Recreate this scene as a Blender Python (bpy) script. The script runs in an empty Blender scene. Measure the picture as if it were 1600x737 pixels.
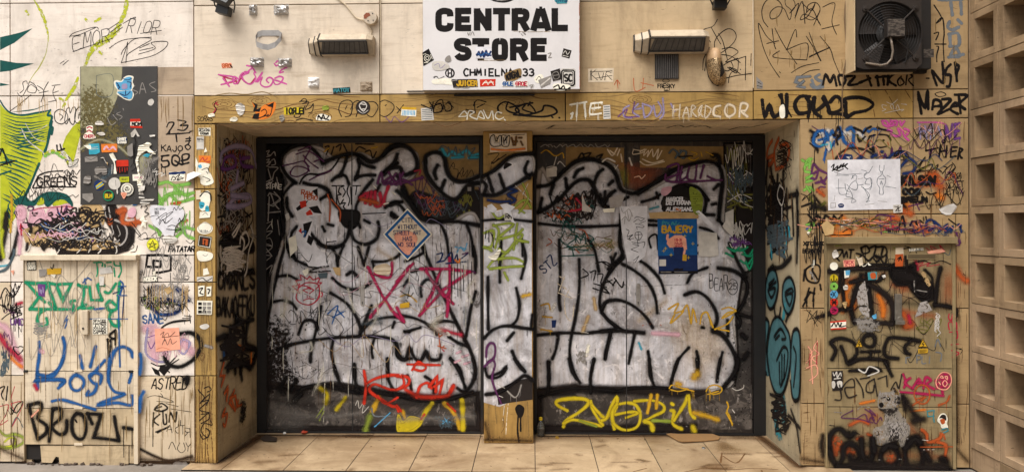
import bpy, math, random
from mathutils import Vector, Matrix
from mathutils.geometry import tessellate_polygon
random.seed(7)
R = math.radians
SC = bpy.context.scene
COL = SC.collection
# ---------------------------------------------------------------- camera
F, CX, CY, YAW, ROLL = 1140.0, 800.0, 355.0, math.atan(32/1140), 0.0028
CAM = Vector((0.0, -4.914, 1.6))
cd = bpy.data.cameras.new('camera'); cam = bpy.data.objects.new('camera', cd); COL.objects.link(cam)
cd.sensor_fit = 'HORIZONTAL'; cd.sensor_width = 36; cd.lens = F/1600*36; cd.shift_y = -13.5/1600
cd.clip_start = 0.05; cd.clip_end = 500
cam.matrix_world = Matrix.Translation(CAM) @ Matrix.Rotation(YAW, 4, 'Z') @ Matrix.Rotation(R(90), 4, 'X') @ Matrix.Rotation(-ROLL, 4, 'Z')
SC.camera = cam
# ---------------------------------------------------------------- sky, sun, exposure
SUN_EL, SUN_AZ = 61, 212          # degrees; azimuth clockwise from +Y (north); 180 = straight in front of the facade
w = bpy.data.worlds.new('World'); SC.world = w; w.use_nodes = True
nt = w.node_tree; bg = nt.nodes['Background']
sky = nt.nodes.new('ShaderNodeTexSky'); sky.sky_type = 'NISHITA'; sky.sun_disc = False
sky.sun_elevation = R(SUN_EL); sky.sun_rotation = R(SUN_AZ); sky.dust_density = 4; sky.ozone_density = 1
hs = nt.nodes.new('ShaderNodeHueSaturation'); hs.inputs['Saturation'].default_value = 0.25
tint = nt.nodes.new('ShaderNodeMix'); tint.data_type = 'RGBA'; tint.blend_type = 'MULTIPLY'; tint.inputs[0].default_value = 1
tint.inputs[7].default_value = (1.0, 0.985, 0.97, 1)
nt.links.new(sky.outputs[0], hs.inputs['Color']); nt.links.new(hs.outputs[0], tint.inputs[6]); nt.links.new(tint.outputs[2], bg.inputs[0])
bg.inputs[1].default_value = 0.075
sl = bpy.data.lights.new('sun', 'SUN'); sun = bpy.data.objects.new('sun', sl); COL.objects.link(sun)
sl.energy = 1.5; sl.angle = R(35); sl.color = (1.0, 0.975, 0.955)
_d = Vector((math.sin(R(SUN_AZ))*math.cos(R(SUN_EL)), math.cos(R(SUN_AZ))*math.cos(R(SUN_EL)), math.sin(R(SUN_EL))))
sun.rotation_euler = _d.to_track_quat('Z', 'Y').to_euler()
SC.view_settings.view_transform = 'Standard'; SC.view_settings.look = 'None'; SC.view_settings.gamma = 1
SC.view_settings.exposure = 1.27
SC.render.engine = 'CYCLES'
SC.cycles.transparent_max_bounces = 48; SC.cycles.max_bounces = 6; SC.cycles.use_denoising = True
# ---------------------------------------------------------------- photograph pixel -> ray -> point on a real plane
_fw = Vector((-math.sin(YAW), math.cos(YAW), 0)); _rt = Vector((math.cos(YAW), math.sin(YAW), 0)); _up = Vector((0, 0, 1))
def ray(px, py):
    a, b = px-CX, CY-py
    x = a*math.cos(ROLL)+b*math.sin(ROLL); y = -a*math.sin(ROLL)+b*math.cos(ROLL)
    return _fw + _rt*(x/F) + _up*(y/F)
class Surf:
    def __init__(s, o, n, u, v):
        s.o, s.n, s.u, s.v = Vector(o), Vector(n), Vector(u), Vector(v); s.lay = {}
    def P(s, px, py):
        d = ray(px, py); t = (s.o-CAM).dot(s.n)/d.dot(s.n); return CAM + d*t
    def uv(s, px, py):
        p = s.P(px, py)-s.o; return (p.dot(s.u), p.dot(s.v))
    def w(s, u, v, h): return s.o + s.u*u + s.v*v + s.n*h
def front(y): return Surf((0, y, 0), (0, -1, 0), (1, 0, 0), (0, 0, 1))
YD, YP = 0.74, 0.49
SF = dict(wall=front(0), door=front(YD), pillar=front(YP), sign=front(-0.11), cab=front(-0.02), board=front(-0.006), cor=front(0.655))
XL = SF['wall'].P(337, 400).x; XR = SF['wall'].P(1251, 400).x
SF['revl'] = Surf((XL, 0, 0), (1, 0, 0), (0, 1, 0), (0, 0, 1))
SF['revr'] = Surf((XR, 0, 0), (-1, 0, 0), (0, -1, 0), (0, 0, 1))
SF['floor'] = Surf((0, 0, 0), (0, 0, 1), (1, 0, 0), (0, 1, 0))
ZSOF = SF['wall'].P(800, 189.5).z
SF['soffit'] = Surf((0, 0, ZSOF), (0, 0, -1), (1, 0, 0), (0, -1, 0))
_z = [0, 0, 1.0]
def Z(ox=0, oy=0, s=1.0): _z[:] = [ox, oy, s]
def px_(x, y): return _z[0]+x/_z[2], _z[1]+y/_z[2]
# ---------------------------------------------------------------- materials
def lin(h):
    h = h.lstrip('#'); c = [int(h[i:i+2], 16)/255 for i in (0, 2, 4)]
    return tuple((x/12.92 if x <= .04045 else ((x+.055)/1.055)**2.4) for x in c)+(1,)
PAL = dict(black='1a1615', spray='110e0e', soot='221c1a', sage='a09b7c', khaki='665c38', aqua='4c757b', fur='8d857a', white='e8e4de', chalk='cfc9bf', silver='a8a19b', grey='8d8780', cream='dccbb0', ochre='b8914e',
    pink='c9559a', plum='5a2c55', violet='6a3f7c', magenta='a8244f', red='cb3420', crimson='b1283f', orange='dc7a2c', rust='b5562a', yellow='c9b224', lemon='ece43c',
    gold='c99d2a', lime='b3b92a', moss='8d9a3c', green='1e8c62', leaf='7cb24e', dgreen='17504a', teal='3d8c96', turq='3b9fb4', blue='23568f', navy='1d2f5a', sky='5ba4cc',
    lilac='9a8fae', tan='bfa070', brown='6a4a2c', salmon='efa88c', rose='d9a9b4', olive='6d6a2c', slate='4d5a60', steel='6f7478', pblue='1c5a96', ivory='efe9d6', dark='2c2623', paper='dcdadd', bark='8a6f45')
_mats = {}
class NT:
    def __init__(s, name):
        s.m = bpy.data.materials.new(name); s.m.use_nodes = True; s.t = s.m.node_tree
        s.b = s.t.nodes['Principled BSDF']; s.tc = s.t.nodes.new('ShaderNodeTexCoord')
    def n(s, typ, **kw):
        x = s.t.nodes.new('ShaderNode'+typ)
        for k, v in kw.items(): setattr(x, k, v)
        return x
    def set(s, sock, v):
        if hasattr(v, 'default_value') and hasattr(v, 'links'): s.t.links.new(v, sock)
        else: sock.default_value = v
    def math(s, op, a, b=0.0, c=None):
        x = s.n('Math', operation=op); s.set(x.inputs[0], a); s.set(x.inputs[1], b)
        if c is not None: s.set(x.inputs[2], c)
        return x.outputs[0]
    def mix(s, f, a, b, mode='MIX'):
        x = s.n('Mix', data_type='RGBA', blend_type=mode); s.set(x.inputs[0], f); s.set(x.inputs[6], a); s.set(x.inputs[7], b); return x.outputs[2]
    def vec(s, scale=(1, 1, 1), rnd=True):
        x = s.n('Mapping'); x.inputs['Scale'].default_value = scale; s.t.links.new(s.tc.outputs['Object'], x.inputs[0])
        if rnd:
            o = s.n('ObjectInfo'); m = s.math('MULTIPLY', o.outputs['Random'], 37.0)
            c = s.n('CombineXYZ'); s.set(c.inputs[0], m); s.set(c.inputs[1], m); s.set(c.inputs[2], m); s.set(x.inputs['Location'], c.outputs[0])
        return x.outputs[0]
    def noise(s, scale, detail=4, vec=None, rough=.55, dist=0):
        x = s.n('TexNoise'); x.inputs['Scale'].default_value = scale; x.inputs['Detail'].default_value = detail; x.inputs['Roughness'].default_value = rough
        x.inputs['Distortion'].default_value = dist; s.t.links.new(vec if vec is not None else s.vec(), x.inputs['Vector']); return x.outputs['Fac']
    def rng(s, v, a, b, c=0.0, d=1.0, smooth=False):
        x = s.n('MapRange', interpolation_type='SMOOTHSTEP' if smooth else 'LINEAR'); s.set(x.inputs[0], v)
        for i, q in enumerate((a, b, c, d)): x.inputs[1+i].default_value = q
        return x.outputs[0]
    def bump(s, h, strength=.3, dist=.002):
        x = s.n('Bump'); x.inputs['Strength'].default_value = strength; x.inputs['Distance'].default_value = dist; s.set(x.inputs['Height'], h)
        s.t.links.new(x.outputs[0], s.b.inputs['Normal'])
    def col(s, c): s.set(s.b.inputs['Base Color'], c)
def shade(c, f): return tuple(x*f for x in c[:3])+(1,)
KIND = dict(m=(.04, .3, .5, 130, .27), s=(0, .85, .4, 220, .19), h=(0, 2.3, .6, 120, .22), f=(.02, 1.15, .45, 200, .30), d=(.1, .5, 1.1, 60, .40), o=(.03, .2, .3, 200, .12))
def paint(c, k='m'):
    """paint or print on a surface; k: p opaque print, m marker, s spray with soft edge, f faint spray, d dry worn paint, o clean opaque stroke"""
    key = (c, k)
    if key in _mats: return _mats[key]
    names = dict(p='print', m='marker', s='spray', f='faint_spray', h='overspray', d='worn_paint', o='enamel')
    t = NT('%s_%s' % (c, names[k])); base = lin(PAL[c])
    v = t.noise(18, 5, rough=.65)
    t.col(t.mix(t.rng(v, .3, .7), shade(base, .78), shade(base, 1.12)))
    t.b.inputs['Roughness'].default_value = .62 if k != 'o' else .5
    t.b.inputs['Specular IOR Level'].default_value = .12
    if k != 'p':
        lo, hi, amp, sc, wear = KIND[k]
        at = t.n('Attribute', attribute_name='e'); nz = t.noise(sc, 2)
        val = t.math('ADD', at.outputs['Fac'], t.math('MULTIPLY', t.math('SUBTRACT', nz, .5), amp))
        a = t.rng(val, lo, hi, smooth=True)
        ch = t.rng(t.noise(46, 6, rough=.7), wear, wear+.09)
        t.set(t.b.inputs['Alpha'], t.math('MULTIPLY', a, ch))
    _mats[key] = t.m; return t.m
def plain(name, c, rough=.6, metal=0.0, var=.18, scale=22, bump=.15, grime=0.0):
    if name in _mats: return _mats[name]
    t = NT(name); base = lin(c); v = t.noise(scale, 6, rough=.65)
    cc = t.mix(t.rng(v, .3, .7), shade(base, 1-var), shade(base, 1+var*.6))
    if grime:
        g = t.noise(5, 8, t.vec((1, 1, .5)), rough=.72); cc = t.mix(t.math('MULTIPLY', t.rng(g, .5, .68), grime), cc, lin('2b221b'))
    t.col(cc); t.b.inputs['Roughness'].default_value = rough; t.b.inputs['Metallic'].default_value = metal
    if bump: t.bump(v, bump, .003)
    _mats[name] = t.m; return t.m
def stone(name, c, dirt=.5, pits=.6, streak='5a4630', var=.16, blot=.35):
    """travertine cladding: blotches, long horizontal veins, pits, vertical dirt runs, chips"""
    if name in _mats: return _mats[name]
    t = NT(name); base = lin(c)
    big = t.noise(2.2, 7, rough=.62); fine = t.noise(34, 6, rough=.7)
    cc = t.mix(t.rng(big, .32, .68), shade(base, 1-var), shade(base, 1+var*.5))
    vein = t.noise(3.0, 8, t.vec((1.2, 1.2, 9)), rough=.66, dist=.5)
    cc = t.mix(t.math('MULTIPLY', t.rng(vein, .52, .7), .28), cc, shade(lin(streak), 1.8))
    cc = t.mix(t.math('MULTIPLY', t.rng(fine, .35, .75), .16), cc, shade(base, .55))
    run = t.noise(1.6, 8, t.vec((4.5, 4.5, .7)), rough=.7, dist=.3)
    cc = t.mix(t.math('MULTIPLY', t.rng(run, .50, .72), dirt), cc, lin(streak))
    smut = t.noise(1.1, 9, rough=.75, dist=.6)
    cc = t.mix(t.math('MULTIPLY', t.rng(smut, .54, .70), blot), cc, shade(lin(streak), .7))
    pit = t.noise(30, 3, t.vec((1, 1, 2.6)), rough=.5)
    pm = t.math('MULTIPLY', t.rng(pit, .67, .71), t.rng(t.noise(3, 3), .48, .6))
    cc = t.mix(t.math('MULTIPLY', pm, pits), cc, lin('3a2a1a'))
    t.col(cc); t.b.inputs['Roughness'].default_value = .62; t.b.inputs['Specular IOR Level'].default_value = .3
    h = t.math('SUBTRACT', t.math('MULTIPLY', fine, .5), t.math('MULTIPLY', pm, 1.2)); t.bump(h, .35, .003)
    _mats[name] = t.m; return t.m
# ---------------------------------------------------------------- things, parts
def prop(o, label=None, cat=None, group=None, kind=None):
    for k, v in (('label', label), ('category', cat), ('group', group), ('kind', kind)):
        if v: o[k] = v
    return o
def thing(name, label, cat, loc=(0, 0, 0), group=None):
    o = bpy.data.objects.new(name, None); COL.objects.link(o); o.location = loc; o.empty_display_size = .1; o['kind'] = 'thing'
    return prop(o, label, cat, group)
def wloc(o):
    p = Vector((0, 0, 0))
    while o is not None: p += o.location; o = o.parent
    return p
def link_mesh(name, vs, fs, mats, mi=None, es=None, parent=None, smooth=False, loc=None):
    """vs in world coordinates"""
    if parent is not None: base = wloc(parent)
    elif loc is not None: base = Vector(loc)
    else: base = Vector((0, 0, 0))
    me = bpy.data.meshes.new(name); me.from_pydata([tuple(Vector(v)-base) for v in vs], [], fs)
    for m in mats: me.materials.append(m)
    if mi: me.polygons.foreach_set('material_index', mi)
    if es:
        a = me.attributes.new('e', 'FLOAT', 'POINT'); a.data.foreach_set('value', es)
    if smooth: me.polygons.foreach_set('use_smooth', [True]*len(me.polygons))
    me.update()
    o = bpy.data.objects.new(name, me); COL.objects.link(o)
    if parent is not None: o.parent = parent
    elif loc is not None: o.location = loc
    return o
class MB:
    def __init__(s): s.v, s.f, s.mi, s.mats = [], [], [], []
    def m(s, mat):
        if mat not in s.mats: s.mats.append(mat)
        return s.mats.index(mat)
    def add(s, vs, fs, mat):
        k = len(s.v); s.v += [tuple(v) for v in vs]; i = s.m(mat)
        for f in fs: s.f.append([k+j for j in f]); s.mi.append(i)
    def box(s, a, b, mat, rot=None, piv=None):
        x0, y0, z0 = a; x1, y1, z1 = b
        vs = [Vector(p) for p in ((x0, y0, z0), (x1, y0, z0), (x1, y1, z0), (x0, y1, z0), (x0, y0, z1), (x1, y0, z1), (x1, y1, z1), (x0, y1, z1))]
        if rot is not None:
            c = Vector(piv) if piv is not None else (Vector(a)+Vector(b))/2; vs = [rot @ (p-c)+c for p in vs]
        s.add(vs, [(0, 3, 2, 1), (4, 5, 6, 7), (0, 1, 5, 4), (1, 2, 6, 5), (2, 3, 7, 6), (3, 0, 4, 7)], mat); return s
    def hexa(s, a, b, mat):
        """two matching loops joined and capped"""
        n = len(a); s.add(list(a)+list(b), [list(range(n))[::-1], list(range(n, 2*n))]+[(i, (i+1) % n, n+(i+1) % n, n+i) for i in range(n)], mat); return s
    def prism(s, pts, d, mat): return s.hexa(pts, [Vector(p)+Vector(d) for p in pts], mat)
    def tube(s, path, r, mat, n=8, closed=False):
        path = [Vector(p) for p in path]; rings = []; up = Vector((.13, .37, .92)).normalized()
        for i, p in enumerate(path):
            t = (path[min(i+1, len(path)-1)]-path[max(i-1, 0)]).normalized(); a = t.cross(up)
            if a.length < 1e-4: a = t.cross(Vector((1, 0, 0)))
            a.normalize(); b = t.cross(a); rr = r[i] if isinstance(r, (list, tuple)) else r
            rings.append([p+(a*math.cos(2*math.pi*k/n)+b*math.sin(2*math.pi*k/n))*rr for k in range(n)])
        vs = [v for q in rings for v in q]; fs = []
        for i in range(len(rings)-1):
            for k in range(n): fs.append((i*n+k, i*n+(k+1) % n, (i+1)*n+(k+1) % n, (i+1)*n+k))
        fs.append(list(range(n))[::-1]); fs.append([(len(rings)-1)*n+k for k in range(n)])
        s.add(vs, fs, mat); return s
    def lathe(s, c, ax, prof, mat, n=24):
        """prof: list of (radius, height along ax)"""
        ax = Vector(ax).normalized(); a = ax.orthogonal().normalized(); b = ax.cross(a); c = Vector(c); vs = []; fs = []
        for r, h in prof:
            for k in range(n): vs.append(c+ax*h+(a*math.cos(2*math.pi*k/n)+b*math.sin(2*math.pi*k/n))*max(r, 1e-5))
        for i in range(len(prof)-1):
            for k in range(n): fs.append((i*n+k, i*n+(k+1) % n, (i+1)*n+(k+1) % n, (i+1)*n+k))
        fs.append(list(range(n))[::-1]); fs.append([(len(prof)-1)*n+k for k in range(n)])
        s.add(vs, fs, mat); return s
    def build(s, name, parent=None, bevel=0, smooth=False, loc=None):
        o = link_mesh(name, s.v, s.f, s.mats, s.mi, None, parent, smooth, loc)
        if bevel:
            b = o.modifiers.new('bevel', 'BEVEL'); b.width = bevel; b.segments = 2; b.limit_method = 'ANGLE'; b.angle_limit = R(40)
        return o
def catmull(p, step, closed=False):
    n = len(p)
    if n < 3 and not closed:
        L = math.dist(p[0], p[-1]); k = max(1, int(L/step)); k = min(k, 40)
        return [(p[0][0]+(p[-1][0]-p[0][0])*i/k, p[0][1]+(p[-1][1]-p[0][1])*i/k) for i in range(k+1)]
    out = []
    for i in range(n if closed else n-1):
        g = (lambda j: p[j % n]) if closed else (lambda j: p[min(max(j, 0), n-1)])
        a, b, c, d = g(i-1), g(i), g(i+1), g(i+2)
        k = max(4, min(16, int(math.dist(b, c)/step)))
        for q in range(k):
            t = q/k; t2, t3 = t*t, t*t*t
            out.append(tuple(.5*(2*b[j]+(c[j]-a[j])*t+(2*a[j]-5*b[j]+4*c[j]-d[j])*t2+(3*b[j]-a[j]-3*c[j]+d[j])*t3) for j in (0, 1)))
    out.append(p[0] if closed else p[-1]); return out
def lerp_line(p, step):
    out = []
    for i in range(len(p)-1):
        k = max(1, min(12, int(math.dist(p[i], p[i+1])/step)))
        for q in range(k): out.append(tuple(p[i][j]+(p[i+1][j]-p[i][j])*q/k for j in (0, 1)))
    out.append(p[-1]); return out
FONT = {'A': "0 0 2 6 4 0;.8 2 3.2 2", 'B': "0 0 0 6;~0 6 3 5.9 3.4 4.6 2.8 3.3 0 3.1;~0 3.1 3.3 3 4 1.6 3.2 .2 0 0", 'C': "~4 5 2.6 6 1 5.6 0 3 1 .4 2.6 0 4 1",
 'D': "0 0 0 6;~0 6 2.6 5.6 4 3 2.6 .4 0 0", 'E': "4 6 0 6 0 0 4 0;0 3 3.2 3", 'F': "4 6 0 6 0 0;0 3 3 3", 'G': "~4 5 2.6 6 1 5.6 0 3 1 .4 2.6 0 4 1;4 1 4 2.8 2.3 2.8",
 'H': "0 0 0 6;4 0 4 6;0 3 4 3", 'I': "2 0 2 6", 'J': "3.6 6 3.6 1.5;~3.6 1.5 2.6 0 1 .1 .2 1.6", 'K': "0 0 0 6;4 6 0 2.6;1.2 3.4 4 0", 'L': "0 6 0 0 3.8 0", 'M': "0 0 .4 6 2 2 3.6 6 4 0",
 'N': "0 0 0 6 4 0 4 6", 'O': "~2 6 .5 5.2 0 3 .5 .8 2 0 3.5 .8 4 3 3.5 5.2 2 6", 'P': "0 0 0 6;~0 6 3.2 5.9 4 4.4 3.2 2.9 0 2.7", 'Q': "~2 6 .5 5.2 0 3 .5 .8 2 0 3.5 .8 4 3 3.5 5.2 2 6;2.4 1.6 4.2 -.6",
 'R': "0 0 0 6;~0 6 3.2 5.9 3.9 4.5 3.2 3.1 0 2.9;1.8 2.9 4 0", 'S': "~3.9 5 2.4 6 .4 5.4 .4 3.8 2 3.1 3.7 2.3 3.7 .7 2 0 .1 .9", 'T': "0 6 4 6;2 6 2 0", 'U': "~0 6 0 2.2 .8 .2 2 0 3.2 .2 4 2.2 4 6",
 'V': "0 6 2 0 4 6", 'W': "0 6 1 0 2 4 3 0 4 6", 'X': "0 6 4 0;4 6 0 0", 'Y': "0 6 2 3 4 6;2 3 2 0", 'Z': "0 6 4 6 0 0 4 0",
 '0': "~2 6 .5 5.2 0 3 .5 .8 2 0 3.5 .8 4 3 3.5 5.2 2 6", '1': "1 4.8 2.2 6 2.2 0", '2': "~.2 4.8 1.4 6 3 5.8 3.7 4.4 2.8 2.6 0 0;0 0 4 0", '3': "~.2 5.2 2 6 3.7 5 3.2 3.5 1.6 3.2;~1.6 3.2 3.6 2.8 4 1.4 2.4 0 0 .8",
 '4': "3 0 3 6 0 1.8 4 1.8", '5': "3.8 6 .6 6 .3 3.4;~.3 3.4 2.4 3.8 3.9 2.4 3.2 .5 1.6 0 0 .8", '6': "~3.5 5.6 1.6 5.4 .2 2.6 .8 .4 2.4 0 3.8 1 3.6 2.8 2 3.4 .4 2.4", '7': "0 6 4 6 1.4 0", '8': "~2 3.2 .5 4 .6 5.6 2 6 3.4 5.6 3.5 4 2 3.2 .2 2.2 .3 .5 2 0 3.7 .5 3.8 2.2 2 3.2",
 '9': "~3.6 3.6 2 2.6 .3 3.2 .2 5 1.6 6 3.4 5.6 3.7 3.6 3 .8 1 0", '.': "1.6 0 2.2 .1", '-': "0.4 3 3.6 3", "'": "2 6 1.8 4.6", ':': "2 1.4 2.1 1.5;2 4.4 2.1 4.5", '!': "2 6 2 2;2 .1 2.1 .2", '?': "~.3 5 2 6 3.6 4.6 2 3 2 2;2 .1 2.1 .2",
 '&': "~4 0 1 4.4 2 6 3 4.6 .4 1.6 1.6 0 4 2.6", '/': "0 -.5 4 6.5", '+': "2 1 2 5;0 3 4 3", '*': "2 1.5 2 5.5;.3 2.5 3.7 4.5;.3 4.5 3.7 2.5", '"': "1.2 6 1 4.6;2.8 6 2.6 4.6", '_': "0 0 4 0",
 'Я': "4 0 4 6;~4 6 .8 5.9 .1 4.5 .8 3.1 4 2.9;2.2 2.9 0 0"}
class Tag:
    """paint strokes, painted shapes and glued paper on one plane, gathered into ONE mesh that is a part of its host (or, with cat, a thing of its own)"""
    def __init__(s, surf, host=None, name='graffiti_tag', label=None, cat=None, group=None, rnd=None, lift=0.0):
        s.S = SF[surf]; s.host, s.name, s.label, s.cat, s.group = host, name, label, cat, group
        s.v, s.f, s.mi, s.e, s.mats = [], [], [], [], []; s.r = random.Random(rnd if rnd is not None else sum(map(ord, name)) + len(bpy.data.meshes)); s.h0 = None; s.lift = lift
    def m(s, mat):
        if mat not in s.mats: s.mats.append(mat)
        return s.mats.index(mat)
    def alloc(s, uvs, pad, th=3.5e-5):
        cells = set(); c = .03
        for u, v in uvs:
            cells.add((round(u/c), round(v/c)))
            if pad > c*.4:
                for du in (-pad, 0, pad):
                    for dv in (-pad, 0, pad): cells.add((round((u+du)/c), round((v+dv)/c)))
        L = s.S.lay; h = max([L.get(k, 4e-4) for k in cells]); nh = h+th
        for k in cells: L[k] = nh
        return h+s.lift
    def parse(s, txt):
        for st in txt.split(';'):
            st = st.strip()
            if not st: continue
            mode = '~'
            if st[0] in '-@': mode = st[0]; st = st[1:]
            q = [float(x) for x in st.replace(',', ' ').split()]
            yield mode, [px_(q[i], q[i+1]) for i in range(0, len(q)-1, 2)]
    def mpp(s, pts):
        x, y = pts[len(pts)//2]; a, b = s.S.P(x, y), s.S.P(x, y+1); return (a-b).length
    def ribbon(s, uv, w, mat, taper=0.0, wob=.06, square=False):
        q = [uv[0]]
        for p in uv[1:]:
            if math.dist(p, q[-1]) > 6e-4: q.append(p)
        if len(q) < 2: q = [q[0], (q[0][0]+w*.3, q[0][1])]
        uv = q; n = len(uv); h = s.alloc(uv, w*.5, 5e-5); k0 = len(s.v); i0 = s.m(mat); dirs = []
        for i in range(n-1):
            d = (uv[i+1][0]-uv[i][0], uv[i+1][1]-uv[i][1]); L = math.hypot(*d) or 1e-9; dirs.append((d[0]/L, d[1]/L))
        ph, fq = s.r.uniform(0, 6.3), s.r.uniform(6, 11)
        for i in range(n):
            a, b = dirs[max(i-1, 0)], dirs[min(i, n-2)]; nx, ny = -(a[1]+b[1]), a[0]+b[0]; L = math.hypot(nx, ny)
            if L < .35: nx, ny, L = -b[1], b[0], 1.0
            nx, ny = nx/L, ny/L; c = nx*(-b[1])+ny*b[0]; mlt = min(1.6, 1/max(c, .3))
            t = i/(n-1); ww = w*.5*mlt*(1+s.r.uniform(-wob, wob))*(1+(.0 if wob < .05 else .14)*math.sin(ph+fq*t))
            if taper: ww *= 1-taper*(abs(2*t-1)**1.5 if taper < 1.5 else t)
            hh = h+4e-5*t; u, v = uv[i]
            for sg, e in ((1, 0.0), (0, 1.0), (-1, 0.0)): s.v.append(s.S.w(u+nx*ww*sg, v+ny*ww*sg, hh)); s.e.append(e)
            if i:
                p = k0+3*(i-1); s.f += [[p, p+1, p+4, p+3], [p+1, p+2, p+5, p+4]]; s.mi += [i0, i0]
        if not square:
            for end in (0, n-1):
                d = dirs[0] if end == 0 else dirs[-1]; sg = -1 if end == 0 else 1; k = len(s.v); u, v = uv[end]; hh = h+4e-5*(end/(n-1)); ww = w*.5*(1-(taper if taper <= 1 else 0) if taper else 1)
                if ww < 1e-4: continue
                s.v.append(s.S.w(u, v, hh)); s.e.append(1.0); m = 6
                for j in range(m+1):
                    a = math.pi*(j/m-.5); s.v.append(s.S.w(u+ww*(d[0]*sg*math.cos(a)-d[1]*math.sin(a)), v+ww*(d[1]*sg*math.cos(a)+d[0]*math.sin(a)), hh)); s.e.append(0.0)
                for j in range(m): s.f.append([k, k+1+j, k+2+j]); s.mi.append(i0)
    def s_(s, mode, pts, mp, step):
        uv = [s.S.uv(*p) for p in pts]
        if mode == '-': return lerp_line(uv, max(step, .01))
        return catmull(uv, step, mode == '@')
    def s(self, col, w, txt, k='m', taper=0.0, drip=0, dl=14, square=False, wob=.06):
        s = self; mat = paint(col, k)
        for mode, pts in s.parse(txt):
            if len(pts) == 1: pts = [pts[0], (pts[0][0]+.5, pts[0][1]+.3)]
            mp = s.mpp(pts); ww = w*mp*(1.4 if k in 'sf' else 1.1); uv = s.s_(mode, pts, mp, max(ww*.4, .006))
            if k == 's' and w >= 5 and col in ('spray', 'black', 'soot', 'navy'): s.ribbon(uv, ww*2.3, paint(col, 'h'), taper, .1)
            s.ribbon(uv, ww, mat, taper, wob, square)
            for _ in range(drip):
                u, v = s.r.choice(uv); L = s.r.uniform(.3, 1)**1.5*dl*mp; s.ribbon([(u, v), (u+s.r.uniform(-1, 1)*.001, v-L*.6), (u, v-L)], max(ww*.22, .0035), mat, .3)
        return s
    def poly(s, uv, h, mat, e=1.0):
        k = len(s.v); tri = tessellate_polygon([[Vector((a, b, 0)) for a, b in uv]])
        for a, b in uv: s.v.append(s.S.w(a, b, h)); s.e.append(e)
        i0 = s.m(mat)
        for t in tri:
            (ax, ay), (bx, by), (cx, cy) = (uv[j] for j in t); t = list(t)
            if (bx-ax)*(cy-ay)-(cx-ax)*(by-ay) < 0: t.reverse()
            s.f.append([k+j for j in t]); s.mi.append(i0)
    def cells(s, uv):
        us, vs = [p[0] for p in uv], [p[1] for p in uv]; out = []; c = .03
        a = min(us)
        while a < max(us)+c:
            b = min(vs)
            while b < max(vs)+c: out.append((a, b)); b += c
            a += c
        return out
    def fill(self, col, txt, k='p', soft=0, mat=None, drip=0, dl=14):
        """painted shape; soft = width in photo pixels of its sprayed edge"""
        s = self; mat0 = mat or paint(col, k)
        for mode, pts in s.parse(txt):
            mp = s.mpp(pts); uv = [s.S.uv(*p) for p in pts]
            uv = catmull(uv, .02, True)[:-1] if mode != '-' else uv
            h = s.alloc(s.cells(uv), 0, 6e-5)
            if k in 'fd' and soft and not mat:
                cu, cv = sum(p[0] for p in uv)/len(uv), sum(p[1] for p in uv)/len(uv); n = len(uv); k0 = len(s.v); i0 = s.m(mat0); gr = soft*mp*.8
                s.v.append(s.S.w(cu, cv, h)); s.e.append(.62 if k == 'd' else .5)
                for f, e in ((.45, .58 if k == 'd' else .46), (.78, .42 if k == 'd' else .3), (1.0, 0.0)):
                    for u, v in uv:
                        q = f*s.r.uniform(.88, 1.1); d = math.hypot(u-cu, v-cv) or 1; q2 = q+(gr/d if f == 1 else 0); s.v.append(s.S.w(cu+(u-cu)*q2, cv+(v-cv)*q2, h)); s.e.append(e)
                a = sum(uv[i][0]*uv[(i+1) % n][1]-uv[(i+1) % n][0]*uv[i][1] for i in range(n)); od = 1 if a > 0 else -1
                for i in range(n):
                    j = (i+1) % n; s.f.append([k0, k0+1+i, k0+1+j][::od]); s.mi.append(i0)
                    for r in (0, 1): b = k0+1+r*n; s.f.append([b+i, b+n+i, b+n+j, b+j][::od]); s.mi.append(i0)
                soft_ = 0
            else: s.poly(uv, h, mat0, {'f': .42, 'd': .55}.get(k, 1.0)); soft_ = soft
            if soft_: s.ribbon(uv+[uv[0], uv[1]], soft*mp, paint(col, 'f' if k == 'f' else 's'), 0, .15)
            for _ in range(drip):
                u, v = s.r.choice(uv); L = s.r.uniform(.3, 1)**1.5*dl*mp; s.ribbon([(u, v+.004), (u, v-L*.5), (u, v-L)], .0045, paint(col, 'm'), .3)
        return s
    def plate(self, col, txt, th=.0008, mat=None, curl=0.0):
        """glued paper or a sticker with a thickness; straight outline unless it starts with @"""
        s = self; mat = mat or paint(col, 'p')
        for mode, pts in s.parse(txt):
            uv = [s.S.uv(*p) for p in pts]
            if mode == '@': uv = catmull(uv, .006, True)[:-1]
            h = s.alloc(s.cells(uv), 0, th+3e-5); n = len(uv); k = len(s.v)
            a = sum(uv[i][0]*uv[(i+1) % n][1]-uv[(i+1) % n][0]*uv[i][1] for i in range(n))
            if a < 0: uv = uv[::-1]
            lf = [0.0]*n
            if curl:
                for q in s.r.sample(range(n), max(1, n//3)): lf[q] = s.r.uniform(.3, 1)*curl
            k1 = len(s.v); s.poly(uv, h+th, mat); i0 = s.m(mat); k = len(s.v)
            for q in range(n): s.v[k1+q] = s.v[k1+q]+s.S.n*lf[q]
            for hh in (h, h+th):
                for q, (u, v) in enumerate(uv): s.v.append(s.S.w(u, v, hh+lf[q]*(hh > h or 0.9))); s.e.append(1.0)
            for i in range(n): s.f.append([k+i, k+(i+1) % n, k+n+(i+1) % n, k+n+i]); s.mi.append(i0)
        return s
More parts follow.
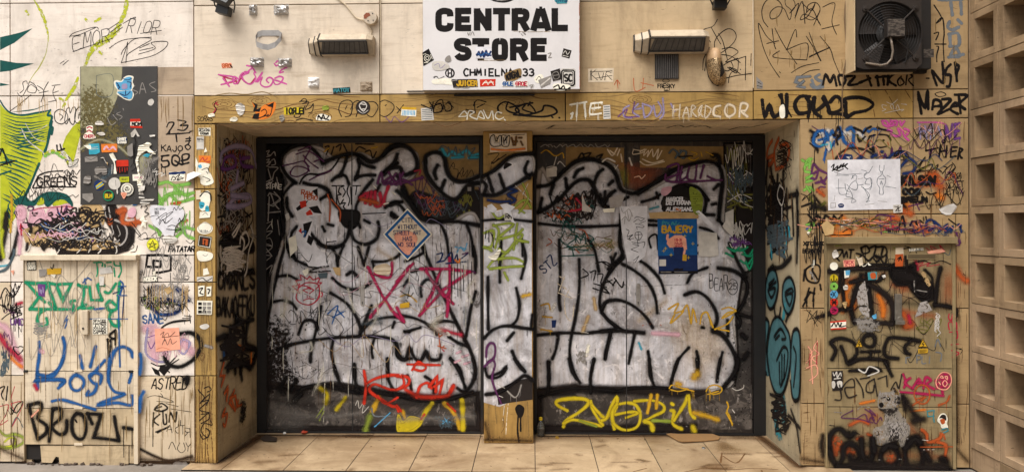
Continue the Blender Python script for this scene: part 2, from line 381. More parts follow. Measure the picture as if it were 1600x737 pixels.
    def box(s, col, x0, y0, x1, y1, rot=0, th=.0008, mat=None, r=0):
        cx, cy = (x0+x1)/2, (y0+y1)/2; c, q = math.cos(R(rot)), math.sin(R(rot)); w, h = (x1-x0)/2, (y1-y0)/2
        pts = [(-w, -h), (w, -h), (w, h), (-w, h)]
        if r: pts = [(-w+r, -h), (w-r, -h), (w, -h+r), (w, h-r), (w-r, h), (-w+r, h), (-w, h-r), (-w, -h+r)]
        s.plate(col, '-'+' '.join('%.3f %.3f' % (cx+a*c-b*q, cy+a*q+b*c) for a, b in pts), th, mat); return s
    def disc(s, col, x, y, r, th=.0008, ry=None):
        s.plate(col, '@'+' '.join('%.3f %.3f' % (x+r*math.cos(a*math.pi/5), y+(ry or r)*math.sin(a*math.pi/5)) for a in range(10)), th); return s
    def ring(s, col, w, x, y, r, ry=None, k='o'):
        return s.s(col, w, '@'+' '.join('%.3f %.3f' % (x+r*math.cos(a*math.pi/5), y+(ry or r)*math.sin(a*math.pi/5)) for a in range(10)), k)
    def t(self, text, x, y, h, col, w, k='m', asp=.62, gap=.3, slant=0.0, rot=0, jit=0.0, square=False, drip=0, length=None, flip=False):
        """lettering on a baseline that starts at x, y (current crop coordinates); h = cap height; length = total width"""
        s = self; cw = h*asp; adv = cw*(1+gap)
        if length: adv = length/(len(text)-1+1/(1+gap)); cw = adv/(1+gap)
        c, q = math.cos(R(rot)), math.sin(R(rot))
        for i, ch in enumerate(text):
            g = FONT.get(ch.upper())
            if not g: continue
            jr = s.r.uniform(-jit, jit)*.35; jh = 1+s.r.uniform(-jit, jit)*.35; jy = s.r.uniform(-jit, jit)*h*.15
            for st in g.split(';'):
                sm = st[0] == '~'; z = [float(a) for a in st.lstrip('~').split()]; out = []
                for j in range(0, len(z), 2):
                    gx = z[j]/4*cw*(.45 if ch == '1' else 1); gy = z[j+1]/6*h*jh
                    if jit: gx += s.r.uniform(-jit, jit)*cw*.12; gy += s.r.uniform(-jit, jit)*h*.07
                    gx += gy*(slant+jr*.4); X = i*adv+gx; Y = jy-gy
                    if flip: X = len(text)*adv-X
                    out.append('%.2f %.2f' % (x+X*c-Y*q, y+X*q+Y*c))
                s.s(col, w, ('' if sm or (jit >= .3 and len(out) > 2 and s.r.random() < .7) else '-')+' '.join(out), k, square=square, drip=drip, wob=.02 if square else .06)
        return s
    def scrib(self, col, w, x0, y0, x1, y1, n, k='m', amp=1.0, vert=False):
        """n quick handwriting squiggles inside a rectangle"""
        s = self
        for _ in range(n):
            bw, bh = (x1-x0), (y1-y0); L = s.r.uniform(.25, .6); hgt = s.r.uniform(.12, .3)*amp
            ox, oy = s.r.uniform(x0, x1-bw*L), s.r.uniform(y0, y1-bh*hgt); m = s.r.randint(5, 9); out = []
            for j in range(m):
                a = j/(m-1); X = ox+bw*L*a+s.r.uniform(-.1, .1)*bw*L; Y = oy+bh*hgt*((j % 2)+s.r.uniform(-.45, .45))
                if vert: X, Y = s.r.uniform(x0, x1)*.5+(ox)*.5, y0+(y1-y0)*((oy-y0)/bh*.6+a*.4)
                out.append('%.2f %.2f' % (X, Y))
            s.s(col, w*s.r.uniform(.75, 1.25), ' '.join(out), k)
        return s
    def runs(self, col, n, x0, y0, x1, y1, L, w=1.2, k='d'):
        s = self
        for _ in range(n):
            x, y = s.r.uniform(x0, x1), s.r.uniform(y0, y1); l = L*s.r.uniform(.25, 1)
            s.s(col, w*s.r.uniform(.5, 1.6), '%.2f %.2f %.2f %.2f %.2f %.2f' % (x, y, x+s.r.uniform(-1, 1), y+l*.5, x+s.r.uniform(-1, 1), y+l), k, taper=.7)
        return s
    def flecks(self, col, n, x0, y0, x1, y1, r=1.0, k='m', tall=1.0):
        s = self
        for _ in range(n):
            x, y = s.r.uniform(x0, x1), s.r.uniform(y0, y1); a = r*s.r.uniform(.2, 1.2)**1.3
            s.s(col, a/_z[2]*.9, '%.2f %.2f %.2f %.2f' % (x, y, x+s.r.uniform(-1, 1)*r, y+s.r.uniform(-.3, 1)*r*tall), k, taper=.8)
        return s
    def end(s):
        if not s.v: return None
        loc = None
        if s.cat:
            c = Vector((0, 0, 0))
            for v in s.v: c += Vector(v)
            loc = c/len(s.v)
        o = link_mesh(s.name, s.v, s.f, s.mats, s.mi, s.e, None if s.cat else s.host, loc=loc)
        return prop(o, s.label, s.cat, s.group, 'thing' if s.cat else 'stuff' if s.name in ('dirt_runs', 'grime', 'wall_stains', 'paint_chips', 'floor_stain', 'wood_grain', 'peeled_paint', 'graffiti_wash') else None)
# ================================================================ THE SETTING AND THE WALLS
W = SF['wall']
def WX(px, py=340, y=0.0): return front(y).P(px, py).x
def WZ(py, px=800, y=0.0): return front(y).P(px, py).z
CREAM = stone('cream_travertine', 'eaded0', .30, .55, '6b563c')
CREAMD = stone('stained_travertine', 'd6c2a4', .4, .7, '5f4c35')
RAW = stone('raw_travertine', 'b59f85', .6, .8, '4a3a2c', .22)
OCHRE = stone('ochre_paint', 'b08e50', .5, .4, '40301c', .22)
RENDER_ = stone('stained_render', 'b4a587', .7, .6, '40362b', .25, .6)
SOF = stone('soffit_render', 'd9bf98', .4, .2, '4a3826', .15, .4)
JOINT = plain('dark_joint', '1d1712', .9)
# ground and floor
gm = NT('pavement'); g_ = gm.noise(3, 8, rough=.7); gm.col(gm.mix(gm.rng(g_, .35, .7), lin('6f675d'), lin('8f857a'))); gm.b.inputs['Roughness'].default_value = .85; gm.bump(gm.noise(120, 3), .4)
m = MB(); m.add([(-60, -60, -.012), (60, -60, -.012), (60, 30, -.012), (-60, 30, -.012)], [(0, 1, 2, 3)], gm.m); prop(m.build('pavement'), kind='structure')
def tile_mat(nm, tf):
    t = NT(nm); a = t.noise(3, 8, t.vec(rnd=False), rough=.7); b = t.noise(60, 4, t.vec(rnd=False), rough=.7); c = t.noise(1.3, 8, t.vec(rnd=False), rough=.75, dist=.8); d = t.noise(17, 2, t.vec(rnd=False))
    cc = t.mix(t.rng(a, .3, .7), shade(lin('998263'), tf), shade(lin('bda482'), tf)); cc = t.mix(t.math('MULTIPLY', t.rng(b, .45, .75), .25), cc, lin('7c5c37'))
    cc = t.mix(t.math('MULTIPLY', t.rng(c, .46, .66), .7), cc, lin('6a4f30')); cc = t.mix(t.math('MULTIPLY', t.rng(d, .70, .73), .7), cc, lin('3f2e1c'))
    t.col(cc); t.b.inputs['Roughness'].default_value = .55; t.bump(b, .12, .002); return t.m
TM = tile_mat('floor_tile', 1.0), tile_mat('floor_tile_dull', .86), tile_mat('floor_tile_pale', 1.06); m = MB()
m.box((-2.34, -.128, -.011), (2.05, YD+.1, -.0035), JOINT)
gx0 = SF['floor'].P(836, 707).x; gy0 = SF['floor'].P(820, 707).y; ST = .417; g = .0025
for i in range(-8, 8):
    for j in range(-1, 2):
        x0, y0 = gx0+i*ST, gy0+j*ST
        if x0+ST < -2.3 or x0 > 1.8: continue
        y0c, y1c = max(y0, -.128), min(y0+ST, YD+.09)
        if y1c-y0c > .02: m.box((max(x0+g, -2.338), y0c+g, -.004), (x0+ST-g, y1c-g, random.uniform(-.0006, .0006)), random.choice(TM))
prop(m.build('tiled_floor', bevel=.0015), kind='structure')
# --- joints in metres
ZT = WZ(4, 160); Z1 = WZ(149, 160); Z2 = WZ(295, 160); Z3 = WZ(440.5, 160); Z4 = WZ(586.6, 160); ZB = WZ(193.5, 310)
ZTOP = 7.0
def panel(root, x0, x1, z0, z1, mat, d=.03, gap=.0035, name='stone_panel', y=0.0):
    m = MB(); m.box((x0+gap, y, z0+gap), (x1-gap, y+d, z1-gap), mat); return m.build(name, root, bevel=.0015)
# left wall
wl = thing('stone_wall', 'pale stone-clad wall with lime green creature graffiti, left of the doorway', 'wall', (-3.4, .02, 0))
m = MB(); m.box((-5.6, .022, 0), (XL-.03, .30, ZTOP), JOINT); m.build('backing', wl)
xa, xb, xc, xd = WX(16.5), WX(303.5), WX(337), WX(215.5); xk = WX(37)
for x0, x1 in ((xa-1.62, xa-.81), (xa-.81, xa), (xa, xb)):
    zs = [ZTOP, ZT, Z1, Z2, Z3, Z4, .0]
    for i in range(6):
        if x1 == xb and i >= 3: continue
        if x1 == xb and i == 2: panel(wl, x0, x1, WZ(399, 120), zs[i], CREAM); panel(wl, xd, x1, Z3, WZ(399, 120), CREAM); continue
        panel(wl, x0, x1, zs[i+1], zs[i], CREAM if i < 4 else CREAMD)
panel(wl, xa, xk, Z3, WZ(399, 20), CREAM); panel(wl, xa, xk, Z4, Z3, CREAM); panel(wl, xa, xk, 0, Z4, CREAMD)
panel(wl, xd, xb, Z4, Z3, CREAM); panel(wl, xd, xb, 0.01, Z4, CREAMD)
zo = [ZB-.002, WZ(295, 320), WZ(440.5, 320), WZ(586.6, 320), WZ(727, 320)]
for i in range(4): panel(wl, xb, xc, zo[i+1], zo[i], OCHRE, name='ochre_pilaster_panel')
m = MB(); m.box((XL-.028, .032, .0), (XL, YD+.1, ZSOF+.02), RENDER_); m.build('reveal', wl)
# grey weathered stone patch and dark board
BD = plain('dark_board', '33302c', .6, 0, .2, 9, .1, .3)
m = MB(); m.box((WX(126.5), -.006, WZ(319.5, 180)), (WX(247), -.0005, WZ(104.5, 180)), BD); m.build('dark_painted_board', wl, bevel=.001)
m = MB(); m.box((WX(247.4), -.0002, WZ(148, 270)), (WX(303), .001, WZ(105, 270)), RAW); m.box((WX(247.4), -.00025, WZ(294, 270)), (WX(303), .001, WZ(150, 270)), RAW); m.build('weathered_patch', wl)
# wall above the doorway
wa = thing('stone_wall', 'stone wall over the doors with a wood-grain painted band and the store sign on it', 'wall', (0, .02, ZSOF))
m = MB(); m.box((XL-.03, .022, ZSOF+.001), (WX(1177.5), .30, ZTOP), JOINT); m.build('backing', wa)
bx = [xb, WX(594), WX(884), WX(1177.5, 300)]
CREAMU = stone('upper_travertine', 'e0d0ba', .3, .35, '6b5336', .12)
CREAMT = stone('tanned_travertine', 'c6ad88', .35, .35, '6b5336', .14)  # darker copy of the upper stone; rightward light falloff put into its colour
for i in range(3): panel(wa, bx[i], bx[i+1], WZ(147.5, 594), WZ(6, 594), (CREAMU, CREAMU, CREAMT)[i]); panel(wa, bx[i], bx[i+1], WZ(6, 594), ZTOP, CREAMU)
zb1 = WZ(147.5, 594); zb0 = WZ(191.3, 594)
for i in range(3): panel(wa, bx[i], bx[i+1], zb0, zb1, OCHRE, name='wood_grain_band')
m = MB(); m.box((XL+.001, .032, ZSOF), (XR-.001, YD+.1, ZSOF+.03), SOF); m.build('soffit', wa)
# right wall
wr = thing('stone_wall', 'ochre-stained stone wall with fan, right of the doorway', 'wall', (2.4, .02, 0))
xr0, xr1, xr2, xr3 = WX(1250.5), WX(1289), WX(1427.5), WX(1514)
m = MB(); m.box((WX(1177.5)+.001, .022, WZ(186, 1300)), (xr3+.5, .30, ZTOP), JOINT); m.box((XR+.03, .0222, 0), (xr3+.5, .3002, WZ(186, 1300)-.001), JOINT); m.build('backing', wr)
zu, zu2, zq, zc, ze = WZ(140.5, 1350), WZ(185.5, 1350), WZ(334.5, 1350), WZ(481.5, 1290), WZ(630, 1290)
CREAMR = stone('right_travertine', 'ad9168', .35, .55, '4a3620', .18)  # same cladding, with the dimmer light of the right side put into its colour
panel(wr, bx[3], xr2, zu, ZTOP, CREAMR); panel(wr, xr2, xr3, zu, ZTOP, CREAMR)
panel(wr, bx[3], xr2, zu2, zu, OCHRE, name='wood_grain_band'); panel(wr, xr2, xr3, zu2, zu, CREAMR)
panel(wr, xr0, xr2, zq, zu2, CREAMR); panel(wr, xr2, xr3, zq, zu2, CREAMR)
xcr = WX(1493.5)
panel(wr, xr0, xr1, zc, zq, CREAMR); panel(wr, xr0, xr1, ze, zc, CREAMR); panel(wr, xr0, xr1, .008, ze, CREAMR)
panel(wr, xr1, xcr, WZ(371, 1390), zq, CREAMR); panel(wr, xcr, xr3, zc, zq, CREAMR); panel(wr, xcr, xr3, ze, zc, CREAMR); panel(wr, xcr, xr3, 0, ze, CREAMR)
m = MB(); m.box((XR, .032, 0), (XR+.028, YD+.1, ZSOF+.02), RENDER_); m.build('reveal', wr)
# back wall behind doors
DK = plain('black_steel', '120f0e', .6, 0, .4, 14, .15)
# ------------------------------------------------------------ doors
def door_mat():
    t = NT('grimy_door'); a = t.noise(4, 8, rough=.7); b = t.noise(2.5, 8, t.vec((9, 9, .6)), rough=.7); c = t.noise(11, 9, rough=.75, dist=1)
    cc = t.mix(t.rng(a, .35, .7), lin('171311'), lin('2c2420')); cc = t.mix(t.math('MULTIPLY', t.rng(b, .52, .7), .5), cc, lin('6d5f50'))
    cc = t.mix(t.math('MULTIPLY', t.rng(c, .58, .62), .5), cc, lin('5d544c')); t.col(cc); t.b.inputs['Roughness'].default_value = .5; t.bump(c, .25, .002); return t.m
DM = door_mat()
def silver_mat():
    """silver spray paint, mottled, scratched through to the dark door in flecks"""
    t = NT('silver_paint'); a = t.noise(4, 9, rough=.72, dist=.4); b = t.noise(2.6, 9, t.vec((7, 7, .6)), rough=.74); c = t.noise(30, 5, t.vec((1, 1, .3)), rough=.6); d = t.noise(1.5, 9, rough=.76, dist=1.2); w_ = t.noise(6, 8, rough=.74, dist=1.6)
    cc = t.mix(t.rng(a, .34, .66), lin('9a979a'), lin('eceaee')); cc = t.mix(t.math('MULTIPLY', t.rng(b, .48, .66), .6), cc, lin('8d7658'))
    cc = t.mix(t.math('MULTIPLY', t.rng(d, .5, .64), .7), cc, lin('6a605a')); cc = t.mix(t.math('MULTIPLY', t.rng(w_, .56, .64), .75), cc, lin('f0eae8'))
    fl = t.math('MULTIPLY', t.rng(c, .61, .66), t.rng(t.noise(2.3, 6, rough=.7), .46, .56)); cc = t.mix(t.math('MULTIPLY', fl, .85), cc, lin('2a2422'))
    w2 = t.noise(5, 10, t.vec((1.6, 1.6, .8)), rough=.82, dist=1.0); cc = t.mix(t.math('MULTIPLY', t.rng(w2, .60, .63), .85), cc, lin('3a322d'))
    t.col(cc); t.b.inputs['Roughness'].default_value = .48; t.b.inputs['Metallic'].default_value = .1; t.bump(t.math('ADD', c, w2), .2, .002); return t.m
SILVER = silver_mat()
def worn_mat():
    """black door paint rubbed through to grey"""
    t = NT('worn_black_paint'); a = t.noise(6, 10, rough=.78, dist=1.2); b = t.noise(22, 6, t.vec((1, 1, .5)), rough=.7); c = t.noise(2, 6, rough=.7)
    cc = t.mix(t.rng(c, .35, .65), lin('1c1816'), lin('3b342f')); cc = t.mix(t.math('MULTIPLY', t.rng(a, .5, .58), .7), cc, lin('6b625a')); cc = t.mix(t.math('MULTIPLY', t.rng(b, .6, .65), .8), cc, lin('9a9088')); cc = t.mix(t.math('MULTIPLY', t.rng(a, .36, .33), .8), cc, lin('120f0e'))
    t.col(cc); t.b.inputs['Roughness'].default_value = .55; t.bump(a, .3, .002); return t.m
WORN = worn_mat()
zd1, zd0 = front(YD).P(800, 213.5).z, .012
def DX(px): return front(YD).P(px, 440).x
def DZ(py): return front(YD).P(800, py).z
def leaf(root, x0, x1, z0, z1):
    m = MB(); m.box((x0, YD, z0), (x1, YD+.045, z1), DM); return m.build('door_leaf', root, bevel=.002)
dl = thing('double_door', 'graffitied double door with a diamond placard and red scrawl, left of the central pillar', 'door', (DX(577), YD+.02, 0))
dr = thing('double_door', 'graffitied double door with blue poster and yellow lettering, right of the central pillar', 'door', (DX(1010), YD+.02, 0))
LEAF = {}
for root, fx0, xs, fx1 in ((dl, 402, (417, 550.5, 750), 755), (dr, 834, (839, 978.5, 1176), 1188)):
    m = MB(); yb = YD+.1
    m.box((max(DX(fx0), XL+.001) if root is dr else XL+.001, YD-.012, .001), (DX(xs[0])-.003, yb, zd1), DK); m.box((DX(xs[2])+.003, YD-.012, .001), (DX(fx1) if root is dl else XR-.001, yb, zd1), DK)
    m.box((DX(xs[0])-.0031, YD-.010, DZ(222)), (DX(xs[2])+.0031, yb, zd1-.0005), DK); m.box((DX(xs[0])-.0031, YD+.06, .002), (DX(xs[2])+.0031, yb-.001, DZ(222)+.001), DK)
    m.box((DX(xs[0])-.003, YD-.008, .001), (DX(xs[2])+.003, yb, .014), DK)
    m.build('door_frame', root, bevel=.002)
    m = MB(); m.box((DX(xs[1])-.0035, YD-.0045, .017), (DX(xs[1])+.0035, YD+.001, DZ(223)), DK); m.build('seam_strip', root)
    LEAF[root.name] = [leaf(root, DX(xs[i])+.002, DX(xs[i+1])-.002, .016, DZ(222.6)) for i in range(2)]
# pillar
PILM = stone('ochre_pillar', 'ab8749', .6, .4, '4a3519', .25, .5)
def PX(px): return front(YP).P(px, 440).x
pz1 = ZSOF-.002
pil = thing('pillar', 'narrow graffiti-covered pillar standing between the two double doors', 'pillar', (PX(793), YP+.1, 0))
m = MB(); m.box((PX(755.5), YP, .001), (PX(832.5), YD-.013, pz1), PILM); m.build('shaft', pil, bevel=.006)
# strips of back wall beside the doors
m = MB(); m.box((XL+.001, YD+.1, 0), (XR-.001, YD+.16, ZSOF+.02), DK); m.build('rear_lining', wa)
# ------------------------------------------------------------ electric cabinets
def slatted(name, mat, x0, x1, z0, z1, root, y, pitch=.047, label=None):
    """sheet of upright boards with fine grooves"""
    m = MB(); n = max(1, round((x1-x0)/pitch)); p = (x1-x0)/n
    for i in range(n): m.box((x0+i*p+.0006, y+random.uniform(0, .0012), z0), (x0+(i+1)*p-.0006, y+.02, z1), mat)
    m.box((x0, y+.0025, z0+.001), (x1, y+.021, z1-.001), CABD); return m.build(name, root, bevel=.001)
CAB = stone('cream_cabinet_paint', 'dccbb0', .5, .3, '5d4a30', .14)
CABD = stone('worn_cabinet_paint', 'c6b08d', .5, .5, '54422c', .2, .6)
yc = -.02; C2 = front(yc)
def CXx(px, py=500): return C2.P(px, py).x
def CZ(py, px): return C2.P(px, py).z
cl = thing('meter_cabinet', 'pale board-fronted meter cabinet with green and blue lettering, under the purple bubble graffiti', 'cabinet', (CXx(127), 0, 0))
m = MB(); x0, x1 = CXx(37), CXx(216); zt = CZ(398, 127); zt2 = CZ(406, 127); zb = CZ(694, 127)
m.box((x0, yc-.035, zt2), (x1+.004, .0, zt), CAB)
m.box((x0, yc-.004, .02), (x0+.004, -.0005, zt2-.001), CABD); m.box((CXx(209.5), yc-.008, .0), (x1, -.0005, zt2-.001), CAB)
m.box((x0+.005, -.004, .02), (CXx(209), .001, zt2-.001), JOINT); m.build('cabinet_frame', cl, bevel=.002)
xm = CXx(120.5); xL, xR = CXx(38.5), CXx(209)
zA, zBq, zC = CZ(579.5, 127), CZ(637.5, 127), zb
slatted('cabinet_door', CAB, xL, xm-.002, zA+.003, zt2-.003, cl, yc); slatted('cabinet_door', CAB, xm+.002, xR, zA+.003, zt2-.003, cl, yc)
slatted('lower_board', CAB, xL, xR, zBq+.003, zA-.003, cl, yc); slatted('lower_board', CABD, xL, xR, zC, zBq-.003, cl, yc, .2)
for q in (CXx(40), CXx(204)):
    for zq_ in (zA,): m = MB(); m.box((q-.012, yc-.006, zq_-.008), (q+.014, yc+.002, zq_+.008), DK); m.build('hinge', cl)
for zq_ in (zA, zBq, zC): m = MB(); m.box((CXx(116), yc-.005, zq_-.004), (CXx(129), yc+.002, zq_+.012), CAB); m.build('latch_tab', cl)
m = MB(); m.box((CXx(130), yc-.022, CZ(522, 134)), (CXx(140), yc-.0005, CZ(484, 134)), CAB); m.build('door_handle', cl, bevel=.004)
m = MB(); m.lathe((CXx(133), yc-.022, CZ(512, 134)), (0, -1, 0), [(.007, 0), (.007, .004), (.003, .005)], DK, 12); m.build('keyhole', cl)
m = MB()
pl = [(62, 696), (200, 696), (200, 723), (197, 730), (92, 724), (91, 714), (86, 713), (80, 723), (64, 722)]
P_ = [C2.P(a, b) for a, b in pl]; m.prism([p+Vector((0, .006, 0)) for p in P_], (0, .006, 0), CABD)
m.box((xL-.004, .001, .0), (CXx(46), .02, zC-.004), CABD); m.box((CXx(200.5), -.010, .0), (CXx(209), .02, zC-.004), CABD); m.build('kick_plate', cl)
m = MB(); m.box((xL, .018, .0), (xR, .0215, zC), JOINT); m.build('cabinet_back', cl)
# right cabinet
GREY = stone('grey_cabinet_paint', '9a8762', .5, .3, '3a2d1c', .2, .5)
cr = thing('meter_cabinet', 'grey-olive meter cabinet with orange and black graffiti and warning triangles, below the drawing sheet', 'cabinet', (CXx(1392), 0, 0))
x0, x1 = CXx(1289.5), CXx(1493); zt = CZ(370, 1392); zt2 = CZ(380.5, 1392); zz = [CZ(575.5, 1392), CZ(635.5, 1392), CZ(697, 1392), .0]
m = MB(); m.box((x0, yc-.03, zt2), (x1, 0, zt), GREY); m.box((x0, yc-.006, .0), (CXx(1292), -.0005, zt2-.001), GREY); m.box((CXx(1488), yc-.006, 0), (x1, -.0005, zt2-.001), GREY); m.box((CXx(1292)+.001, -.004, .0), (CXx(1488)-.001, .001, zt2-.001), JOINT); m.build('cabinet_frame', cr, bevel=.002)
xL, xm, xR = CXx(1292.5), CXx(1392), CXx(1487.5)
slatted('cabinet_door', GREY, xL, xm-.002, zz[0]+.003, zt2-.003, cr, yc, .055); slatted('cabinet_door', GREY, xm+.002, xR, zz[0]+.003, zt2-.003, cr, yc, .055)
slatted('lower_board', GREY, xL, xR, zz[1]+.003, zz[0]-.003, cr, yc, .9); slatted('lower_board', GREY, xL, xR, zz[2]+.003, zz[1]-.003, cr, yc, .9); slatted('lower_board', GREY, xL, xR, .004, zz[2]-.003, cr, yc, .9)
LOCKM = plain('worn_steel', '8f8a80', .4, .6, .3, 40)
m = MB(); m.box((CXx(1397.5), yc-.014, CZ(500, 1402)), (CXx(1408), yc-.0005, CZ(459, 1402)), LOCKM); m.build('hasp', cr, bevel=.003)
m = MB(); c_ = C2.P(1405, 503)
m.tube([c_+Vector((.018*math.cos(a), -.012, .012+.026*math.sin(a))) for a in [math.pi*k/8 for k in range(9)]], .004, LOCKM, 6)
m.box((c_.x-.028, yc-.020, c_.z-.014), (c_.x+.028, yc-.004, c_.z+.012), LOCKM); m.build('padlock', cr, bevel=.003)
m = MB(); m.box((CXx(1417), yc-.003, CZ(405, 1440)), (CXx(1463), yc-.0012, CZ(396, 1440)), GREY); m.box((CXx(1418.5), yc-.004, CZ(403.6, 1440)), (CXx(1461.5), yc-.0031, CZ(397.4, 1440)), plain('plate_ink', '5a4c34', .6)); m.build('name_plate', cr)
# ------------------------------------------------------------ breeze-block screen: runs along x = XB towards the street
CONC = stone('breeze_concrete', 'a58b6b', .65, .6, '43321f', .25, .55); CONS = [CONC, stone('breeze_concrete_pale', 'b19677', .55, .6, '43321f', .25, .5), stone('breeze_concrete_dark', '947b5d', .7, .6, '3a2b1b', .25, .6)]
XB = WX(1516.5, 300); bs = thing('breeze_block_wall', 'tan wall of hollow square breeze blocks running forward from the right-hand stone wall', 'wall', (XB+.1, -2.2, 0))
BRX = Surf((XB, 0, 0), (-1, 0, 0), (0, -1, 0), (0, 0, 1))
pa, pb, pc = BRX.P(1524, 300), BRX.P(1553, 300), BRX.P(1569, 300)
bw = abs(pa.y-pc.y); hw = abs(pa.y-pb.y); bh = (BRX.P(1538, 178.5).z-BRX.P(1538, 643).z)/6; hz = BRX.P(1538, 178.5).z
y_start = pa.y+(bw-hw)/2; hh_ = bh*.70; m = MB(); dpt = .22
ztop0 = hz+(bh-hh_)/2
m2 = MB()
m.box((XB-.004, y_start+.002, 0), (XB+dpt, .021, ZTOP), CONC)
for c in range(24):  # unseen upper rows and forward length extended to block sky on the right
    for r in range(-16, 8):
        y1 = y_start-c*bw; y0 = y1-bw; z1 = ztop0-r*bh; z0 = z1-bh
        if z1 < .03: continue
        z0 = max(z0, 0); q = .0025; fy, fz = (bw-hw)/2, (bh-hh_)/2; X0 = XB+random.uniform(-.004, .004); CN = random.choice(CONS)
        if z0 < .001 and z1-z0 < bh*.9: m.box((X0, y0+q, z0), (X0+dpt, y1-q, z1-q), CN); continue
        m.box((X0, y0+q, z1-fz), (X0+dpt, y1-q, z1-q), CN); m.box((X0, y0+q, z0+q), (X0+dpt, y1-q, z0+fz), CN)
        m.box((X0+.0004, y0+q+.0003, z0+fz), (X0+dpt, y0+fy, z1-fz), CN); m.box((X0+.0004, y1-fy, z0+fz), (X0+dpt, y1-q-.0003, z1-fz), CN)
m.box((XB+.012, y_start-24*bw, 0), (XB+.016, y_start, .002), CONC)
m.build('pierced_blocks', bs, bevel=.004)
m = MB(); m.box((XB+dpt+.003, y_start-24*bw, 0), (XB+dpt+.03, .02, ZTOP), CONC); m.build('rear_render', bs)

m = MB(); ye = y_start-24*bw
m.box((.2, -6.9, 0), (XB+dpt+.03, -6.7, ZTOP), CONC); m.build('return_wall', bs)  # unseen wing added behind the camera to block sky from the right side
# ================================================================ PAINT ON THE LEFT WALL
def T(surf='wall', host=None, name='graffiti_tag', label=None, **k): return Tag(surf, host or wl, name, label, **k)
_sn = random.Random(3)
# --- lime creature
Z(0, 0, 3.509)
g = T(name='graffiti_creature', label='lime green creature with dark green feather lines')
g.s('lime', 6.5, '178 -10 205 30 232 80 250 130 262 190 264 235', 'd', .9); g.s('lime', 2, '262 235 250 300 215 370 185 410 160 450', 'f', .6)
g.s('lime', 11, '694 5 690 50 668 105 640 165 600 205 540 245 505 275 485 310 470 358', 'd', .35); g.s('lime', 8, '428 425 412 470 395 500 360 550', 'd', .5)
g.s('lime', 5, '355 570 345 590', 'd'); g.s('lime', 5, '520 120 555 100;143 62 155 82;470 108 480 118;545 285 560 296;330 540 345 552', 'd')
g.flecks('lime', 40, 60, 40, 460, 420, 6, 'd')
g.fill('dgreen', '-0 205 60 192 110 180 178 157 130 196 80 235 40 255 0 276;-0 330 90 346 187 349 120 370 60 388 0 396;-0 455 55 466 0 473')
Z()
g.fill('lime', '-0 162 8 172 20 178 34 181 50 180 64 176 79 172 82 190 81 206 70 236 58 266 45 298 30 330 14 356 0 372')
Z(0, 0, 3.509)
g.s('dgreen', 3.6, '0 550 25 590 60 620 120 632 200 620 278 605', 'o', .5); g.s('dgreen', 3.4, '276 604 262 632 285 640 272 690 290 700 284 737', 'o')
g.s('dgreen', 1.6, '10 625 80 645 150 648 215 638 250 632', 'o', 1); g.s('dgreen', 1.8, '60 615 120 610 190 600 240 580 270 572', 'o', .9)
for i in range(9): g.s('dgreen', 2.3, '%d %d 90 %d 170 %d 270 %d' % (-10, 640+i*17, 668+i*18, 676+i*15, 660+i*12), 'o', .95)
Z(0, 190, 3.509)
for i in range(24):
    y0 = 20+i*19; xe = 270-i*9.5+_sn.uniform(-14, 10); g.s('dgreen', 2.6, '%d %d %d %d %d %d' % (_sn.randint(-5, 60), y0+i*3, xe*.6, y0+30+i*3, xe, y0+42+i*5), 'o', 1)
g.s('dgreen', 4.5, '284 0 270 70 258 130 240 180', 'o'); g.s('dgreen', 4, '215 230 190 290 165 350 130 420 80 500', 'o'); g.s('dgreen', 3, '0 150 20 170 60 240;0 225 90 215;0 290 60 270', 'm')
g.s('chalk', 2.2, '120 40 150 100 210 150 240 180 245 300', 'd'); g.s('chalk', 1.4, '110 60 200 50 260 20;140 10 190 90 250 110', 'f')
g.fill('lime', '-345 130 365 80 400 30 440 -5 442 60 420 150 400 230 370 235 350 190', 'p', 2)
g.s('lime', 8, '250 180 290 165 330 175', 'd'); g.s('leaf', 5, '245 190 300 170 345 200', 'd')
g.end()
# --- lower-left dark lines and washes
g = T(name='graffiti_wash')
Z(0, 300, 6.7)
g.s('soot', 9, '70 230 60 330 45 460 20 600 5 700', 's'); g.s('soot', 6, '200 310 190 420 150 580 110 690', 's'); g.s('rose', 9, '215 470 210 560 205 640', 'f'); g.s('lime', 7, '25 400 15 520 40 680', 'f'); g.s('gold', 5, '120 30 125 200 110 420', 'f')
Z(0, 390, 3.509)
g.s('rose', 14, '0 410 40 440 90 560 130 640', 'f'); g.s('crimson', 13, '0 470 30 520 70 560 110 600', 'f'); g.s('orange', 8, '60 590 90 620 120 640', 'f'); g.s('crimson', 8, '90 300 120 290', 'f')
g.s('turq', 4, '0 90 50 80 70 40', 'f'); g.s('slate', 5, '0 120 40 100 75 30 78 0', 's')
Z(0, 560, 4.165)
g.s('moss', 7, '0 570 60 580 130 560 160 520 100 490 40 500 0 470', 'f'); g.s('lime', 4, '30 540 60 515 100 520 90 560 40 570', 'f'); g.s('soot', 14, '110 700 150 690 185 720', 'f')
g.s('crimson', 1.3, '95 180 70 280 100 340;75 290 150 285 90 420 75 440;0 310 55 300 40 360 0 430 50 400', 'm'); g.end()
g = T(label='thin black scribbled lettering on the leftmost strip')
Z(0, 390, 3.509); g.scrib('black', 1.3, 0, 190, 125, 400, 7); g.s('black', 2, '0 270 30 210 70 260 110 200;0 300 60 330 125 310;10 380 60 345 120 350 60 380', 'm'); g.t('UMO', 60, 410, 32, 'violet', 2.2, jit=.5)
g.s('black', 1.6, '100 575 75 545 80 530 100 535 108 528 130 535 122 555 100 575', 'm'); g.scrib('slate', 1.3, 0, 560, 60, 690, 8)
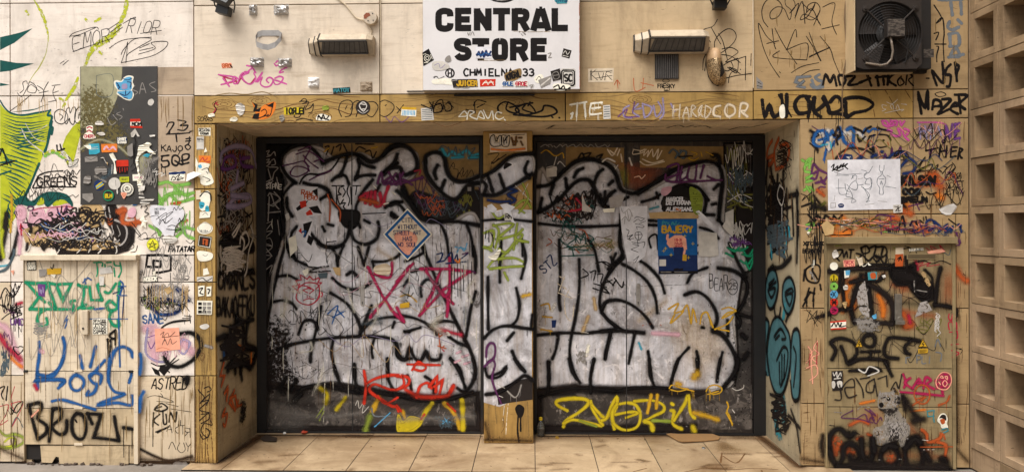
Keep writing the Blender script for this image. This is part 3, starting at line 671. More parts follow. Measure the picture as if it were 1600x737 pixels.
Z(0, 560, 4.165); g.s('black', 2.5, '0 190 30 180 10 230 20 260;50 180 40 270', 'm'); g.s('black', 2, '70 320 110 350 150 280 110 300 80 360', 'm'); g.s('slate', 1.6, '75 440 110 380 150 445', 'm')
Z(0, 190, 3.509); g.s('black', 2.6, '0 185 15 150 40 235;0 240 80 215', 'm'); g.end()
# --- marker tags on the upper left
Z(0, 0, 3.509); mk = 1.15
g = T(label='thin black marker signature in two lines')
g.s('black', mk, '380 205 410 180 520 150 540 162;385 200 440 190 525 152', 'm'); g.t('EMOR', 405, 280, 75, 'black', mk, jit=.4, slant=.25, rot=-14, asp=.55); g.s('black', mk, '400 285 470 260 620 210;590 165 650 125;605 178 665 135;620 190 672 150', 'm')
g.t('RIOR', 690, 175, 70, 'black', mk, jit=.4, slant=.2, rot=6, asp=.5); g.s('black', mk, '675 130 740 95 735 110;770 185 885 168;600 265 680 220 830 205', 'm')
g.s('black', mk, '665 345 690 270 700 235 690 345;665 300 680 270 740 215 830 215 760 260 700 300 690 340;765 265 820 240;765 278 840 262;760 298 850 268 830 235 915 230 905 265 840 305 740 330 665 345', 'm'); g.s('black', mk, '330 350 352 335;345 358 375 332', 'm'); g.end()
g = T(label='black marker word with long underline')
g.s('black', mk, '110 510 130 490 125 455 145 445 150 460;95 510 120 530 150 480 165 450 200 480 190 510 150 500 170 465 215 500;205 470 240 500 225 560;265 450 240 500 245 560;215 510 265 500;300 475 290 510 310 560;285 470 330 465;290 510 320 500;265 560 310 550;55 610 110 570 170 520;95 560 108 580 115 562', 'm'); g.end()
g = T(label='bubble letters outlined in black')
g.s('black', 1.5, '@300 620 330 600 365 620 370 655 340 680 305 665;325 625 345 640 330 660;365 600 380 590 385 620 400 590 415 600 405 680 385 670 380 650 365 680 355 660 365 600;@410 630 430 590 458 600 460 650 440 675 415 670;435 620 430 650', 'm'); g.end()
g = T('board', name='board_paint', label='olive and grey paint with scratched words on the dark board'); 
g.fill('sage', '-444 368 668 368 668 400 660 470 640 540 610 610 575 665 520 700 444 700', 'p', 2)
g.fill('khaki', '-444 520 520 480 600 540 620 600 575 665 520 700 444 700', 'd', 16); g.s('slate', .8, '530 415 615 412 612 520 535 522 530 415', 'm'); g.flecks('black', 14, 450, 370, 640, 420, 5, 'd')
Z(0, 190, 3.509)
g.fill('khaki', '-444 -60 560 -40 640 0 690 60 705 120 700 200 640 130 560 110 444 170', 'd', 16); g.s('sage', 5, '444 150 540 100 640 130 700 180', 'f'); g.s('slate', 10, '540 330 600 280 620 250', 'f'); g.s('grey', 4, '520 300 580 330', 'f')
g.fill('sage', '-760 160 800 180 830 185 830 220 790 300 770 330', 'p', 2); g.s('grey', 8, '810 270 830 220 862 200', 'f'); g.flecks('chalk', 30, 450, -20, 860, 440, 3, 'd'); Z(0, 0, 3.509); g.s('grey', 1.3, '740 470 725 490 755 505 740 520;765 515 780 455 800 510;770 490 795 490;850 450 820 465 855 495 830 505', 'm'); g.s('grey', 1.3, '590 650 610 685 635 670;620 630 645 660;660 615 640 625 670 640 655 655;675 595 678 605', 'm'); g.end()
Z(0, 190, 3.509)
# --- words on the weathered stone
g = T(label='black marker numbers and words on weathered stone')
g.s('black', 2.6, '915 30 925 8 950 5 950 20 920 65;975 -8 1020 2 990 22 1030 22 1010 48 975 45;912 70 990 66 1040 62;965 68 970 110;1042 55 1056 52;930 48 930 62', 'm')
g.t('KAJO', 885, 162, 30, 'black', 2, jit=.3, length=115); g.s('black', 2.4, '1020 95 1045 92;1018 108 1045 105;1040 85 1035 120 1015 135 1030 155 1045 140 1030 125', 'm')
g.s('black', 3.2, '885 190 925 185;890 190 888 215 920 215 925 240 895 250 885 235;@945 195 965 185 985 205 970 240 945 230;960 215 1000 235 1000 185 1035 180 1030 205 995 215;1000 235 1035 225', 'm'); g.s('black', 1.4, '870 260 850 290 835 275 860 285;885 250 890 280 905 285;905 250 910 300;975 185 990 160', 'm'); g.end()
g = T(name='graffiti_scrawl', label='loose leaf-green spray scrawl')
g.s('leaf', 6, '830 350 850 310 870 340 920 330 960 350 1040 340;850 370 890 430 930 400 980 440 1060 420;960 360 1010 400 1060 390;870 460 920 400 1000 390', 's', drip=2); g.s('leaf', 6, '960 600 1010 580 1060 590;990 560 1020 620 1060 640;1010 590 960 640', 's'); g.s('leaf', 5, '820 570 870 600 850 560', 's')
g.s('rust', 5, '940 450 985 445 960 465;1000 560 1025 540', 's'); g.end()
g = T(label='framed word in black marker under the creature')
g.s('black', 2.2, '220 290 270 275 345 270;180 365 260 360 415 358;180 360 210 300 230 290', 'm'); g.t('GREENS', 205, 352, 48, 'black', 2.4, jit=.35, asp=.6, length=215); g.s('black', 1.2, '350 280 370 265 385 290 400 265 420 290 440 265 460 290;355 270 365 295 390 292;400 270 405 295', 'm')
g.s('black', 2.6, '312 130 318 160 355 148;330 125 345 180', 'm'); g.s('chalk', 7, '345 170 375 200 395 245 420 215;360 210 420 240', 'd'); g.s('black', 1, '355 205 385 215 375 190 400 215 430 205 415 235 380 250 370 225 355 205', 'm'); g.end()
# --- big tangled bubble piece over the cabinet
g = T(name='graffiti_piece', label='tangled pink, brown and black bubble piece with blue scribbles and drips')
Z(0, 300, 6.7)
g.fill('soot', '-560 520 620 640 760 655 980 650 1200 640 1330 600 1390 520 1400 400 1330 330 1260 290 1220 180 1190 130 1130 130 1090 260 1180 400 1250 500 1150 570 950 610 780 600 650 560', 'p', 9)
g.fill('dgreen', '150 100 250 40 330 100 450 20 560 0 700 30 760 120 740 170 690 100 600 80 500 150 440 90 330 150 250 130 190 140', 'p', 3)
g.fill('lime', '390 130 440 60 460 120;560 140 600 90 680 90 720 150', 'p', 2)
g.fill('rose', '180 180 230 150 265 200 250 320 300 300 330 200 440 170 480 250 520 170 620 150 720 130 740 190 660 200 640 330 720 360 760 330 900 330 870 440 760 500 640 540 520 500 520 420 480 330 380 320 250 450 200 400', 'p', 5); g.scrib('soot', 2.4, 200, 180, 900, 560, 16, 's', amp=.6); g.scrib('brown', 2, 250, 300, 1100, 600, 14, 's', amp=.6)
g.fill('tan', '260 400 420 360 460 440 560 500 520 560 420 560 300 540 260 470;850 160 1050 140 1080 330 960 360 860 300;620 500 900 480 1250 540 1150 580 900 600 700 590', 'p', 5)
g.s('crimson', 2, '350 190 450 165 560 160 700 150 800 170', 'f'); g.s('plum', 2.5, '290 170 310 150 350 160 340 190 300 190;600 170 640 260 700 150 690 250', 's')
g.s('soot', 3, '340 210 350 230 390 220 370 245 345 235;510 225 540 215 550 240 515 245;550 290 600 280 570 330 550 310;870 200 920 190 910 280 880 280;950 290 1010 250 980 330', 's')
g.s('soot', 5, '320 340 330 400 300 440;290 540 280 600;380 430 440 380;450 550 460 600;860 430 900 420 960 440 920 470;1010 390 1050 370 1060 430 1020 440;1000 440 1040 520', 's')
g.s('soot', 2.6, '650 150 640 250 700 200 720 280;740 190 800 170 780 290 820 310;830 170 830 280;860 160 940 170 960 240 940 330;980 220 1040 230 1000 300 1060 330', 'm')
g.s('silver', 3.4, '1200 290 1290 330 1330 400 1320 490 1270 550 1200 560', 's'); g.s('silver', 2.4, '1170 350 1190 420 1180 500 1210 530 1250 500;1050 300 1080 400 1060 480;1100 180 1110 250 1140 310;1140 160 1160 280;1020 520 1050 500 1100 520 1080 550 1130 580', 's'); g.s('grey', 2, '1090 380 1120 470 1150 500 1180 400;1230 350 1260 440 1220 480 1240 540', 's')
g.s('soot', 2.4, '1210 400 1240 420 1230 470;880 510 930 490 900 560;1140 520 1200 540 1190 560', 'm')
g.s('chalk', 2, '640 560 620 610 605 635;770 510 750 570 725 600;840 550 850 590 810 635;920 500 950 570 930 630;1020 560 1060 600 1030 640;1220 570 1225 620 1215 640;330 540 310 590 290 620', 's')
g.s('blue', 2.4, '430 340 500 400 560 390 600 340 640 420 700 360 760 390 840 400 900 380 940 370;470 320 520 350 620 370;640 250 620 220 690 300 720 240;740 350 780 450 830 480 860 380;760 470 810 490 900 470;890 390 940 385;700 350 740 440', 's')
g.fill('blue', '610 370 680 360 690 430 650 450 620 420', 'p', 3); g.s('rust', 6, '1130 290 1150 330 1170 290', 's'); g.s('rust', 9, '1240 200 1300 180 1290 320 1470 310;1310 190 1250 210', 's'); g.s('ivory', 2, '680 260 690 310;300 430 320 450', 'm')
g.s('crimson', 2.2, '215 350 235 360 210 380 235 400;220 330 225 450', 'm'); g.s('violet', 2, '960 470 985 500 960 520', 'm'); g.s('rose', 8, '185 190 200 160 250 180 250 260 200 270 185 220', 's')
g.s('soot', 1.3, '1330 590 1380 540 1400 580 1310 620 1350 580;1440 560 1420 620 1370 630;1400 390 1470 470', 'm'); g.s('soot', 1.6, '160 230 180 270;170 200 185 240', 'm')
g.scrib('soot', 1.5, 280, 320, 1000, 600, 30, amp=.7); g.scrib('soot', 2, 500, 180, 1250, 600, 22, 's', amp=.5); g.scrib('rose', 1.6, 280, 200, 900, 560, 7, 's', amp=.6); g.scrib('chalk', 1.2, 300, 320, 1250, 600, 5, 's', amp=.6); g.runs('soot', 30, 200, 300, 1200, 560, 70, 1.2, 'm'); g.end()
# --- column right of the cabinet
Z(200, 300, 4.914)
g = T(label='square spiral sign in black')
g.s('black', 4, '-140 560 150 485 235 482 330 490 328 600 228 620;-195 525 255 530 250 575 140 572;-196 525 195 620 230 615', 'm'); g.s('black', 1.3, '135 575 120 640;205 590 205 640;325 620 328 685;190 640 260 660', 'm'); g.end()
g = T(label='word PATATA in black capitals'); g.t('PATATAR', 312, 455, 36, 'black', 2.4, jit=.35, slant=.15, length=195); g.s('black', 1.1, '430 485 450 490 440 475 442 500 450 480;445 370 480 395 500 375 515 380', 'm')
g.s('black', .9, '350 520 380 540 360 590 345 560 390 520 400 560;390 610 420 555 445 610 390 612;400 605 418 570 432 604;345 660 470 668;355 670 460 675;430 640 470 650 450 675 425 660', 'm'); g.scrib('grey', .9, 340, 480, 500, 690, 9); g.end()
g = T(label='pencil and marker scribbles around the torn label'); g.scrib('black', .9, 70, 330, 340, 370, 5); g.s('black', 1, '75 350 130 310 150 340;180 340 220 310 250 345 280 320 300 340', 'm'); g.s('black', 1.4, '100 120 120 95 150 120 130 150 160 165 130 190', 'm'); g.s('rust', 5, '0 200 50 190 60 260 20 240', 'f'); g.s('black', 1.2, '30 230 80 300 100 330', 'm'); g.s('black', 1.4, '150 40 200 35 210 60 160 80', 'd'); g.end()
Z(0, 390, 3.509)
g = T(name='graffiti_scrawl', label='big dark blue spray arcs with a green patch'); 
g.fill('moss', '-780 265 830 255 960 280 975 300 900 295 860 330 800 320', 'p', 4); g.s('leaf', 5, '780 270 850 280 960 290', 'f')
g.s('rose', 20, '800 430 850 440 830 520 850 590;1000 500 1050 560', 'f'); g.s('lilac', 4, '810 430 800 560 860 610 920 610;1000 490 980 540 1010 570 1040 510 1000 490', 's'); g.s('violet', 1.6, '810 480 860 470 830 540 810 500', 'm')
g.s('navy', 7, '815 270 830 310 870 350 920 355 970 340 990 310 960 280 900 275 880 300', 's'); g.s('navy', 7, '830 225 860 205 880 210', 's'); g.s('navy', 8, '965 210 1000 235 1035 275', 's'); g.s('navy', 5, '860 280 880 270 910 280', 's')
g.s('spray', 4, '880 450 895 420 950 395 1040 385', 's', drip=1); g.s('spray', 7.5, '985 460 1050 455 1095 490 1100 540 1060 600 990 640 930 630 905 590 910 555', 's'); g.s('spray', 2, '910 560 860 555', 's'); g.end()
g = T(label='blue word under the arcs'); g.t('SANE', 785, 400, 50, 'blue', 2.6, 's', jit=.5, length=110); g.scrib('black', 1.3, 770, 190, 850, 320, 10); g.s('black', 1.6, '770 260 850 245;790 220 800 290;830 225 835 290', 'm'); g.scrib('grey', 1.1, 760, 190, 1050, 350, 18)
g.s('black', 1.4, '990 250 1040 220;1000 330 1020 265;1010 265 990 330;1010 360 1050 365;1000 375 1045 372;1040 355 1045 400', 'm'); g.end()
g = T(label='black fish-shaped scribble'); g.fill('black', '-830 640 870 660 880 690 850 680;-880 630 940 640 900 690 870 660'); g.s('black', 2, '830 620 870 635 930 625;850 665 900 655 930 670;915 640 970 580;925 635 980 600', 'm'); g.end()
Z(0, 560, 4.165)
g = T(label='black word with a full stop of spray in the lower column'); g.t('ASTRED', 985, 195, 68, 'black', 2.2, jit=.45, slant=.15, length=230); g.s('spray', 8, '1200 130 1225 125 1215 160', 's'); g.end()
g = T(label='black three-letter scribble with loops and drips'); g.s('black', 3, '1010 320 1050 290 1090 320 1050 340 1005 330 1050 310;1000 350 995 440;1040 360 1000 400 1030 430;1060 340 1065 420 1085 415 1080 360;1100 410 1110 350 1140 410 1150 345;1015 475 1080 450;1025 480 1100 440', 's'); g.s('black', 1.4, '995 440 995 570;1165 400 1160 435;1175 400 1175 430', 'm'); g.s('black', 1, '960 250 1020 240 1130 280 1020 275;1080 290 1160 310;1110 325 1245 345;1030 240 1060 245 1045 225', 'm'); g.end()
g = T(label='pencil-thin Cyrillic word'); g.s('black', 1.1, '1085 470 1105 430 1120 480;1095 460 1118 458;1160 440 1140 455 1150 480 1165 480;1170 435 1205 430;1190 435 1190 490;1235 455 1205 450 1210 475 1235 475;1235 450 1238 510;1205 500 1225 475;1098 585 1120 540 1145 590;1170 545 1155 585 1180 610 1205 590 1195 545;1210 545 1225 570 1245 545;1225 570 1222 600', 'm'); g.end()
g = T(name='paint_chips'); g.fill('grey', '-1120 710 1130 680 1160 660 1180 675 1210 670 1230 700 1235 712', 'p', 2); g.flecks('bark', 120, 905, 120, 1255, 700, 4, 'd', 2.5); g.flecks('bark', 60, 70, 450, 160, 720, 5, 'd', 2); g.end()
# --- cabinet writing
C_ = lambda **k: Tag('cab', cl, k.pop('name', 'graffiti_tag'), k.pop('label', None), **k)
Z(0, 390, 3.509)
g = C_(name='graffiti_lettering', label='green spray lettering')
GW = 6.2
g.s('green', GW, '-140 178 195 185 265 182 310 190 392 185 345 280 310 195', 's'); g.s('green', GW, '150 185 200 240 245 285;-165 325 230 240 258 195;165 325 300 325', 's'); g.s('green', GW, '268 185 275 230 310 325;270 290 300 320', 's'); g.s('green', GW*.95, '245 330 215 350 205 390 230 420 260 405 255 375', 's')
g.s('green', GW*.9, '310 325 400 322 390 285 410 278;400 335 470 300;430 190 460 220 450 300;-430 195 490 205 500 275 560 275;450 320 510 318;560 275 535 195 570 195', 's'); g.s('green', GW*.8, '575 230 600 235 635 185', 's'); g.s('green', GW, '655 180 650 240 640 320 600 330 585 300 605 280 630 300;610 335 600 370 620 410 650 415 648 385', 's', drip=3)
g.end()
g = C_(label='dotted green word along the top of the cabinet door'); g.s('green', 2.6, '530 70 535 120 530 145;515 70 560 70 560 90;-575 80 578 110;585 70 610 68;590 95 610 92 608 110 585 108;625 65 630 85 660 88;658 70 665 115 650 150;625 100 630 145', 'm'); g.end()
g = C_(label='thin blue spray scribble'); g.s('blue', 3, '455 180 480 155 500 165;465 160 470 185;660 170 675 190 660 240 650 300 658 640', 's'); g.s('blue', 2, '650 200 690 200;640 250 695 250', 's'); g.s('blue', 1.6, '370 360 350 400 370 380 355 430 365 410;-480 378 700 378', 'm'); g.s('blue', 4, '520 325 570 320', 's'); g.s('navy', 2, '660 210 680 220 670 390;620 240 650 230', 'm'); g.end()
g = C_(label='black note and drips'); g.s('spray', 4.5, '590 490 600 500;-590 490 600 590;632 440 600 470 635 490 632 440', 's'); g.s('spray', 3, '-608 500 608 560;-632 450 632 520;-590 500 632 480', 's', drip=6, dl=50); g.end()
g = C_(name='graffiti_lettering', label='large blue spray lettering across the lower doors')
BW = 6.2
g.s('blue', BW, '215 505 215 580 205 650 200 720;345 480 355 530 340 620 300 670 240 700 190 720 270 712 350 715 330 740', 's'); g.s('blue', BW, '440 580 452 650;525 530 495 640;575 605 500 690', 's')
g.s('blue', 7, '595 720 600 640 625 560 670 530 715 550 728 585', 's'); g.s('blue', 7, '770 570 775 620 765 680', 's'); g.s('blue', 5, '722 675 708 725', 's')
Z(0, 560, 4.165)
g.s('blue', BW, '245 90 245 190;235 140 300 135 400 135 420 150 380 190;245 100 350 110 410 0', 's'); g.s('blue', BW, '@500 105 540 130 545 170 510 205 470 195 455 150 475 115', 's'); g.s('blue', BW, '650 160 660 110 620 90 580 110 600 150 630 170 610 220 565 235 575 210', 's'); g.s('blue', BW, '715 0 705 100 715 170 750 215 810 230 700 270 640 300 760 285 855 300 860 240', 's'); g.s('blue', 5, '855 110 840 155', 's')
g.s('blue', BW*.9, '340 275 400 265 480 285 560 310 620 330', 's'); g.s('blue', 8, '935 215 915 260 905 340', 's'); g.end()
g = C_(name='graffiti_lettering', label='bold black lettering on the lowest board')
g.s('spray', 6.2, '-185 300 245 520;190 300 260 285 270 320 245 385 300 430 300 480 250 520', 's'); g.s('spray', 6, '345 325 330 450 320 535;345 325 395 325 395 385 340 440 390 490 430 470 435 400', 's'); g.s('spray', 6.2, '@500 355 545 375 560 450 545 510 510 520 475 480 470 400', 's'); g.s('spray', 3, '490 395 500 410', 's'); g.s('spray', 6.2, '570 355 600 420;-570 355 660 360 610 510 700 520 770 530;745 375 755 440 775 530', 's'); g.s('spray', 6.5, '805 445 860 455', 's', drip=3, dl=60); g.end()
g = C_(label='small worn marks on the cabinet'); g.flecks('bark', 150, 165, 0, 870, 550, 4, 'd', 2); g.s('crimson', 8, '225 170 240 200', 'f')
Z(0, 390, 3.509); g.scrib('grey', 1, 180, 380, 320, 500, 8, vert=True); g.t('RAOI', 195, 400, 22, 'grey', 1.2, rot=88); g.t('WACKY', 272, 48, 16, 'black', 1.3, jit=.3, length=120); g.s('black', 1.6, '620 35 640 50;650 35 660 50;680 35 690 50', 'm'); g.flecks('bark', 120, 135, 60, 735, 660, 4, 'd', 2); g.scrib('black', .9, 738, 90, 752, 330, 10, vert=True); g.s('rose', 8, '225 550 235 560', 'f'); g.end()
# --- pilaster: wood-grain lines
g = T(name='wood_grain', label='brown painted grain lines')
Z(300, 190, 3.509)
for a in range(5): g.s('bark', 1.6, '%d 10 %d 120 %d 260 %d 360' % tuple(30+a*20+_sn.randint(-8, 8) for _ in range(4)), 'd')
Z(300, 380, 3.509)
for a in range(5): g.s('bark', 1.8, '%d 30 %d 200 %d 330 %d 480 %d 720' % tuple(28+a*20+_sn.randint(-9, 9) for _ in range(5)), 'd')
g.s('brown', 1.2, '@40 610 60 600 70 620 55 650 38 640;@45 620 58 612 62 630 50 640', 'd'); g.s('grey', 6, '75 560 108 570', 's')
Z(300, 560, 4.165)
for a in range(6): g.s('brown', 1.7, '%d 115 %d 250 %d 420 %d 560 %d 690' % tuple(24+a*21+_sn.randint(-9, 9) for _ in range(5)), 'd')
g.end()
g = T(label='black vertical tag down the ochre pilaster'); g.s('black', 1.6, '80 190 110 180 125 200 100 215;45 210 80 250 50 290 115 230 95 300;60 280 110 270 50 330 115 350 60 360;50 400 105 355 110 390 60 420;120 400 130 430 80 420 60 470 100 510 115 470 90 450;55 490 70 520 100 510;40 200 65 230', 'm'); g.end()

g = T(name='dirt_runs', label='dirt runs and faded marks on the stone'); Z(); g.runs('tan', 22, 20, 150, 125, 155, 30, 1.2, 'f'); g.runs('bark', 12, 250, 150, 302, 156, 60, 1.6, 'f'); g.runs('tan', 26, 218, 442, 300, 446, 60, 1.2, 'f'); g.runs('bark', 30, 218, 588, 302, 690, 60, 1.5, 'f'); g.runs('bark', 20, 0, 588, 36, 690, 60, 1.5, 'f'); g.runs('brown', 14, 306, 200, 335, 700, 60, 1.2, 'f')
g.scrib('grey', 1, 225, 330, 300, 436, 8); g.scrib('rose', 1.4, 220, 505, 300, 580, 6, 'f'); g.scrib('black', .8, 20, 260, 125, 320, 8); g.scrib('black', .8, 0, 440, 36, 720, 5, amp=.4); g.scrib('plum', 1, 0, 480, 36, 600, 3, amp=.4); g.scrib('leaf', 2.5, 235, 290, 302, 385, 7, 'f'); g.scrib('black', .9, 225, 450, 300, 500, 8); g.s('soot', 6, '218 700 260 718 300 712', 'f'); g.end()
g = C_(name='dirt_runs', label='dirt runs down the cabinet'); g.runs('tan', 40, 40, 408, 208, 570, 50, 1.1, 'f'); g.runs('bark', 30, 40, 580, 208, 680, 45, 1.2, 'f'); g.runs('brown', 9, 40, 407, 208, 600, 60, .8, 'd'); g.scrib('grey', .7, 45, 410, 205, 560, 7); g.s('salmon', 4, '60 640 50 650', 'f'); g.end()
# ================================================================ STICKERS AND PAPER ON THE LEFT WALL
def ST(label, surf='wall', name='sticker', cat='sticker', group=None, **k): return Tag(surf, None, name, label, cat=cat, group=group, **k)
def scrap(surf, host, pts, col='ivory', th=.0012, marks=None):
    g = Tag(surf, host, 'paper_scrap'); g.plate(col, pts, th, curl=.008)
    if marks: g.s(marks[0], marks[1], marks[2], 'o')
    g.end()
GL = 'stickers glued to the dark painted board'
Z(0, 0, 3.509)
g = ST('blue and white winged bird-face sticker near the top of the dark board', 'board', group=GL)
g.plate('ivory', '@625 450 640 440 665 445 680 425 705 415 732 422 728 450 735 470 725 495 735 520 720 550 690 548 660 530 640 515 645 495 630 475')
g.plate('sky', '@635 452 655 452 672 448 685 430 710 422 722 428 722 460 724 480 712 495 655 495 640 475;@645 505 690 500 725 500 722 540 695 542 665 525'); g.fill('lilac', '670 465 695 460 698 485 672 490'); g.s('navy', 1.5, '640 455 655 475 650 490;700 450 720 455 715 480;660 515 690 525 715 505;680 535 700 540;690 500 690 520', 'o'); g.s('navy', 1, '675 430 700 440 725 430;645 470 660 480', 'o'); g.end()
g = ST('small white torn spot sticker on the black part of the dark board', 'board', group=GL); g.plate('chalk', '@815 550 835 543 845 560 830 580 812 572'); g.end()
Z(120, 180, 4.914)
g = ST('white-edged red cherry cartoon sticker on the olive corner of the board', 'board', group=GL); g.plate('ivory', '@80 85 120 80 125 110 118 135 145 175 55 180 60 145 78 130 72 105'); g.s('crimson', 2, '80 100 97 90 118 100;82 125 95 115 115 130', 'o'); g.t('CHERI', 58, 172, 20, 'crimson', 1.3, 'o', length=82); g.end()
for lab, pts, c, marks in (
    ('teal sticker with a torn white corner on the left of the board', '-92 222 172 216 178 285 150 300 95 302', 'turq', None), ('orange and pink rectangular sticker in the middle of the board', '-188 222 312 220 312 284 192 286', 'orange', None),
    ('navy and white square text sticker under the black field', '-308 170 385 166 388 216 310 222', 'navy', None), ('red and white ragged sticker high on the board', '-410 30 485 28 505 100 412 96', 'red', None),
    ('red-orange sticker with a dark lettered lower edge', '-302 346 396 344 398 392 306 400', 'red', None), ('pale green small rectangular label on the board', '-330 474 403 472 403 512 330 514', 'lime', None), ('white rectangular label with a faint red line', '-430 454 521 452 521 502 432 504', 'ivory', None),
    ('grey-white envelope-shaped sticker on the board', '-62 320 160 314 162 355 64 360', 'grey', None)):
    g = ST(lab, 'board', group=GL); g.plate(c, pts)
    if 'teal' in lab: g.plate('ivory', '-52 232 108 230 112 265 90 260'); g.s('chalk', .7, '110 250 160 245;112 262 165 258', 'o')
    if 'orange and' in lab: g.s('rose', 3, '210 262 230 240 250 262 280 245 300 265', 'm'); g.s('magenta', 1, '225 265 260 255', 'm')
    if 'navy' in lab: g.t('NHST', 318, 192, 18, 'ivory', 1.4, 'o', length=62); g.t('SIMAS', 316, 216, 18, 'ivory', 1.3, 'o', length=66)
    if 'ragged' in lab: g.plate('ivory', '-412 52 490 50 494 80 414 82'); g.t('MOM', 425, 80, 24, 'black', 1.7, 'o', length=70, jit=.3)
    if 'dark lettered' in lab: g.plate('black', '-305 396 396 392 392 450 310 450'); g.s('red', .9, '310 405 312 430;330 404 332 440;350 404 350 430;370 402 372 436;388 402 388 425', 'o')
    if 'envelope' in lab: g.s('black', .6, '-64 322 110 345 160 316', 'o')
    if 'white rect' in lab: g.t('EMORE', 446, 484, 12, 'rose', .8, 'o', length=60)
    if 'pale green' in lab: g.t('NEMET', 342, 498, 10, 'olive', .7, 'o', length=50)
    g.end()
for lab, x, y, r, c in (('black round sticker with yellow and blue stripes', 172, 538, 40, 'navy'), ('white round sticker with drips running down', 292, 525, 46, 'chalk'), ('grey round badge sticker with a white skull ring', 390, 570, 52, 'dark'), ('black round sticker with green rim and yellow mark', 245, 616, 44, 'dark'), ('blue round sticker with a white wave', 445, 648, 46, 'pblue')):
    g = ST(lab, 'board' if x < 420 else 'wall', group='round stickers at the foot of the dark board'); g.disc(c, x, y, r)
    if 'stripes' in lab: g.s('yellow', 2.2, '155 562 205 530;150 545 190 515', 'o'); g.s('sky', 1.6, '150 555 200 522', 'o')
    if 'drips' in lab: g.s('chalk', 2, '312 560 314 600', 'o'); g.s('grey', .8, '300 500 302 540', 'o')
    if 'skull' in lab: g.ring('ivory', 1.6, x, y, 45); g.ring('ivory', 2.4, x, y-4, 24); g.s('ivory', 1.6, '380 560 385 570;398 558 396 572;382 584 398 584', 'o'); g.ring('chalk', .8, x, y, 36)
    if 'green' in lab: g.ring('green', 1.5, x, y, 38); g.t('BLN', 222, 632, 26, 'yellow', 1.8, 'o', length=50)
    if 'wave' in lab: g.s('ivory', 3, '425 685 440 640 465 620 480 640', 'o'); g.s('turq', 3, '455 680 470 650', 'o')
    g.end()
g = ST('small pinkish heart-shaped sticker below the skull badge', 'board', group=GL); g.plate('salmon', '@342 596 365 592 388 598 384 615 366 642 350 620'); g.s('rust', .9, '355 605 375 605 365 625 355 605', 'o'); g.end()
for sf, q, c in (('board', '@480 240 520 225 545 208 580 225 560 250 610 300 560 290 540 275 500 300 478 330 480 400 492 470 480 480 465 400 455 350 470 300', 'ivory'), ('board', '@470 500 500 495 510 530 490 590 478 560', 'ivory'), ('board', '-250 300 285 290 310 345 295 350 310 450 285 450 290 370 265 330', 'ivory'), ('board', '@140 410 180 395 225 400 235 450 205 460 190 440 150 455', 'grey'), ('board', '@65 470 105 465 110 510 90 528 55 520', 'grey'), ('board', '-45 602 125 598 130 640 95 670 45 635', 'grey'), ('board', '@160 140 200 130 220 150 190 160', 'chalk'), ('board', '@145 55 185 45 210 70 185 80 150 75', 'chalk'), ('board', '-420 140 455 105 488 165 470 165 458 140 440 170 422 168', 'chalk'), ('board', '-392 240 435 215 438 310 420 320 395 310', 'grey'), ('board', '-560 155 606 152 606 164 566 168', 'chalk'), ('board', '-510 312 540 296 568 300 550 326', 'turq'), ('wall', '@480 600 510 590 530 640 600 640 560 680 500 690', 'chalk'), ('board', '@185 330 205 322 215 334', 'chalk'), ('board', '@230 360 245 370 240 385', 'tan'), ('board', '-480 545 530 540 525 575 480 590', 'chalk')):
    scrap(sf, wl, q, c)
g = Tag('board', wl, 'graffiti_tag', 'white and black scratches across the stickers'); g.s('spray', 2.2, '455 180 450 290 440 370', 's'); g.s('chalk', 1, '640 380 580 440;560 320 620 270', 'd'); g.s('black', 2, '420 400 440 370 460 400 430 430', 'd'); g.s('chalk', .8, '210 330 230 370;275 380 272 450', 'm'); g.s('chalk', 1.2, '585 440 620 430 610 460 660 440 650 470 680 450', 'm'); g.scrib('grey', .9, 480, 330, 625, 560, 10); g.flecks('chalk', 50, 40, 60, 600, 690, 4, 'd'); g.end()
# --- right of the board
g = ST('white paper name label with a black signature beside the lower black numbers'); g.plate('ivory', '-708 436 830 430 832 504 712 508'); g.s('navy', 4, '715 448 828 440', 'o'); g.s('black', 1.3, '725 500 740 470 760 490 740 500;760 480 790 455 770 500 800 475 815 490;780 500 820 480', 'o'); g.end()
Z(200, 300, 4.914)
g = ST('large torn white heart-shaped parcel label with signatures', name='torn_label', cat='label'); g.plate('paper', '@180 105 290 108 340 100 400 110 435 150 425 200 370 260 350 340 290 340 250 290 200 250 178 200', .0012)
g.s('black', .9, '210 145 212 170;216 145 218 170;222 145 224 170;230 145 232 170;238 145 240 170', 'o'); g.t('MEISTU', 208, 136, 12, 'slate', .8, 'o', length=80); g.s('black', 1, '170 190 230 180 260 220 350 150 270 190 240 240;220 210 300 160 290 240 345 200;350 140 360 120 375 140 390 110 400 135 430 115', 'm'); g.s('black', 1.3, '245 250 270 210 290 240 320 220;390 225 400 200 410 225 430 205;310 265 350 255 410 290 300 285', 'm'); g.end()
g = ST('bright yellow round sticker with a hand-drawn star'); g.disc('lemon', 193, 402, 46); g.s('olive', 1.4, '-165 430 195 370 215 435 160 395 225 395 165 430', 'o'); g.ring('lime', 1.2, 193, 402, 43); g.end()
g = ST('black and white slanted word sticker under the square spiral'); g.plate('black', '-115 650 225 640 232 685 118 697'); g.t('NOECK', 124, 684, 28, 'ivory', 2.2, 'o', rot=-4, length=98, slant=.1); g.end()
g = ST('pale pink torn round sticker beside the blue wave sticker'); g.plate('rose', '@20 125 55 118 65 160 45 195 10 190 0 160'); g.end()
for q, c in (('-115 190 125 170 135 215 160 225 140 240 145 275 120 262 100 280 112 230 95 215', 'ivory'), ('-195 610 215 600 212 640 192 640', 'ivory'), ('@280 340 330 330 385 360 360 390 310 390 280 370', 'chalk'), ('@85 690 100 600 115 610', 'grey')): scrap('wall', wl, q, c)
g = ST('salmon-pink square paper note with a black scrawl on the lower column', name='paper_note', cat='note')
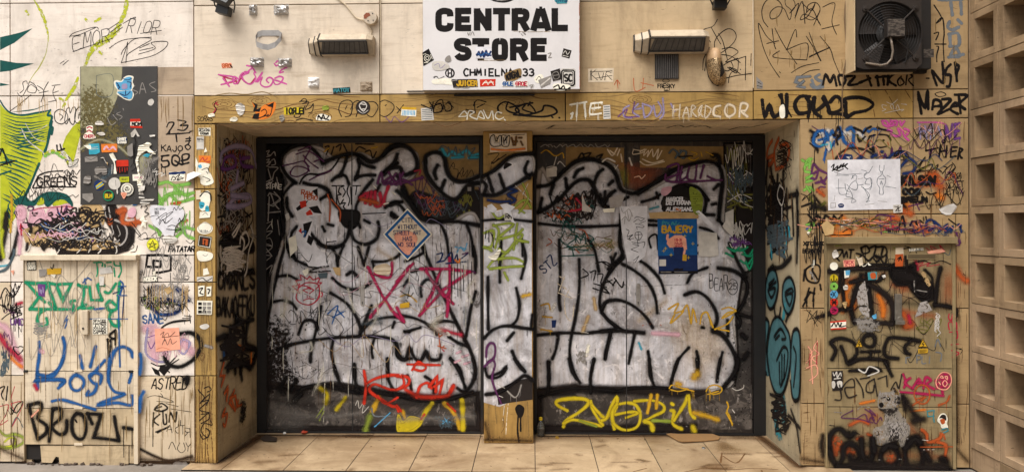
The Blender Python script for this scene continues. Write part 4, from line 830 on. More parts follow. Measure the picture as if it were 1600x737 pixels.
Z(0, 390, 3.509); g.plate('salmon', '-848 432 982 426 990 545 855 558', .001); g.s('black', .9, '880 465 900 450 890 480 920 455 930 475 960 450;895 480 980 470;890 520 905 490 920 520 935 485 945 515 970 500;900 470 905 500', 'm'); g.s('rust', .6, '860 545 890 535 930 545', 'm'); g.end()
for q, c in (('-900 215 935 200 945 225 920 245', 'tan'), ('-545 100 610 92 620 125 550 135', 'chalk'), ('-545 145 572 145 572 195 548 195', 'chalk'), ('-275 135 312 135 300 155', 'ivory'), ('-60 115 80 110 75 140', 'salmon')): scrap('cab' if q.startswith(('-5', '-2')) else 'wall', cl if q.startswith(('-5', '-2')) else wl, q, c)
g = ST('small black square sticker in the top corner of the pale cabinet', 'cab'); g.plate('black', '-148 62 200 60 200 112 150 112'); g.t('OUTE', 155, 86, 16, 'ivory', 1.5, 'o', length=40); g.t('BOYS', 155, 106, 16, 'ivory', 1.5, 'o', length=40); g.end()
g = ST('half-torn ochre and grey sticker at the top of the pale cabinet', 'cab'); g.plate('grey', '-215 108 260 105 255 140 218 150'); g.plate('gold', '-258 104 338 100 336 132 262 136'); g.s('black', 1.4, '295 80 290 105 280 95', 'o'); g.end()
g = ST('purple square sticker over the green lettering', 'cab'); g.plate('violet', '-207 186 250 190 246 258 212 250'); g.s('lilac', 1.4, '220 215 222 235;220 225 230 222 228 240;236 205 240 235', 'o'); g.end()
g = ST('white block-lettered list sticker below the cabinet handle', 'cab'); g.plate('ivory', '-508 378 590 376 590 462 510 462')
for i, q in enumerate(('SPACEE', 'NAMER', 'JUICE', 'COZEK', 'CAPTEK')): g.t(q, 513, 394+i*16, 12, 'black', 1.05, 'o', length=70)
g.end()
# --- stickers down the ochre pilaster
GP = 'stickers down the ochre pilaster'
Z(300, 190, 3.509)
def P_s(label, pts, col): g = ST(label, group=GP); g.plate(col, pts); return g
g = P_s('white two-line word sticker at the top of the ochre pilaster', '-35 36 102 34 102 78 37 76', 'ivory'); g.t('DETATNA', 40, 54, 15, 'black', 1.1, 'o', length=58); g.t('KRAWA', 46, 72, 13, 'black', 1, 'o', length=46, jit=.3); g.end()
g = P_s('grey-white narrow upright label below the top word sticker', '-25 84 66 82 66 152 26 154', 'chalk'); g.t('TUNIA', 29, 104, 12, 'black', .9, 'o', length=34); g.s('slate', .5, '30 112 62 112;30 150 62 148', 'o'); g.end()
g = P_s('orange lettered sticker with ragged white edge on the pilaster', '-36 186 104 188 102 228 40 232', 'orange'); g.s('crimson', 1.3, '45 215 60 198 70 215 85 200;80 222 98 218', 'o'); g.end()
g = P_s('torn white cartoon-head sticker with blue eye on the pilaster', '@30 230 95 232 90 260 110 300 118 335 80 350 50 340 45 310 25 290', 'ivory'); g.fill('sky', '35 240 50 235 55 252 40 255'); g.s('black', 1.2, '55 265 85 255 95 280;60 300 100 320 80 330;80 275 88 285', 'o'); g.end()
g = P_s('small yellowed paper tab on the upper pilaster', '-22 378 48 376 50 425 24 428', 'cream'); g.end()
g = P_s('black and white cap-wearing face sticker with teal eyes', '@45 400 85 378 105 400 100 440 90 470 60 490 40 470 50 440', 'ivory'); g.s('black', 2, '45 410 70 385 100 395 105 430', 'o'); g.fill('turq', '42 440 70 445 65 470 45 475;75 465 90 462 95 490 75 490'); g.s('black', 1.2, '50 460 62 462;78 475 88 476', 'o'); g.end()
g = P_s('small white torn tab with grey scribble on the pilaster', '-45 495 105 492 100 525 42 530', 'ivory'); g.s('grey', .9, '60 512 75 500 90 512', 'o'); g.end()
g = P_s('round white badge sticker on the pilaster', '@30 580 70 550 112 575 105 605 65 618 35 605', 'ivory'); g.ring('grey', .8, 72, 582, 36, 28); g.t('RIBA', 48, 604, 9, 'slate', .7, 'o', length=40); g.end()
g = P_s('black square photo sticker with a red figure and white frame', '-38 620 110 632 100 695 30 680', 'dark'); g.s('ivory', .8, '-42 626 106 636 97 690 35 678 42 626', 'o'); g.fill('rust', '-60 640 90 645 85 680 58 672'); g.s('black', 2, '72 650 70 676', 'o'); g.end()
Z(300, 380, 3.509)
g = P_s('white chipped label shaped like a shield on the pilaster', '@28 48 60 42 112 55 110 85 72 98 38 92', 'ivory'); g.s('grey', .8, '60 62 75 70 88 60', 'o'); g.end()
g = P_s('tiny white triangle sticker and torn strip on the pilaster', '-62 140 85 135 96 168 62 176', 'ivory'); g.plate('chalk', '-28 184 115 178 112 208 28 208'); g.s('black', 1.4, '32 200 60 190 80 205 110 190', 'o'); g.end()
g = P_s('pair of small black and white scribbled stickers on the pilaster', '-34 234 70 230 68 285 36 290', 'ivory'); g.plate('ivory', '-80 238 108 234 106 288 82 290'); g.s('black', 2, '40 250 60 245 45 270 62 278;88 250 100 255 90 275', 'o'); g.end()
g = P_s('white grid-patterned poster sticker on the pilaster', '-30 312 114 314 110 390 28 388', 'ivory')
for a in range(3):
    for b in range(3): g.box('black' if a == 0 else 'grey', 36+a*25, 322+b*22, 56+a*25, 338+b*22, th=.0003)
g.s('black', 1, '60 380 70 360 80 382', 'o'); g.end()
g = P_s('faded white scrap low on the ochre pilaster', '@45 450 80 440 95 455 75 470 50 465', 'chalk'); g.end()
for q, c in (('-75 600 100 620 60 640', 'paper'),): pass
Z(300, 190, 3.509); scrap('wall', wl, '-22 195 35 230 30 270 20 240', 'ivory'); scrap('wall', wl, '-76 140 84 165 68 170', 'ivory')
# curled pale paper flap between column and pilaster
m = MB(); q = [SF['wall'].P(293, 272), SF['wall'].P(303, 268), SF['wall'].P(317, 272), SF['wall'].P(294, 284)]
PAPER = plain('paper', 'dcd8d2', .7, 0, .08, 60, .1)
m.hexa([q[0]+Vector((0, -.004, 0)), q[1]+Vector((0, -.002, 0)), q[2]+Vector((0, -.022, 0)), q[3]+Vector((0, -.03, 0))], [q[0]+Vector((0, -.001, 0)), q[1]+Vector((0, -.001, 0)), q[2]+Vector((0, -.0205, 0)), q[3]+Vector((0, -.0285, 0))], PAPER); prop(m.build('paper_flap', loc=q[0]), 'curled grey paper flap peeling off beside the ochre pilaster', 'paper', kind='thing')
# ================================================================ UPPER WALL: SIGN, LAMPS, BAND
# --- sign box
SW = plain('sign_white', 'dcd8d6', .35, 0, .05, 5, .02, .10); SE = plain('sign_edge', 'a89a88', .5, 0, .15, 12, .1, .4)
SG = SF['sign']; ys = -.11
sx0, sx1, sz0 = SG.P(660, 70).x, SG.P(906.5, 70).x, SG.P(783, 141).z; sz1 = sz0+1.05
sg = thing('store_sign', 'white box sign with bold black lettering projecting over the doors', 'sign', (SG.P(783, 141).x, -.055, sz0))
m = MB(); m.box((sx0, ys+.004, sz0), (sx1, -.001, sz1), SE); m.build('box', sg, bevel=.006)
m = MB(); m.box((sx0+.004, ys, sz0+.004), (sx1-.004, ys+.0035, sz1-.004), SW); m.build('face', sg)
m = MB(); m.box((sx0-.12, -.02, sz0+.012), (sx0-.002, -.004, sz0+.018), DK); m.box((sx0+.2, -.03, sz0-.02), (sx1-.3, -.004, sz0-.012), DK); m.build('bracket', sg)
Z(620, 0, 3.509)
def L(host, name, label=None): return Tag('sign', host, name, label)
g = L(sg, 'lettering'); k = 'p'; w = 9.3
def SL(txt, ww=w): g.s('black', ww, txt, k, square=True, wob=0)
SL('293 92 290 70 272 63 250 63 232 74 229 92 229 128 234 150 252 158 272 158 290 150 294 128'); SL('-337 46 337 172;-322 62 408 62;-337 108 400 108;-337 155 408 155'); SL('-440 47 440 170;-502 47 502 170'); SL('-436 56 506 162', 10); SL('-527 63 621 63;-574 63 574 170')
SL('-647 47 647 170;-647 63 690 63'); SL('688 63 706 70 710 86 704 104 688 112'); SL('-690 112 647 112;-682 110 716 170'); SL('-748 170 781 50;-795 50 832 170;-765 140 816 140'); SL('-781 55 797 55', 9); SL('-866 46 866 172;-852 155 938 155')
SL('392 252 388 232 368 227 345 228 331 240 334 258 352 268 380 275 392 290 388 310 365 318 342 314 330 300'); SL('-413 228 507 228;-461 228 461 258'); SL('-461 322 461 334'); SL('565 227 545 232 539 250 539 296 545 314 566 319 588 314 592 296 592 250 586 232 565 227'); SL('-638 212 638 334;-638 228 682 228'); SL('680 228 698 234 702 250 697 266 680 274'); SL('-684 274 638 274;-676 272 708 334')
SL('-751 212 751 334;-738 227 822 227;-751 270 812 270;-738 318 822 318')
g.t('CHMIELNA', 368, 417, 38, 'black', 2.5, 'p', square=True, length=268, gap=.35); g.t('33', 690, 417, 38, 'black', 2.5, 'p', square=True, length=60, gap=.35)
g.end()
g = L(sg, 'lettering', 'round emblem at the top'); g.s('black', 3, '515 -4 540 6 575 11 610 7 640 -4', 'o'); g.s('grey', 2, '530 -6 575 2 625 -6', 'o'); g.end()
g = L(sg, 'lettering', 'round monogram badge'); g.ring('black', 2.2, 291, 402, 23); g.s('black', 2, '-282 388 282 416;-300 388 300 416;-282 402 300 402', 'o'); g.end()
g = L(sg, 'lettering', 'white square monogram plate'); g.box('chalk', 898, 376, 980, 478, r=8); g.s('black', 2.4, '-912 386 966 386 974 394 974 462 966 470 912 470 904 462 904 394 912 386', 'o'); g.s('black', 1.2, '-918 394 960 394 965 400 965 456 960 461 918 461 913 456 913 400 918 394', 'o'); g.t('SC', 920, 446, 36, 'black', 3, 'o', square=True, length=40, gap=.35); g.end()
GS = 'stickers along the lower part of the white sign'
def S2(label): return ST(label, 'sign', group=GS)
g = S2('teal sticker on the top right edge of the sign'); g.plate('teal', '-862 -10 940 -10 932 20 880 22 866 8'); g.t('INYS', 872, 12, 16, 'navy', 1.3, 'o', length=60); g.end()
g = S2('black square sticker with white lace pattern on the left edge of the sign'); g.plate('black', '-140 290 175 268 204 330 146 364'); g.s('ivory', .8, '@150 320 165 300 185 320 165 340;@158 318 168 310 176 322 166 330;145 300 160 295;185 300 195 325;150 345 170 345', 'o'); g.end()
g = S2('white patch with blue brush lettering across the middle of the sign'); g.plate('paper', '-432 258 520 258 520 320 434 320'); g.s('navy', 3.2, '440 305 450 285 460 310 470 285 478 312 490 280 500 308 515 285;438 300 515 305', 'm'); g.s('blue', 1.8, '445 295 465 305 485 290 510 300', 'm'); g.end()
g = S2('small tilted black and grey square sticker under the last letter of the sign'); g.plate('dark', '-914 266 958 278 946 322 903 310'); g.s('chalk', 1, '912 295 925 280 935 300 948 285;910 305 940 312', 'o'); g.end()
g = S2('grey torn sticker at the left of the sign with pale scrawl'); g.plate('chalk', '@196 345 240 335 280 350 285 375 230 388 198 378'); g.s('lilac', 1, '205 360 230 350 240 375 265 355', 'm'); g.plate('grey', '@270 315 290 305 298 330 282 342 264 334'); g.end()
g = S2('blank white torn paper strip under the round monogram'); g.plate('ivory', '@195 440 250 432 305 436 308 465 250 462 200 460'); g.s('black', 1, '200 425 220 420 230 432 260 420;205 428 210 418', 'm'); g.end()
g = S2('black and yellow lettered sticker on the sign below the address'); g.plate('dark', '-300 436 440 434 445 476 310 482'); g.t('JUICER', 330, 470, 26, 'gold', 2.3, 'o', length=110, jit=.2); g.s('grey', 2, '300 445 330 440;320 480 360 484 400 478', 'd'); g.end()
g = S2('orange-red sticker with white script below the address'); g.plate('red', '-455 436 542 434 540 472 456 476'); g.s('ivory', 1.2, '470 465 490 445 500 465 515 445 530 465;475 455 530 452', 'o'); g.end()
g = S2('brown sticker with black script covering the end of the address'); g.plate('bark', '@590 410 640 385 680 378 680 420 640 445 605 452'); g.t('MONGRAL', 602, 440, 34, 'black', 2, 'o', rot=-14, length=82, jit=.4); g.end()
g = S2('blue word sticker next to a red one on the sign'); g.plate('ivory', '-578 448 640 446 640 474 578 474'); g.t('GRUE', 582, 470, 19, 'blue', 1.8, 'o', length=54); g.end()
g = S2('red four-letter word sticker on the sign'); g.plate('ivory', '-648 448 718 446 718 474 648 474'); g.t('GROE', 652, 470, 19, 'crimson', 1.8, 'o', length=60); g.end()
g = S2('black patterned square sticker beside the square monogram'); g.plate('dark', '-842 392 894 376 904 436 856 446'); g.s('grey', 1, '@855 405 880 395 890 425 865 435;860 415 885 412', 'o'); g.end()
g = S2('silver foil scrap with white blob sticker on the sign'); g.plate('ivory', '@755 425 790 408 805 425 800 450 765 455'); g.s('black', .9, '765 440 780 420 795 440', 'o'); g.plate('grey', '-775 440 848 414 842 458 790 482'); g.s('chalk', 2, '790 470 840 430', 'o'); g.end()
g = S2('black scribbled outline sticker under the square monogram'); g.plate('ivory', '@858 465 900 460 950 470 945 492 890 498 860 490'); g.s('black', 2.2, '860 480 885 468 895 490 915 472 925 495 950 480;865 492 950 490', 'o'); g.end()
g = L(sg, 'paint_chips'); g.s('grey', 1.6, '388 180 395 195 402 180;405 195 415 175 425 195', 'd'); g.s('grey', 2.5, '670 175 690 195;690 178 705 190', 'd'); g.s('grey', 1.5, '830 295 845 292 840 305 832 318 848 316;728 470 748 466 735 482', 'm'); g.flecks('bark', 40, 145, 330, 1000, 485, 3, 'd'); g.s('rust', .7, '-1000 20 1003 480', 'd'); g.s('bark', .8, '440 330 520 332 600 330;640 172 720 176 840 174', 'd'); g.end()
# --- wall lamps
LB = plain('lamp_enamel', 'b9a88f', .5, 0, .25, 14, .25, .35); LBK = plain('lamp_shadow', '2e2a27', .6, 0, .3, 20, .2, .3); LG = plain('lamp_glass', '514c46', .4, 0, .35, 30, .1, .3)  # LBK: dark trim for lamp ribs, rims, gaskets, screws and vent bars
def lamp(px0, px1, py0, py1, label):
    c = W.P((px0+px1)/2, (py0+py1)/2); x0, x1 = W.P(px0, py0).x, W.P(px1, py0).x; z1, z0 = W.P(px0, py0).z, W.P(px0, py1).z; h = z1-z0
    t = thing('wall_lamp', label, 'lamp', (c.x, 0, c.z), 'bulkhead lamps on the wall above the doors'); xe = x0+.19*(x1-x0)
    def sec(x, s=1.0, dz=0): return [Vector((x, -.001, z1+dz)), Vector((x, -.075*s, z1-.02*h+dz)), Vector((x, -.125*s, z1-.38*h)), Vector((x, -.118*s, z1-.44*h)), Vector((x, -.06*s, z0+.06*h)), Vector((x, -.045*s, z0)), Vector((x, -.001, z0))]
    a, b = sec(xe), sec(x1-.035); e = sec(x1, .8, -.012)
    m = MB(); m.hexa(a, b, LB); m.hexa(b, e, LB); m.build('housing', t, bevel=.004)
    m = MB(); u = Vector((0, -.0035, -.0025))   # dark glazed lower front, set into a rim
    q = [a[3]+u+Vector((.03, 0, -.004)), b[3]+u+Vector((-.0, 0, -.004)), b[4]+u+Vector((-.0, 0, .004)), a[4]+u+Vector((.004, 0, .004))]
    m.hexa(q, [p-u*1.2 for p in q], LG)
    for i in range(9):
        f = (i+.5)/9; p, r = q[0].lerp(q[1], f)+u*.4, q[3].lerp(q[2], f)+u*.4; m.hexa([p+Vector((-.002, 0, 0)), p+Vector((.002, 0, 0)), r+Vector((.002, 0, 0)), r+Vector((-.002, 0, 0))], [v-u for v in (p+Vector((-.002, 0, 0)), p+Vector((.002, 0, 0)), r+Vector((.002, 0, 0)), r+Vector((-.002, 0, 0)))], LBK)
    m.build('lens', t)
    m = MB(); rim = [a[3], b[3], b[4], a[4]]
    for i in range(4): m.tube([rim[i]+u*1.4, rim[(i+1) % 4]+u*1.4], .0045, LBK, 6)
    m.build('lens_rim', t)
    m = MB(); xs0 = x0; s1 = [Vector((xe-.003, p.y*.86, p.z-(.004 if p.z > c.z else 0))) for p in a]; s2 = [Vector((x0+.045, p.y*.72, p.z-.012 if p.z > c.z else p.z+.004)) for p in a]
    s0 = [Vector((x0, p.y*.42, c.z+(p.z-c.z)*.72)) for p in a]
    m.hexa(s2, s1, LB); m.hexa(s0, s2, LB); m.build('end_cap', t, bevel=.004)
    m = MB(); m.tube([p+Vector((0, -.002, 0)) for p in a]+[a[0]+Vector((0, -.002, 0))], .005, LBK, 6); m.tube([p*1.0 for p in s2]+[s2[0]], .0045, LBK, 6); m.tube(s0+[s0[0]], .004, LBK, 6); m.build('gasket', t)
    return t
lamp(485.5, 586.5, 57.5, 89.5, 'bulkhead wall lamp with pale lid, left of the white sign'); lamp(990, 1103.5, 51.5, 86, 'bulkhead wall lamp with stained lid, right of the white sign, over a small grille')
# --- flood lights
FB = plain('floodlight_black', '1d1c1c', .45, 0, .3, 30, .1, .2); FL = plain('floodlight_glass', '8c8a86', .2, 0, .1, 12, .02)
def flood(px, py, ang, label, sc=1.0):
    c = W.P(px, py); t = thing('floodlight', label, 'floodlight', (c.x, 0, c.z), 'small floodlights at the top of the wall'); rot = Matrix.Rotation(R(ang), 3, 'Y') @ Matrix.Rotation(R(-28), 3, 'X'); pv = Vector((c.x, -.10, c.z+.045))
    m = MB(); m.box((c.x-.062*sc, -.125, c.z-.005), (c.x+.062*sc, -.075, c.z+.092*sc), FB, rot, pv); m.build('body', t, bevel=.004)
    m = MB(); m.box((c.x-.047*sc, -.1275, c.z+.012), (c.x+.047*sc, -.1252, c.z+.078*sc), FL, rot, pv); m.build('lens', t)
    r2 = Matrix.Rotation(R(ang*.6), 3, 'Y'); m = MB(); m.box((c.x-.042*sc, -.085, c.z-.062), (c.x+.042*sc, -.02, c.z-.004), FB, r2, c); m.build('junction_box', t, bevel=.003)
    m = MB(); m.tube([c+Vector((.046*sc, -.03, -.04)), c+Vector((.066*sc, -.06, 0)), c+Vector((.066*sc, -.09, .05))], .005, FB, 6); m.tube([c+Vector((-.04*sc, -.03, -.03)), c+Vector((-.064*sc, -.06, .0)), c+Vector((-.064*sc, -.09, .05))], .005, FB, 6); m.box((c.x-.02, -.03, c.z-.05), (c.x+.02, -.0005, c.z-.01), FB); m.build('bracket', t)
flood(357, 13, 24, 'small black floodlight tilted sideways at the top left of the doorway wall', 1.05); flood(1121.5, 4, 3, 'small black floodlight hanging level, over the golden shoe')
# --- taped foil lumps and the loop of tape
FOIL = plain('crumpled_foil', 'b9b6b2', .35, .55, .3, 70, .8); TAPE = plain('grey_tape', '9a9692', .4, .3, .15, 40, .2)
def lump(x0, y0, x1, y1, d, label, mat=FOIL, seed=1, name='foil_patch'):
    rr = random.Random(seed); n = 7; vs, fs = [], []
    for j in range(n+1):
        for i in range(n+1):
            p = W.P(x0+(x1-x0)*i/n, y0+(y1-y0)*j/n); e = min(i, n-i, j, n-j); f = 0 if e == 0 else (.75 if e == 1 else 1)
            vs.append(p+Vector((rr.uniform(-.002, .002), -.0006-d*f*rr.uniform(.55, 1.2), rr.uniform(-.002, .002))))
    for j in range(n):
        for i in range(n): k_ = j*(n+1)+i; fs += [(k_, k_+n+1, k_+n+2), (k_, k_+n+2, k_+1)]
    c = W.P((x0+x1)/2, (y0+y1)/2); o = link_mesh(name, vs, fs, [mat], loc=c); prop(o, label, 'tape' if mat is FOIL else 'paper', 'silver patches taped to the upper wall' if mat is FOIL else None, 'thing')
lump(389, 8, 402, 24, .03, 'silver foil patch just right of the tilted floodlight', seed=2); lump(391, 90, 412.5, 105, .03, 'silver foil patch above the middle of the pink tag', seed=5); lump(434.5, 91, 456, 105, .03, 'silver foil patch above the right end of the pink tag', seed=7)
lump(428, 8, 451, 24, .03, 'crumpled folded silver patch, highest and furthest from the tilted floodlight', seed=9)
lump(481.5, 121, 499, 137, .02, 'torn white paper peeling between the pink tag and the left lamp', PAPER, 4, 'torn_paper'); lump(563, 128, 582, 143, .018, 'small brownish torn paper right of the green word sticker', plain('brown_paper', 'a18e76', .7, 0, .3, 60, .4), 6, 'torn_paper')
m = MB(); c = W.P(427, 62); pts = [(401, 60), (405, 70), (415, 74), (423, 75), (434, 71), (442, 61), (443, 56), (436, 50.5), (430, 50), (410, 50), (403, 53)]; dep = [.02, .045, .055, .05, .05, .04, .03, .012, .002, .002, .008]
top = [W.P(*p)+Vector((0, -d_, .010)) for p, d_ in zip(pts, dep)]; n = len(top); vs = []; fs = []
for p in top: vs += [p, p+Vector((0, 0, -.038))]
for i in range(n): a_, b_ = 2*i, 2*((i+1) % n); fs.append((a_, a_+1, b_+1, b_))
o = link_mesh('tape_loop', vs, fs, [TAPE], loc=c); md = o.modifiers.new('thick', 'SOLIDIFY'); md.thickness = .0015; prop(o, 'loop of grey duct tape hanging between the silver patches', 'tape', kind='thing')
# --- junction box and its cable
CABL = plain('cable_cream', 'c9b89c', .6, 0, .1, 30, .1); JB = plain('box_plastic', 'c0b09a', .5, 0, .25, 25, .1, .3)
c = W.P(580, 30); jb = thing('junction_box', 'round white junction box with rusty patch and cable above the left lamp', 'junction box', (c.x, 0, c.z))
m = MB(); m.lathe((c.x, 0, c.z), (0, -1, 0), [(.047, 0), (.047, .03), (.044, .036), (.0, .037)], JB, 28); m.build('cover', jb, bevel=.0015)
RU = plain('rust_stain', '8a4a30', .8); m = MB(); q = [W.P(*p)+Vector((0, -.0373, 0)) for p in ((570, 27), (574, 23), (579, 23), (581, 27), (577, 29), (574, 32), (571, 32))]; m.prism(q, (0, -.0006, 0), RU); m.build('rust_patch', jb)
for a_ in ((577, 35), (585, 34.5), (584, 24)): m = MB(); p = W.P(*a_); m.lathe((p.x, -.037, p.z), (0, -1, 0), [(.0045, 0), (.004, .002)], LBK, 10); m.build('screw', jb)
m = MB(); m.tube([W.P(*p)+Vector((0, -.008, 0)) for p in ((520, -20), (525, -4), (531, 1), (540, 8), (548, 18), (556, 28), (562, 31), (570, 32))], .0045, CABL); m.tube([W.P(*p)+Vector((0, -.008, 0)) for p in ((578, 42), (581, 50), (580, 58))], .0035, CABL)
prop(m.build('cable', loc=W.P(548, 18)), 'cream cable curving down to the round junction box', 'cable', kind='thing')
m = MB(); m.tube([W.P(*p)+Vector((0, -.006, 0)) for p in ((594.5, -40), (594.6, 20), (594.8, 80), (595, 147))], .0035, CABL); m.tube([W.P(*p)+Vector((0, -.006, 0)) for p in ((1176, -40), (1176.5, 60), (1176.8, 138))], .004, CABL)
o = m.build('joint_cord', wa)
# --- grille vent
VG = plain('vent_zinc', 'a5a09a', .45, .3, .2, 18, .1); c = W.P(1042, 104); vt = thing('wall_vent', 'small square striped grille vent beneath the right lamp', 'vent', (c.x, 0, c.z))
a, b = W.P(1023.5, 86.5), W.P(1059, 122.5); m = MB(); m.box((a.x, -.003, b.z), (b.x, -.0004, a.z), VG); m.build('backing', vt)
m = MB(); m.lathe((c.x, -.003, c.z+.02), (0, -1, 0), [(.05, 0), (.046, .002), (.012, .003), (.008, .006)], VG, 24); m.build('cowl', vt)
for i in range(13): x = a.x+(b.x-a.x)*i/12; m = MB(); m.box((x-.0032, -.014, b.z), (x+.0032, -.0062, a.z), LBK); m.build('bar', vt)
m = MB(); m.box((a.x-.004, -.014, a.z), (b.x+.004, -.0005, a.z+.005), LBK); m.box((a.x-.004, -.014, b.z-.005), (b.x+.004, -.0005, b.z), LBK); m.build('frame', vt)
# --- the shoe
SHO = plain('shoe_fabric', 'b3926c', .6, 0, .12, 50, .1); GLT = NT('shoe_glitter'); gv = GLT.n('TexVoronoi'); gv.inputs['Scale'].default_value = 260; GLT.t.links.new(GLT.vec(), gv.inputs['Vector'])
GLT.col(GLT.mix(GLT.rng(gv.outputs['Color'], .3, .8), lin('5d4730'), lin('e0c294'))); GLT.b.inputs['Metallic'].default_value = .6; GLT.b.inputs['Roughness'].default_value = .35; GLT.bump(gv.outputs['Distance'], .6, .003)
SIN = plain('shoe_lining', '1a1512', .8)
c = W.P(1117, 105); sh = thing('slip_on_shoe', 'golden glitter slip-on shoe fixed to the wall beside the right lamp', 'shoe', (c.x, 0, c.z))
def shoe_ring(py, xl, xr, d, y0): return [W.P((xl+xr)/2+(xr-xl)/2*math.cos(a_), py)+Vector((0, -y0-d*max(0, math.sin(a_)), 0)) for a_ in [math.pi*k/14 for k in range(15)]]
rows = [(75.3, 1112, 1119, .01, .005), (77, 1107.5, 1122, .04, .005), (81, 1104.5, 1124.5, .07, .006), (88, 1102.6, 1125.5, .09, .008), (96, 1102.4, 1125.8, .095, .01), (104, 1103, 1126.5, .095, .012), (112, 1104, 1129, .09, .014), (120, 1106, 1132.5, .08, .015), (126, 1109, 1132.8, .07, .015), (131, 1113, 1131, .05, .012), (134.5, 1119, 1127, .02, .008)]
vs = []; fs = []; mi = []
for r_ in rows: vs += shoe_ring(*r_)
for i in range(len(rows)-1):
    for k_ in range(14):
        op = (5 <= i <= 8) and (k_ <= 4)
        if op and not (i == 8 and k_ < 1): continue
        fs.append((i*15+k_, i*15+k_+1, (i+1)*15+k_+1, (i+1)*15+k_)); mi.append(1 if i >= 4 else 0)
o = link_mesh('upper', vs, fs, [SHO, GLT.m], mi, None, sh, True); md = o.modifiers.new('thick', 'SOLIDIFY'); md.thickness = .004; ss = o.modifiers.new('smooth', 'SUBSURF'); ss.levels = ss.render_levels = 1
m = MB(); so = [W.P(*p) for p in ((1115, 75), (1107, 78), (1103, 88), (1103, 104), (1106, 120), (1112, 130), (1120, 135), (1128, 133), (1133, 124), (1131, 114), (1127, 102), (1125, 86), (1121, 78))]; m.prism([p+Vector((0, -.001, 0)) for p in so], (0, -.016, 0), SIN); m.build('sole', sh, bevel=.003)
vs = []; fs = []   # quarter round the opening: the glittered heel counter
for r_ in ((100, 1123, 1127, .03, .016), (108, 1120, 1129.5, .05, .016), (116, 1118, 1132.8, .062, .016), (124, 1117, 1133.5, .066, .016), (130, 1118, 1131.5, .05, .014), (134.6, 1121, 1127, .02, .012)):
    vs += [W.P(r_[1]+(r_[2]-r_[1])*k_/8, r_[0])+Vector((0, -r_[4]-r_[3]*math.sin(math.pi*(.5+.5*k_/8))*(.35 if k_ < 2 and r_[0] < 122 else 1), 0)) for k_ in range(9)]
for i in range(5):
    for k_ in range(8):
        if i < 3 and k_ < 3: continue
        fs.append((i*9+k_, i*9+k_+1, (i+1)*9+k_+1, (i+1)*9+k_))
o = link_mesh('heel_counter', vs, fs, [GLT.m], None, None, sh, True); md = o.modifiers.new('thick', 'SOLIDIFY'); md.thickness = .003
vs = []; fs = []
for y_, a_, b_, xl, xr, d_, y0 in ((98, 1124.2, 1125.2, 1102.5, 1126, .095, .011), (104, 1122, 1126.2, 1103, 1126.5, .095, .012), (110, 1120.5, 1127.6, 1103.8, 1128.5, .091, .0135), (116, 1119.6, 1127.4, 1105, 1131, .085, .0145), (121, 1119.2, 1125, 1106.6, 1132.6, .078, .015), (125, 1119, 1121, 1108.6, 1132.8, .071, .015)):
    for k_ in range(5): x_ = a_+(b_-a_)*k_/4; q_ = (x_-(xl+xr)/2)/((xr-xl)/2); vs.append(W.P(x_, y_)+Vector((0, -y0-d_*math.sqrt(max(0, 1-q_*q_))-.008, 0)))
for i in range(5):
    for k_ in range(4): fs.append((i*5+k_, i*5+k_+1, i*5+k_+6, i*5+k_+5))
link_mesh('opening', vs, fs, [SIN], None, None, sh, True)
# --- paint on the upper wall
A_ = lambda label=None, name='graffiti_tag': Tag('wall', wa, name, label)
Z(300, 0, 3.509); g = A_('pink looping marker word')
g.s('magenta', 2.4, '145 410 200 430 240 445 160 465;-175 425 205 475;-235 420 245 460;240 430 250 460 275 415;275 415 290 395 310 400 270 420 290 450 320 460 345 430', 'm'); g.s('pink', 2.6, '145 410 240 425 235 440 160 465;170 430 205 475;225 425 230 458 250 455 262 420 280 400 312 396 275 420 295 452 325 462 350 430 340 405 345 395;350 450 385 400 360 450 385 425 375 460 400 478 430 470 445 440 425 425 408 440 420 455;455 430 480 420 500 430 480 460 455 462 450 440 500 455 518 462;300 360 330 370 310 390;325 362 350 400;460 345 470 335 478 350 462 362 452 350;520 370 490 385 480 400 500 395', 'm'); g.end()
g = ST('small red-brown word sticker at the left of the pink tag'); g.plate('salmon', '-160 348 215 345 222 372 165 376'); g.t('GRO', 165, 371, 19, 'rust', 1.6, 'o', length=50); g.s('black', 2, '210 358 220 370', 'o'); g.end()
g = ST('dark green rectangular word sticker under the left lamp'); g.plate('black', '-771 484 867 478 870 510 775 516'); g.t('Matoy', 778, 506, 20, 'teal', 1.6, 'o', length=85, rot=-2); g.end()
Z(300, 60, 5.67) ; Z(620, 0, 3.509)
g = ST('white sketch sticker with black scribble right of the sign'); g.plate('cream', '-1048 378 1190 374 1186 450 1050 452'); g.s('black', 1, '1060 440 1065 385 1068 440;1062 410 1090 385;1068 412 1100 440;1105 400 1120 440 1135 400;1140 440 1150 395 1175 400;1060 395 1180 390;1090 430 1180 415;1150 410 1180 440', 'm'); g.end()
Z(940, 0, 3.509)
g = A_('thin red marks and a small black word with a halo'); g.s('rust', 1.2, '70 465 85 440 100 462;85 442 90 485;175 430 185 500 240 480;215 455 285 470;230 430 225 490', 'm'); g.t('FRESKY', 308, 482, 21, 'black', 1.6, jit=.3, length=92); g.s('black', 1, '@335 440 352 434 372 442 360 452 340 450;345 485 345 498 370 496 370 486;350 495 362 493', 'm'); g.end()
